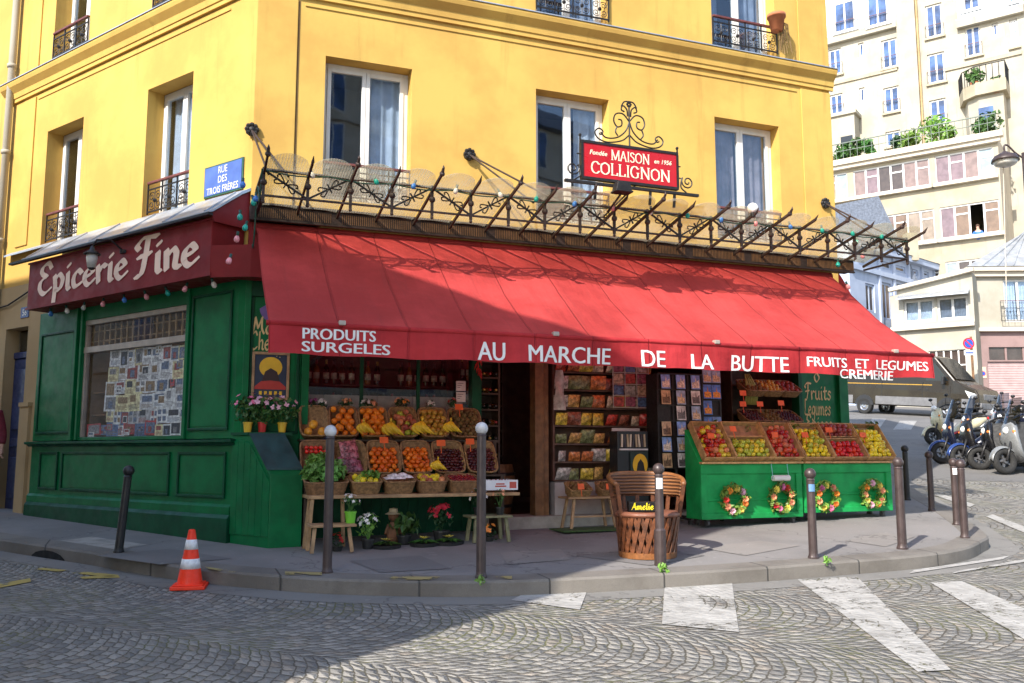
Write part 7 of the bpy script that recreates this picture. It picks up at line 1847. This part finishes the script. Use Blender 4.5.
for sy in (-1, 1):
    y = sy * .965
    mb = MB(); mb.box(-2.90, -2.35, y - .012, y + .012, .45, .80); mb.box(-1.28, 1.42, y - .012, y + .012, .45, .80); mb.box(2.42, 2.86, y - .012, y + .012, .45, .80); mb.build('sill_panel', M_VGR, van, bevel=.01)
    mb = MB(); mb.box(-2.9, 1.2, y - .004 - sy * .01, y + .004 - sy * .01, 1.31, 1.345); mb.build('stripe', M_VYL, van)
    yw = sy * (ins(1.8) + .008)
    mb = MB(); mb.prism([(.92, 1.48), (1.90, 1.48), (1.30, 2.22), (.92, 2.25)], yw - .012, yw + .012, 'y'); mb.build('side_window', M_VWN, van)
    mb = MB()
    for x in (-1.0, .80, 1.95): mb.box(x - .008, x + .008, y - .004 - sy * .003, y + .004 - sy * .003, .82, 1.45 if x < 1.5 else 1.3)
    mb.build('door_gap', M_BLKP, van)
    mb = MB(); mb.box(.60, .74, y - .015, y + .015, 1.12, 1.16); mb.box(.92, 1.06, y - .015, y + .015, 1.12, 1.16); mb.build('door_handle', M_BLKP, van, bevel=.006)
    mb = MB(); mb.obox((1.72, sy * 1.10, 1.52), (.10, .16, .34)); mb.bar((1.75, sy * .93, 1.42), (1.74, sy * 1.06, 1.46), .06); mb.build('mirror', M_BLKP, van, bevel=.02)
    mb = MB(); mb.prism([(2.54, 1.14), (3.02, 1.0), (2.98, .84), (2.72, .84)], y - .02 - sy * .02, y + .02 - sy * .02, 'y'); mb.build('headlight', M_LAMPG, van)
    mb = MB(); mb.box(-2.99, -2.93, sy * .84 - .08, sy * .84 + .08, .95, 1.6); mb.build('tail_light', M_REDL, van)
    for x in (-1.80, 1.86):
        mb = MB(); mb.prism([(x + .44 * cos(a * pi / 12), .40 + .44 * sin(a * pi / 12)) for a in range(13)], y - .015, y + .010, 'y'); mb.build('wheel_arch', M_BLKP, van)
        T_ = Matrix.Rotation(pi / 2, 3, 'X')
        mb = MB(); mb.lathe([(.20, -.11), (.32, -.12), (.35, -.09), (.35, .09), (.32, .12), (.20, .11), (.20, -.11)], 26, (x, sy * .87, .35), T=T_, cap=False); wh = mb.build('wheel', M_TYRE, van, smooth=False)
        mb = MB(); mb.lathe([(0, -.07), (.06, -.09), (.16, -.06), (.21, -.105), (.21, .105), (.16, .06), (.06, .09), (0, .07)], 20, (x, sy * .87, .35), T=T_); mb.build('rim', M_CHROME, wh)
mb = MB(); mb.add([(2.10, -.82, 1.585), (2.10, .82, 1.585), (1.29, .74, 2.465), (1.29, -.74, 2.465)], [(0, 1, 2, 3)]); q = mb.build('windscreen', M_VWN, van); q.location = (.022, 0, .020)
mb = MB(); mb.box(3.04, 3.11, -.55, .55, .78, 1.02); mb.box(3.06, 3.18, -.90, .90, .42, .66); mb.build('bumper', M_VGR, van, bevel=.03)
# ------------------------------------------------------------------ the buildings up the hill
D_ = (.809, -.588)
def block(o, fr, t0, t1, z0, z1, holes, m, depth=8.0, name='wall', side_m=None, inset=.16, skew=0.0):
    """facade with openings plus sides, back and top, in the local axes of fr"""
    M = Matrix.Rotation(fr.ang, 4, 'Z'); mb = MB(M); wall(mb, t0, t1, z0, z1, holes, 0.0, inset)
    k = skew * depth; mb.quad((t0 + k, depth, z0), (t0, 0, z0), (t0, 0, z1), (t0 + k, depth, z1)); mb.quad((t0 + k, depth, z0), (t1, depth, z0), (t1, depth, z1), (t0 + k, depth, z1)); mb.quad((t0, 0, z1), (t1, 0, z1), (t1, depth, z1), (t0 + k, depth, z1))
    if side_m is None: mb.quad((t1, 0, z0), (t1, depth, z0), (t1, depth, z1), (t1, 0, z1))
    mb.build(name, m, o)
    if side_m: mb = MB(M); mb.quad((t1, 0, z0), (t1, depth, z0), (t1, depth, z1), (t1, 0, z1)); mb.build('side_wall', side_m, o)
    return M
def pxbox(fr, x0, y0, x1, y1, n_=0.0):
    ym = (y0 + y1) / 2; t0 = fr.hit(x0, ym, n_)[0]; t1 = fr.hit(x1, ym, n_)[0]; tm = (x0 + x1) / 2
    return (t0, t1, fr.hit(tm, y1, n_)[1], fr.hit(tm, y0, n_)[1])
# --- white apartment block
AP = Fr(_c(940, 52), D_)
ap = thing('apartment_block', 'tall white apartment block with blue windows rising behind the terrace', 'building', (AP.O.x, AP.O.y, 0))
wins = [(828.8, 48.8, 841.5, 74.7), (881.8, 38.8, 897.3, 67.7), (830, 94, 843, 116), (883.7, 86.7, 899.3, 112), (925.6, 4, 942.5, 36.9), (927.6, 52.8, 944.9, 82.7), (929.6, 99, 946.5, 127), (965.4, 25.9, 981, 55.8), (1010, 19, 1018, 47), (885.7, 130.8, 900.7, 146), (841, 135.8, 853, 151)]
small = [(858.4, 42.8, 863.8, 56.4), (859.4, 87.6, 864.8, 101.6), (992, 23, 998, 36)]
HW_ = [pxbox(AP, *w_) for w_ in wins]; HS_ = [pxbox(AP, *w_) for w_ in small]
tA0, tA1 = AP.hit(700, 60)[0], AP.hit(1060, 60)[0]; zTop = AP.hit(862, -60)[1]
MAP = block(ap, AP, tA0, tA1, 6, zTop, HW_ + HS_, M_CREAM2, 9)
for i, h in enumerate(HW_):
    wn = casement(ap, MAP, *h, .10, curtain=(.0, .3) if i % 3 == 0 else None, glass=M_GLASSF, room=False)
    if i < 8: balcony_rail(wn, MAP, h[0] - .05, h[1] + .05, h[2] + .05, h[2] + .75, -.08, ornate=False)
    mb = MB(MAP); mb.box(h[0] - .12, h[1] + .12, -.14, .0, h[2] - .14, h[2] - .02); mb.build('sill', M_CREAM, wn)
for h in HS_: casement(ap, MAP, *h, .10, lights=1, glass=M_GLASSF, room=False)
# string courses and mansard storeys
for p0, p1, hh, nn in (((826, 85.5), (898, 77.5), .22, .10), ((945, 70), (1022, 53), .22, .10), ((899, 72), (918, 69), .2, .16)):
    a, z = AP.hit(*p0); b, z2 = AP.hit(*p1); mb = MB(MAP); mb.box(a, b, -nn, -.004, z - hh / 2, z + hh / 2); mb.build('string_course', M_CREAM, ap)
for p0, p1, doors in (((824, 41), (897.5, 29.5), [(836, 4, 857, 34), (868.8, -2, 889.7, 28)]), ((957, 23), (1024, 8.5), [(964, -6, 981, 13), (1009, -14, 1018, 6)])):
    a, z = AP.hit(*p0); b, _ = AP.hit(*p1); mb = MB(MAP); mb.box(a, b, -.35, -.004, z - .45, z); mb.build('cornice', M_CREAM2, ap)
    mb = MB(MAP); mb.prism([(-.004, z + .002), (-.34, z + .002), (-.20, z + 3.2), (-.004, z + 3.4)], a + .1, b, 'x'); mf = mb.build('mansard', M_ZINC, ap)
    mb = MB(MAP); mb.box(a, b, -.36, -.30, z + .004, z + .05); mb.build('gutter', M_ZINC, ap)
    for d_ in doors:
        h = pxbox(AP, *d_); wn = casement(ap, MAP, *h, -.42, curtain=None, glass=M_GLASSF, room=False); mb = MB(MAP); mb.box(h[0] - .15, h[1] + .15, -.40, -.30, h[2] - .05, h[3] + .2); mb.build('dormer', M_ZINC, ap)
        balcony_rail(wn, MAP, h[0] - .15, h[1] + .15, h[2], h[2] + .7, -.52, ornate=False)
a = AP.hit(899, 60)[0]; b = AP.hit(918, 60)[0]; mb = MB(MAP); mb.box(a, b, -.25, -.003, 6, zTop); mb.build('pier', M_CREAM2, ap)
a = AP.hit(919.5, 60)[0]; mb = MB(MAP); mb.tube([(a, -.12, 8), (a, -.12, zTop)], .07, 8); mb.build('downpipe', M_TAN, ap)
# bay and curved balcony on the terrace
h = pxbox(AP, 832, 122, 857, 160); mb = MB(MAP); mb.box(h[0] - 1.5, h[1] + .2, -1.2, -.003, h[2], h[3]); mb.box(h[0] - 1.6, h[1] + .35, -1.35, -.003, h[3] + .002, h[3] + .22); mb.build('bay', M_CREAM2, ap)
mb = MB(MAP); q = pxbox(AP, 841, 136, 853, 151, 1.2); mb.box(q[0], q[1], -1.23, -1.203, q[2], q[3]); mb.build('bay_window', M_VWN, ap)
h = pxbox(AP, 962, 96, 1001, 140, 1.3); mb = MB(MAP)
P = [(h[0], -.003), (h[0] + .3, -.9), (h[0] + .9, -1.3), (h[1] + .2, -1.3), (h[1] + .2, -.003)]; mb.prism(P, h[2] - 1, h[3], 'z'); mb.build('rounded_bay', M_CREAM2, ap)
P = [(h[0] - .25, -.003), (h[0] + .1, -1.1), (h[0] + .8, -1.6), (h[1] + .4, -1.6), (h[1] + .4, -.003)]; mb = MB(MAP); mb.prism(P, h[3] + .003, h[3] + .75, 'z'); mb.build('balcony', M_CREAM, ap)
mb = MB(MAP); P3 = [(p[0], p[1], h[3] + 1.7) for p in P]; mb.tube(P3, .03, 5)
for p, q in zip(P[:-1], P[1:]):
    for k in range(5): x, y = p[0] + (q[0] - p[0]) * k / 5, p[1] + (q[1] - p[1]) * k / 5; mb.tube([(x, y, h[3] + .7), (x, y, h[3] + 1.7)], .02, 4)
mb.build('balcony_railing', M_IRON, ap)
q = pxbox(AP, 979, 107, 994, 128, 1.3); mb = MB(MAP); mb.box(q[0], q[1], -1.34, -1.305, q[2], q[3]); mb.build('bay_window', M_GLASSF, ap)
# --- studio building with the long glazed bands
ST = Fr(_c(940, 48), D_)
stb = thing('studio_building', 'cream studio building with long bands of tinted windows under the planted terrace', 'building', (ST.O.x, ST.O.y, 0))
zt = ST.hit(940, 147)[1]; tS1 = ST.hit(1001, 190)[0]; tS0 = ST.hit(700, 190)[0]
bands = [('u', 815, 847.5), ('u', 854, 930.5), ('u', 936.5, 995.5), ('l', 880, 932.5), ('l', 938.5, 998), ('t', 905, 934), ('t', 941, 978)]
zz = {'u': (ST.hit(925, 186)[1], ST.hit(925, 158)[1]), 'l': (ST.hit(968, 236)[1], ST.hit(968, 203.5)[1]), 't': (ST.hit(955, 290)[1], ST.hit(955, 261)[1])}
holes = [(ST.hit(a, 190)[0], ST.hit(b, 190)[0], *zz[k]) for k, a, b in bands]
MST = block(stb, ST, tS0, tS1, 1.5, zt, holes, M_CREAM, 7.5, side_m=M_GREYW)
TINT = [mat('tinted pane ' + n_, c, .15, var=.2, scale=3) for n_, c in (('mauve', (.165, .115, .13)), ('rose', (.19, .135, .125)), ('pale blue', (.26, .33, .36)), ('beige', (.24, .19, .145)), ('dark', (.06, .045, .04)), ('brown', (.16, .105, .07)))]
R.seed(21)
for bi, (h, (k, a, b)) in enumerate(zip(holes, bands)):
    nP = max(2, round((h[1] - h[0]) / .72)); w_ = (h[1] - h[0]) / nP
    mb = MB(MST)
    for i in range(nP + 1): x = h[0] + i * w_; mb.box(x - .05, x + .05, .06, .14, h[2], h[3])
    mb.box(h[0], h[1], .065, .135, h[3] - .09, h[3]); mb.box(h[0], h[1], .065, .135, h[2], h[2] + .09)
    for i in range(nP):
        if i % 2: mb.box(h[0] + i * w_ + .05, h[0] + (i + 1) * w_ - .05, .07, .13, h[3] - .55, h[3] - .47)
    wn = mb.build('window_band', M_WHITE, stb)
    for i in range(nP):
        if bi == 4 and abs(h[0] + (i + .5) * w_ - ST.hit(973, 220)[0]) < w_ * .55: open_i = i; continue
        tm = R.choices(TINT, {'u': (4, 4, 1.4, 2, 2.6, .8), 'l': (.3, .6, 0, 1, 1.6, 3.5), 't': (0, 0, .3, 1, 2.5, 2)}[k])[0]
        mb = MB(MST); mb.box(h[0] + i * w_ + .055, h[0] + (i + 1) * w_ - .055, .10, .11, h[2] + .095, h[3] - .095); mb.build('pane', tm, wn)
    mb = MB(MST); mb.box(h[0] - .2, h[1] + .2, -.28, -.003, h[2] - .20, h[2] - .02); mb.build('sill', M_STONE, stb)
mb = MB(MST); mb.box(tS0, tS1 + .3, -.45, -.003, zt - .10, zt + .22); mb.box(tS0, tS1 + .15, -.30, -.003, zt - .32, zt - .103); mb.build('terrace_edge', M_STONE, stb)
mb = MB(MST)
for k in range(44):
    x = tS0 + (tS1 - tS0) * k / 43; mb.box(x - .012, x + .012, -.245, -.22, zt + .22, zt + 1.2)
mb.box(tS0, tS1, -.26, -.20, zt + 1.2, zt + 1.25); mb.box(tS0, tS1, -.25, -.21, zt + .75, zt + .78); mb.build('terrace_railing', mat('grey green rail paint', (.12, .15, .13), .6), stb)
# terrace plants
for px, py, r_, lab, lf in ((934, 128, .85, 'small round green tree in the middle of the terrace', M_LEAFL), (990, 124, .75, 'dense green shrub at the right end of the terrace', M_LEAF), (981, 128, .5, 'low green shrub beside the shrub at the right end of the terrace', M_LEAF), (856, 147, .6, 'green shrub at the left part of the terrace', M_LEAF), (843, 153, .5, 'low green shrub farthest left on the terrace', M_LEAF), (911, 139, .6, 'low wide shrub below the lattice on the terrace', M_LEAFL), (866, 146, .45, 'small shrub with pink flowers on the terrace', M_LEAF), (898, 143, .4, 'small dark shrub beside the terrace window', M_LEAFD), (948, 133, .45, 'pale shrub right of the small round tree', M_LEAFL)):
    t_, z = ST.hit(px, py, -.9); o = thing('terrace_shrub', lab, 'shrub', ST.pt(t_, -.9, zt + .2))
    mb = MB(); h_ = max(.3, z - zt - .2); leafcluster(mb, (0, 0, h_), r_, 150, .30); leafcluster(mb, (R.uniform(-.3, .3), 0, h_ * .6), r_ * .7, 70, .28); mb.build('crown', lf, o)
    mb = MB(); mb.tube([(0, 0, 0), (.03, 0, h_ * .5), (0, 0, h_)], [.05, .04, .02], 6); mb.lathe([(.22, 0), (.28, .35), (.24, .35)], 12); mb.build('trunk_and_pot', M_TAN, o)
for px, py, lab in ((974, 76, 'green potted shrub on the rounded balcony'), (996, 80, 'small red flowered plant on the rounded balcony')):
    t_, z = AP.hit(px, py, 1.2); o = thing('balcony_plant', lab, 'shrub', AP.pt(t_, 1.2, h[3] if False else z - .7)); mb = MB(); leafcluster(mb, (0, 0, .6), .55 if px < 980 else .3, 130, .28); mb.build('crown', M_LEAF, o); mb = MB(); mb.lathe([(.2, -.1), (.26, .3), (.2, .3)], 10); mb.build('pot', mat('terracotta', (.45, .16, .07)), o)
# person leaning out of the lower studio band
t_, z = ST.hit(976, 232, .0)
t_ = holes[4][0] + (open_i + .5) * (holes[4][1] - holes[4][0]) / max(2, round((holes[4][1] - holes[4][0]) / .72)); z = holes[4][2]
pw = thing('person', 'small person in a blue shirt leaning on a sill of the studio windows', 'person', ST.pt(t_, -.10, z - .30), ST.ang)
mb = MB(MST); hh_ = holes[4]; x_ = t_ - .33; mb.add([(x_, .14, hh_[2] + .1), (x_ - .1, .75, hh_[2] + .1), (x_ - .1, .75, hh_[3] - .1), (x_, .14, hh_[3] - .1)], [(0, 1, 2, 3)]); mb.build('open_pane', TINT[5], stb)
J = [(0, 0, 0), (0, 0, .25), (0, -.03, .48), (0, -.05, .60), (0, -.09, .70), (0, -.11, .80), (.17, -.02, .45), (.24, -.20, .26), (.05, -.32, .25), (-.17, -.02, .45), (-.26, -.20, .26), (-.45, -.30, .25)]
hj, he, hr = hand(pw, J[11], (-1, -.1, 0), (0, 1, 0), M_SKIN); n0 = len(J)
body('body', J + [tuple(p) for p in hj], [(0, 1), (1, 2), (2, 3), (3, 4), (4, 5), (2, 6), (6, 7), (7, 8), (2, 9), (9, 10), (10, 11), (11, n0)] + [(a + n0, b + n0) for a, b in he], [.14, .15, .12, .055, .085, .075, .07, .045, .035, .07, .045, .032] + hr, M_SKIN, pw)
body('shirt', [(0, 0, -.02), (0, 0, .25), (0, -.02, .47), (.17, -.02, .45), (.23, -.16, .30), (-.17, -.02, .45), (-.25, -.16, .30)], [(0, 1), (1, 2), (2, 3), (3, 4), (2, 5), (5, 6)], [.165, .175, .14, .09, .065, .09, .065], mat('blue shirt', (.03, .13, .50), .8), pw)
mb = MB(); mb.ball((0, -.085, .79), .10, 12, 8); mb.build('hair', mat('brown hair', (.06, .03, .015)), pw, smooth=True)
# --- pale blue house with slate roof
BH = Fr(_c(890, 44), (.755, .656))
bh = thing('blue_house', 'pale blue grey timber fronted house with a slate roof behind the awning end', 'house', (BH.O.x, BH.O.y, 0))
tB0, tB1 = BH.hit(850, 285)[0], BH.hit(937, 285)[0]; zE = BH.hit(905, 258)[1]
hw = [pxbox(BH, *w_) for w_ in ((882, 262, 891.5, 269.5), (896, 266, 905.5, 272.5), (910, 269, 918, 275), (924, 271.5, 929, 277), (866, 284, 875, 312), (882, 283, 892, 320), (896.5, 285, 907, 325), (912, 288, 921, 325))]
MBH = block(bh, BH, tB0, tB1, 2, zE, hw, M_BLUEW, 5)
for i, h in enumerate(hw): casement(bh, MBH, *h, .08, lights=1 if i < 4 else 2, glass=TINT[4] if i in (0, 3, 4) else TINT[5], room=False, fm=M_BLUEW)
mb = MB(MBH); mb.box(tB0, tB1 + .1, -.35, -.003, zE - .25, zE + .05); z = BH.hit(895, 278)[1]; mb.box(tB0, tB1, -.15, -.003, z - .12, z + .12)
for px in (879, 893.5, 908.5, 922, 934): x = BH.hit(px, 285)[0]; mb.box(x - .10, x + .10, -.10, -.003, 2, zE - .26)
mb.build('cornice', M_BLUEW, bh)
mb = MB(MBH); mb.prism([(-.40, zE + .06), (.1, zE + .30), (.1, zE + .06)], tB0, tB1 + .2, 'x'); mb.build('eave_tiles', M_SLATE, bh)
RS = Fr(_c(880, 46), (1, .02))
P = [RS.hit(*p) for p in ((826, 207), (878.5, 196), (928, 302), (826, 302))]
mb = MB(Matrix.Translation((RS.O.x - BH.O.x, RS.O.y - BH.O.y, 0)) @ Matrix.Rotation(RS.ang, 4, 'Z')); mb.prism(P, 0, 4, 'y')
mb.build('slate_roof', M_SLATE, bh)
mb = MB(Matrix.Translation((RS.O.x - BH.O.x, RS.O.y - BH.O.y, 0)) @ Matrix.Rotation(RS.ang, 4, 'Z')); q = pxbox(RS, 903, 235, 914, 262); mb.box(q[0], q[1], -.5, -.003, q[2], q[3]); mb.build('dormer', M_CREAM, bh)
# --- low cream house with four windows
HF = Fr(_c(940, 40), D_)
hf = thing('cream_house', 'low cream house with a row of four curtained windows behind the van', 'house', (HF.O.x, HF.O.y, 0))
t0, t1 = HF.hit(891, 315)[0], HF.hit(974.5, 315)[0]; zb = 2.0
wz0, wz1 = HF.hit(936, 321)[1], HF.hit(936, 298)[1]
hx = [(HF.hit(a, 315)[0], HF.hit(b, 315)[0], wz0, wz1) for a, b in ((904, 935), (937.5, 969))]; gw = pxbox(HF, 930, 350, 967, 396)
zl, zr = HF.hit(893, 306)[1], HF.hit(974, 272)[1]
MHF = Matrix.Rotation(HF.ang, 4, 'Z'); ztw = max(wz1 + .35, min(zl, zr))
block(hf, HF, t0, t1, zb, wz1 + .3, hx + [gw], M_CREAM2, 6, side_m=M_CREAM)
mb = MB(MHF); mb.prism([(t0 + .3, wz1 + .302), (t1, wz1 + .302), (t1, zr), (t0 + .3, wz1 + .5)], .0, 5.9, 'y'); mb.build('gable', M_CREAM2, hf)
mb = MB(MHF); mb.bar((t0 + .0, -.1, wz1 + .55), (t1 + .1, -.1, zr + .1), .35, .16); mb.build('roof_edge', M_STONE, hf)
for i, h in enumerate(hx): casement(hf, MHF, *h, .08, lights=2, curtain=[(.02, .98)], room=False)
mb = MB(MHF); mb.prism([(-.003, wz1 + .28), (-.55, wz1 + .05), (-.55, wz1 + .0), (-.003, wz1 + .2)], hx[0][0] - .2, hx[1][1] + .1, 'x'); mb.build('window_awning', M_ZINC, hf)
mb = MB(MHF); z = HF.hit(936, 326)[1]; mb.box(t0, t1, -.25, -.003, z - .12, z + .06); mb.build('ledge', M_STONE, hf)
mb = MB(MHF); n_ = 5
for i in range(n_ + 1): x = gw[0] + (gw[1] - gw[0]) * i / n_; mb.box(x - .03, x + .03, .06, .12, gw[2], gw[3])
for j in range(4): z = gw[2] + (gw[3] - gw[2]) * j / 3; mb.box(gw[0], gw[1], .065, .115, z - .03, z + .03)
gwn = mb.build('grid_window', M_WHITE, hf); mb = MB(MHF); mb.box(gw[0], gw[1], .09, .10, gw[2], gw[3]); mb.build('pane', TINT[4], gwn)
# --- mauve corner house with the garage
MV = Fr(_c(1000, 40), (1, -.03))
mv = thing('mauve_house', 'cream and mauve house with a zinc hipped roof and a closed garage shutter', 'house', (MV.O.x, MV.O.y, 0))
t0, t1 = MV.hit(974.5, 330)[0], MV.hit(1130, 330)[0]; zf = MV.hit(1000, 329)[1]; ze = MV.hit(1000, 270)[1]
w1 = pxbox(MV, 1004, 279, 1034, 322); gs = pxbox(MV, 989, 361.5, 1042, 410.5); tr = pxbox(MV, 989, 347, 1042, 360)
MMV = Matrix.Rotation(MV.ang, 4, 'Z')
block(mv, MV, t0, t1, zf, ze, [w1, pxbox(MV, 1062, 279, 1092, 322)], M_CREAM2, 9, skew=.55); block(mv, MV, t0 + .0, t1, 2.2, zf - .12, [gs, tr], M_MAUVE, 9, skew=.55)
mb = MB(MMV); mb.box(t0 - .2, t1, -.22, -.003, zf - .12, zf + .04); mb.box(t0 - .15, t1, -.20, -.003, ze - .32, ze - .1); mb.box(t0 - .3, t1, -.36, -.003, ze - .098, ze + .10); mb.build('cornice', M_STONE, mv)
xr, zr = MV.hit(1026, 231, -3.4)
mb = MB(MMV); mb.add([(t0 - .35, -.4, ze + .102), (t1, -.4, ze + .102), (t1, 9, ze + .102), (t0 - .35 + 5.2, 9, ze + .102), (xr, 3.4, zr), (t1, 3.4, zr)], [(0, 1, 5, 4), (3, 0, 4), (2, 3, 4, 5), (1, 2, 5), (0, 3, 2, 1)])
for k in range(4): 
    u = .2 + k * .2; mb.bar((t0 - .35 + (t1 - t0) * u * .5, -.4, ze + .12), (xr, 3.38, zr + .02), .06)
mb.build('roof', M_ZINC, mv)
wn = casement(mv, MMV, *w1, .10, curtain=[(.0, .45), (.55, 1)], room=False); balcony_rail(wn, MMV, w1[0] - .3, w1[1] + .3, w1[2] + .02, w1[2] + .95, -.25, ornate=True)
mb = MB(MMV)
for k in range(20): z = gs[2] + (gs[3] - gs[2]) * k / 20; mb.prism([(.10, z), (.085, z + .02), (.10, z + (gs[3] - gs[2]) / 20)], gs[0], gs[1], 'x')
mb.box(gs[0], gs[1], .101, .14, gs[2], gs[3]); mb.build('garage_shutter', mat('mauve shutter paint', (.40, .28, .27), .5, var=.1, scale=3), mv)
mb = MB(MMV); mb.box(tr[0], tr[1], .10, .12, tr[2], tr[3])
mb.build('transom', TINT[4], mv)
mb = MB(MMV)
for k in range(4): x = tr[0] + (tr[1] - tr[0]) * k / 3; mb.box(x - .04, x + .04, .06, .098, tr[2], tr[3])
mb.build('transom_frame', M_MAUVE, mv)
q = pxbox(MV, 980, 367, 986, 378); mb = MB(MMV); mb.box(q[0], q[1], -.02, -.003, q[2], q[3]); wp = mb.build('wall_plate', mat('cream sign plate', (.62, .55, .38), .5), mv)
c_ = ((q[0] + q[1]) / 2, (q[2] + q[3]) / 2); mb = MB(MMV); mb.cur = 0; mb.prism([(c_[0] + .11 * cos(a * pi / 10), c_[1] - .05 + .11 * sin(a * pi / 10)) for a in range(20)], -.024, -.021, 'y'); mb.cur = 1; mb.prism([(c_[0] + .08 * cos(a * pi / 10), c_[1] - .05 + .08 * sin(a * pi / 10)) for a in range(20)], -.028, -.025, 'y')
M_SGR = mat('road sign red', (.60, .02, .03), .35, var=.05); M_SGB = mat('road sign blue', (.02, .08, .45), .35, var=.05)
mb.build('roundel', [M_SGR, M_SGB], wp)
# --- no parking sign on its post
NP = Fr(_c(968, 37.5), (1, 0)); t_, z = NP.hit(968.5, 343.5); gz = road_z(NP.pt(t_, 0).x, NP.pt(t_, 0).y)
np_ = thing('road_sign', 'round red and blue no parking sign with a plate below on a brown post', 'road sign', NP.pt(t_, 0, gz)); z -= gz
mb = MB(); mb.tube([(.14, .05, -.3), (.14, .05, z + .3)], .05, 8); mb.build('post', M_WOOD, np_)
mb = MB(); mb.prism([(.24 * cos(a * pi / 14), z + .24 * sin(a * pi / 14)) for a in range(28)], -.02, .0, 'y'); mb.cur = 1; mb.prism([(.18 * cos(a * pi / 14), z + .18 * sin(a * pi / 14)) for a in range(28)], -.026, -.022, 'y'); mb.cur = 0
mb.obox((0, -.03, z), (.36, .006, .055), Matrix.Rotation(radians(45), 3, 'Y')); mb.build('roundel', [M_SGR, M_SGB], np_)
mb = MB(); mb.box(-.22, .26, -.02, .0, z - .50, z - .30); mb.cur = 1; mb.box(-.16, .18, -.024, -.021, z - .43, z - .37); mb.build('plate', [M_WHITE, M_SGB], np_)
# --- street lamp reaching in from the right
SLF = Fr(_c(1004, 20), (1, 0)); t_, z = SLF.hit(1005, 157); tp_ = SLF.t(1046); base = SLF.pt(tp_, 0); gz = road_z(base.x, base.y)
sl_ = thing('street_lamp', 'brown street lamp head hung from a curved arm at the right edge', 'street lamp', (base.x, base.y, gz)); dz = z - gz; dx = t_ - tp_
mb = MB(); mb.tube([(0, 0, -.2), (0, 0, dz + .1)], [.09, .06], 10); mb.lathe([(.14, 0), (.15, .5), (.10, .6)], 12); mb.build('pole', M_BOLL, sl_)
mb = MB(); mb.tube(cat([(0, 0, dz - .05), (dx * .45, 0, dz + .10), (dx * .80, 0, dz + .27), (dx, 0, dz + .27), (dx, 0, dz + .12)], 6), .022, 7); mb.build('arm', M_BOLL, sl_, smooth=True)
mb = MB(); mb.lathe([(.03, .14), (.06, .12), (.12, .08), (.24, .02), (.29, -.06), (.30, -.11), (.28, -.11)], 22, (dx, 0, dz)); mb.build('lamp_shade', M_BOLL, sl_, smooth=True)
mb = MB(); mb.lathe([(.275, -.11), (.22, -.19), (.10, -.235), (0, -.24)], 20, (dx, 0, dz)); mb.build('diffuser', mat('lamp bowl', (.62, .60, .55), .2), sl_, smooth=True)
mb = MB(); mb.tube([(dx - .02, .05, dz - .1), (dx - .03, .3, dz - 3.5)], .012, 4); mb.build('cable', M_STONE, sl_)
# back side of the hill: close the view behind the houses
BK2 = thing('backdrop_building', 'pale stone building closing the street to the right of the mauve house', 'building', (30, 40, 0))
mb = MB(); mb.box(0, 30, 0, 10, -1, 22); mb.build('wall', M_STONE, BK2)
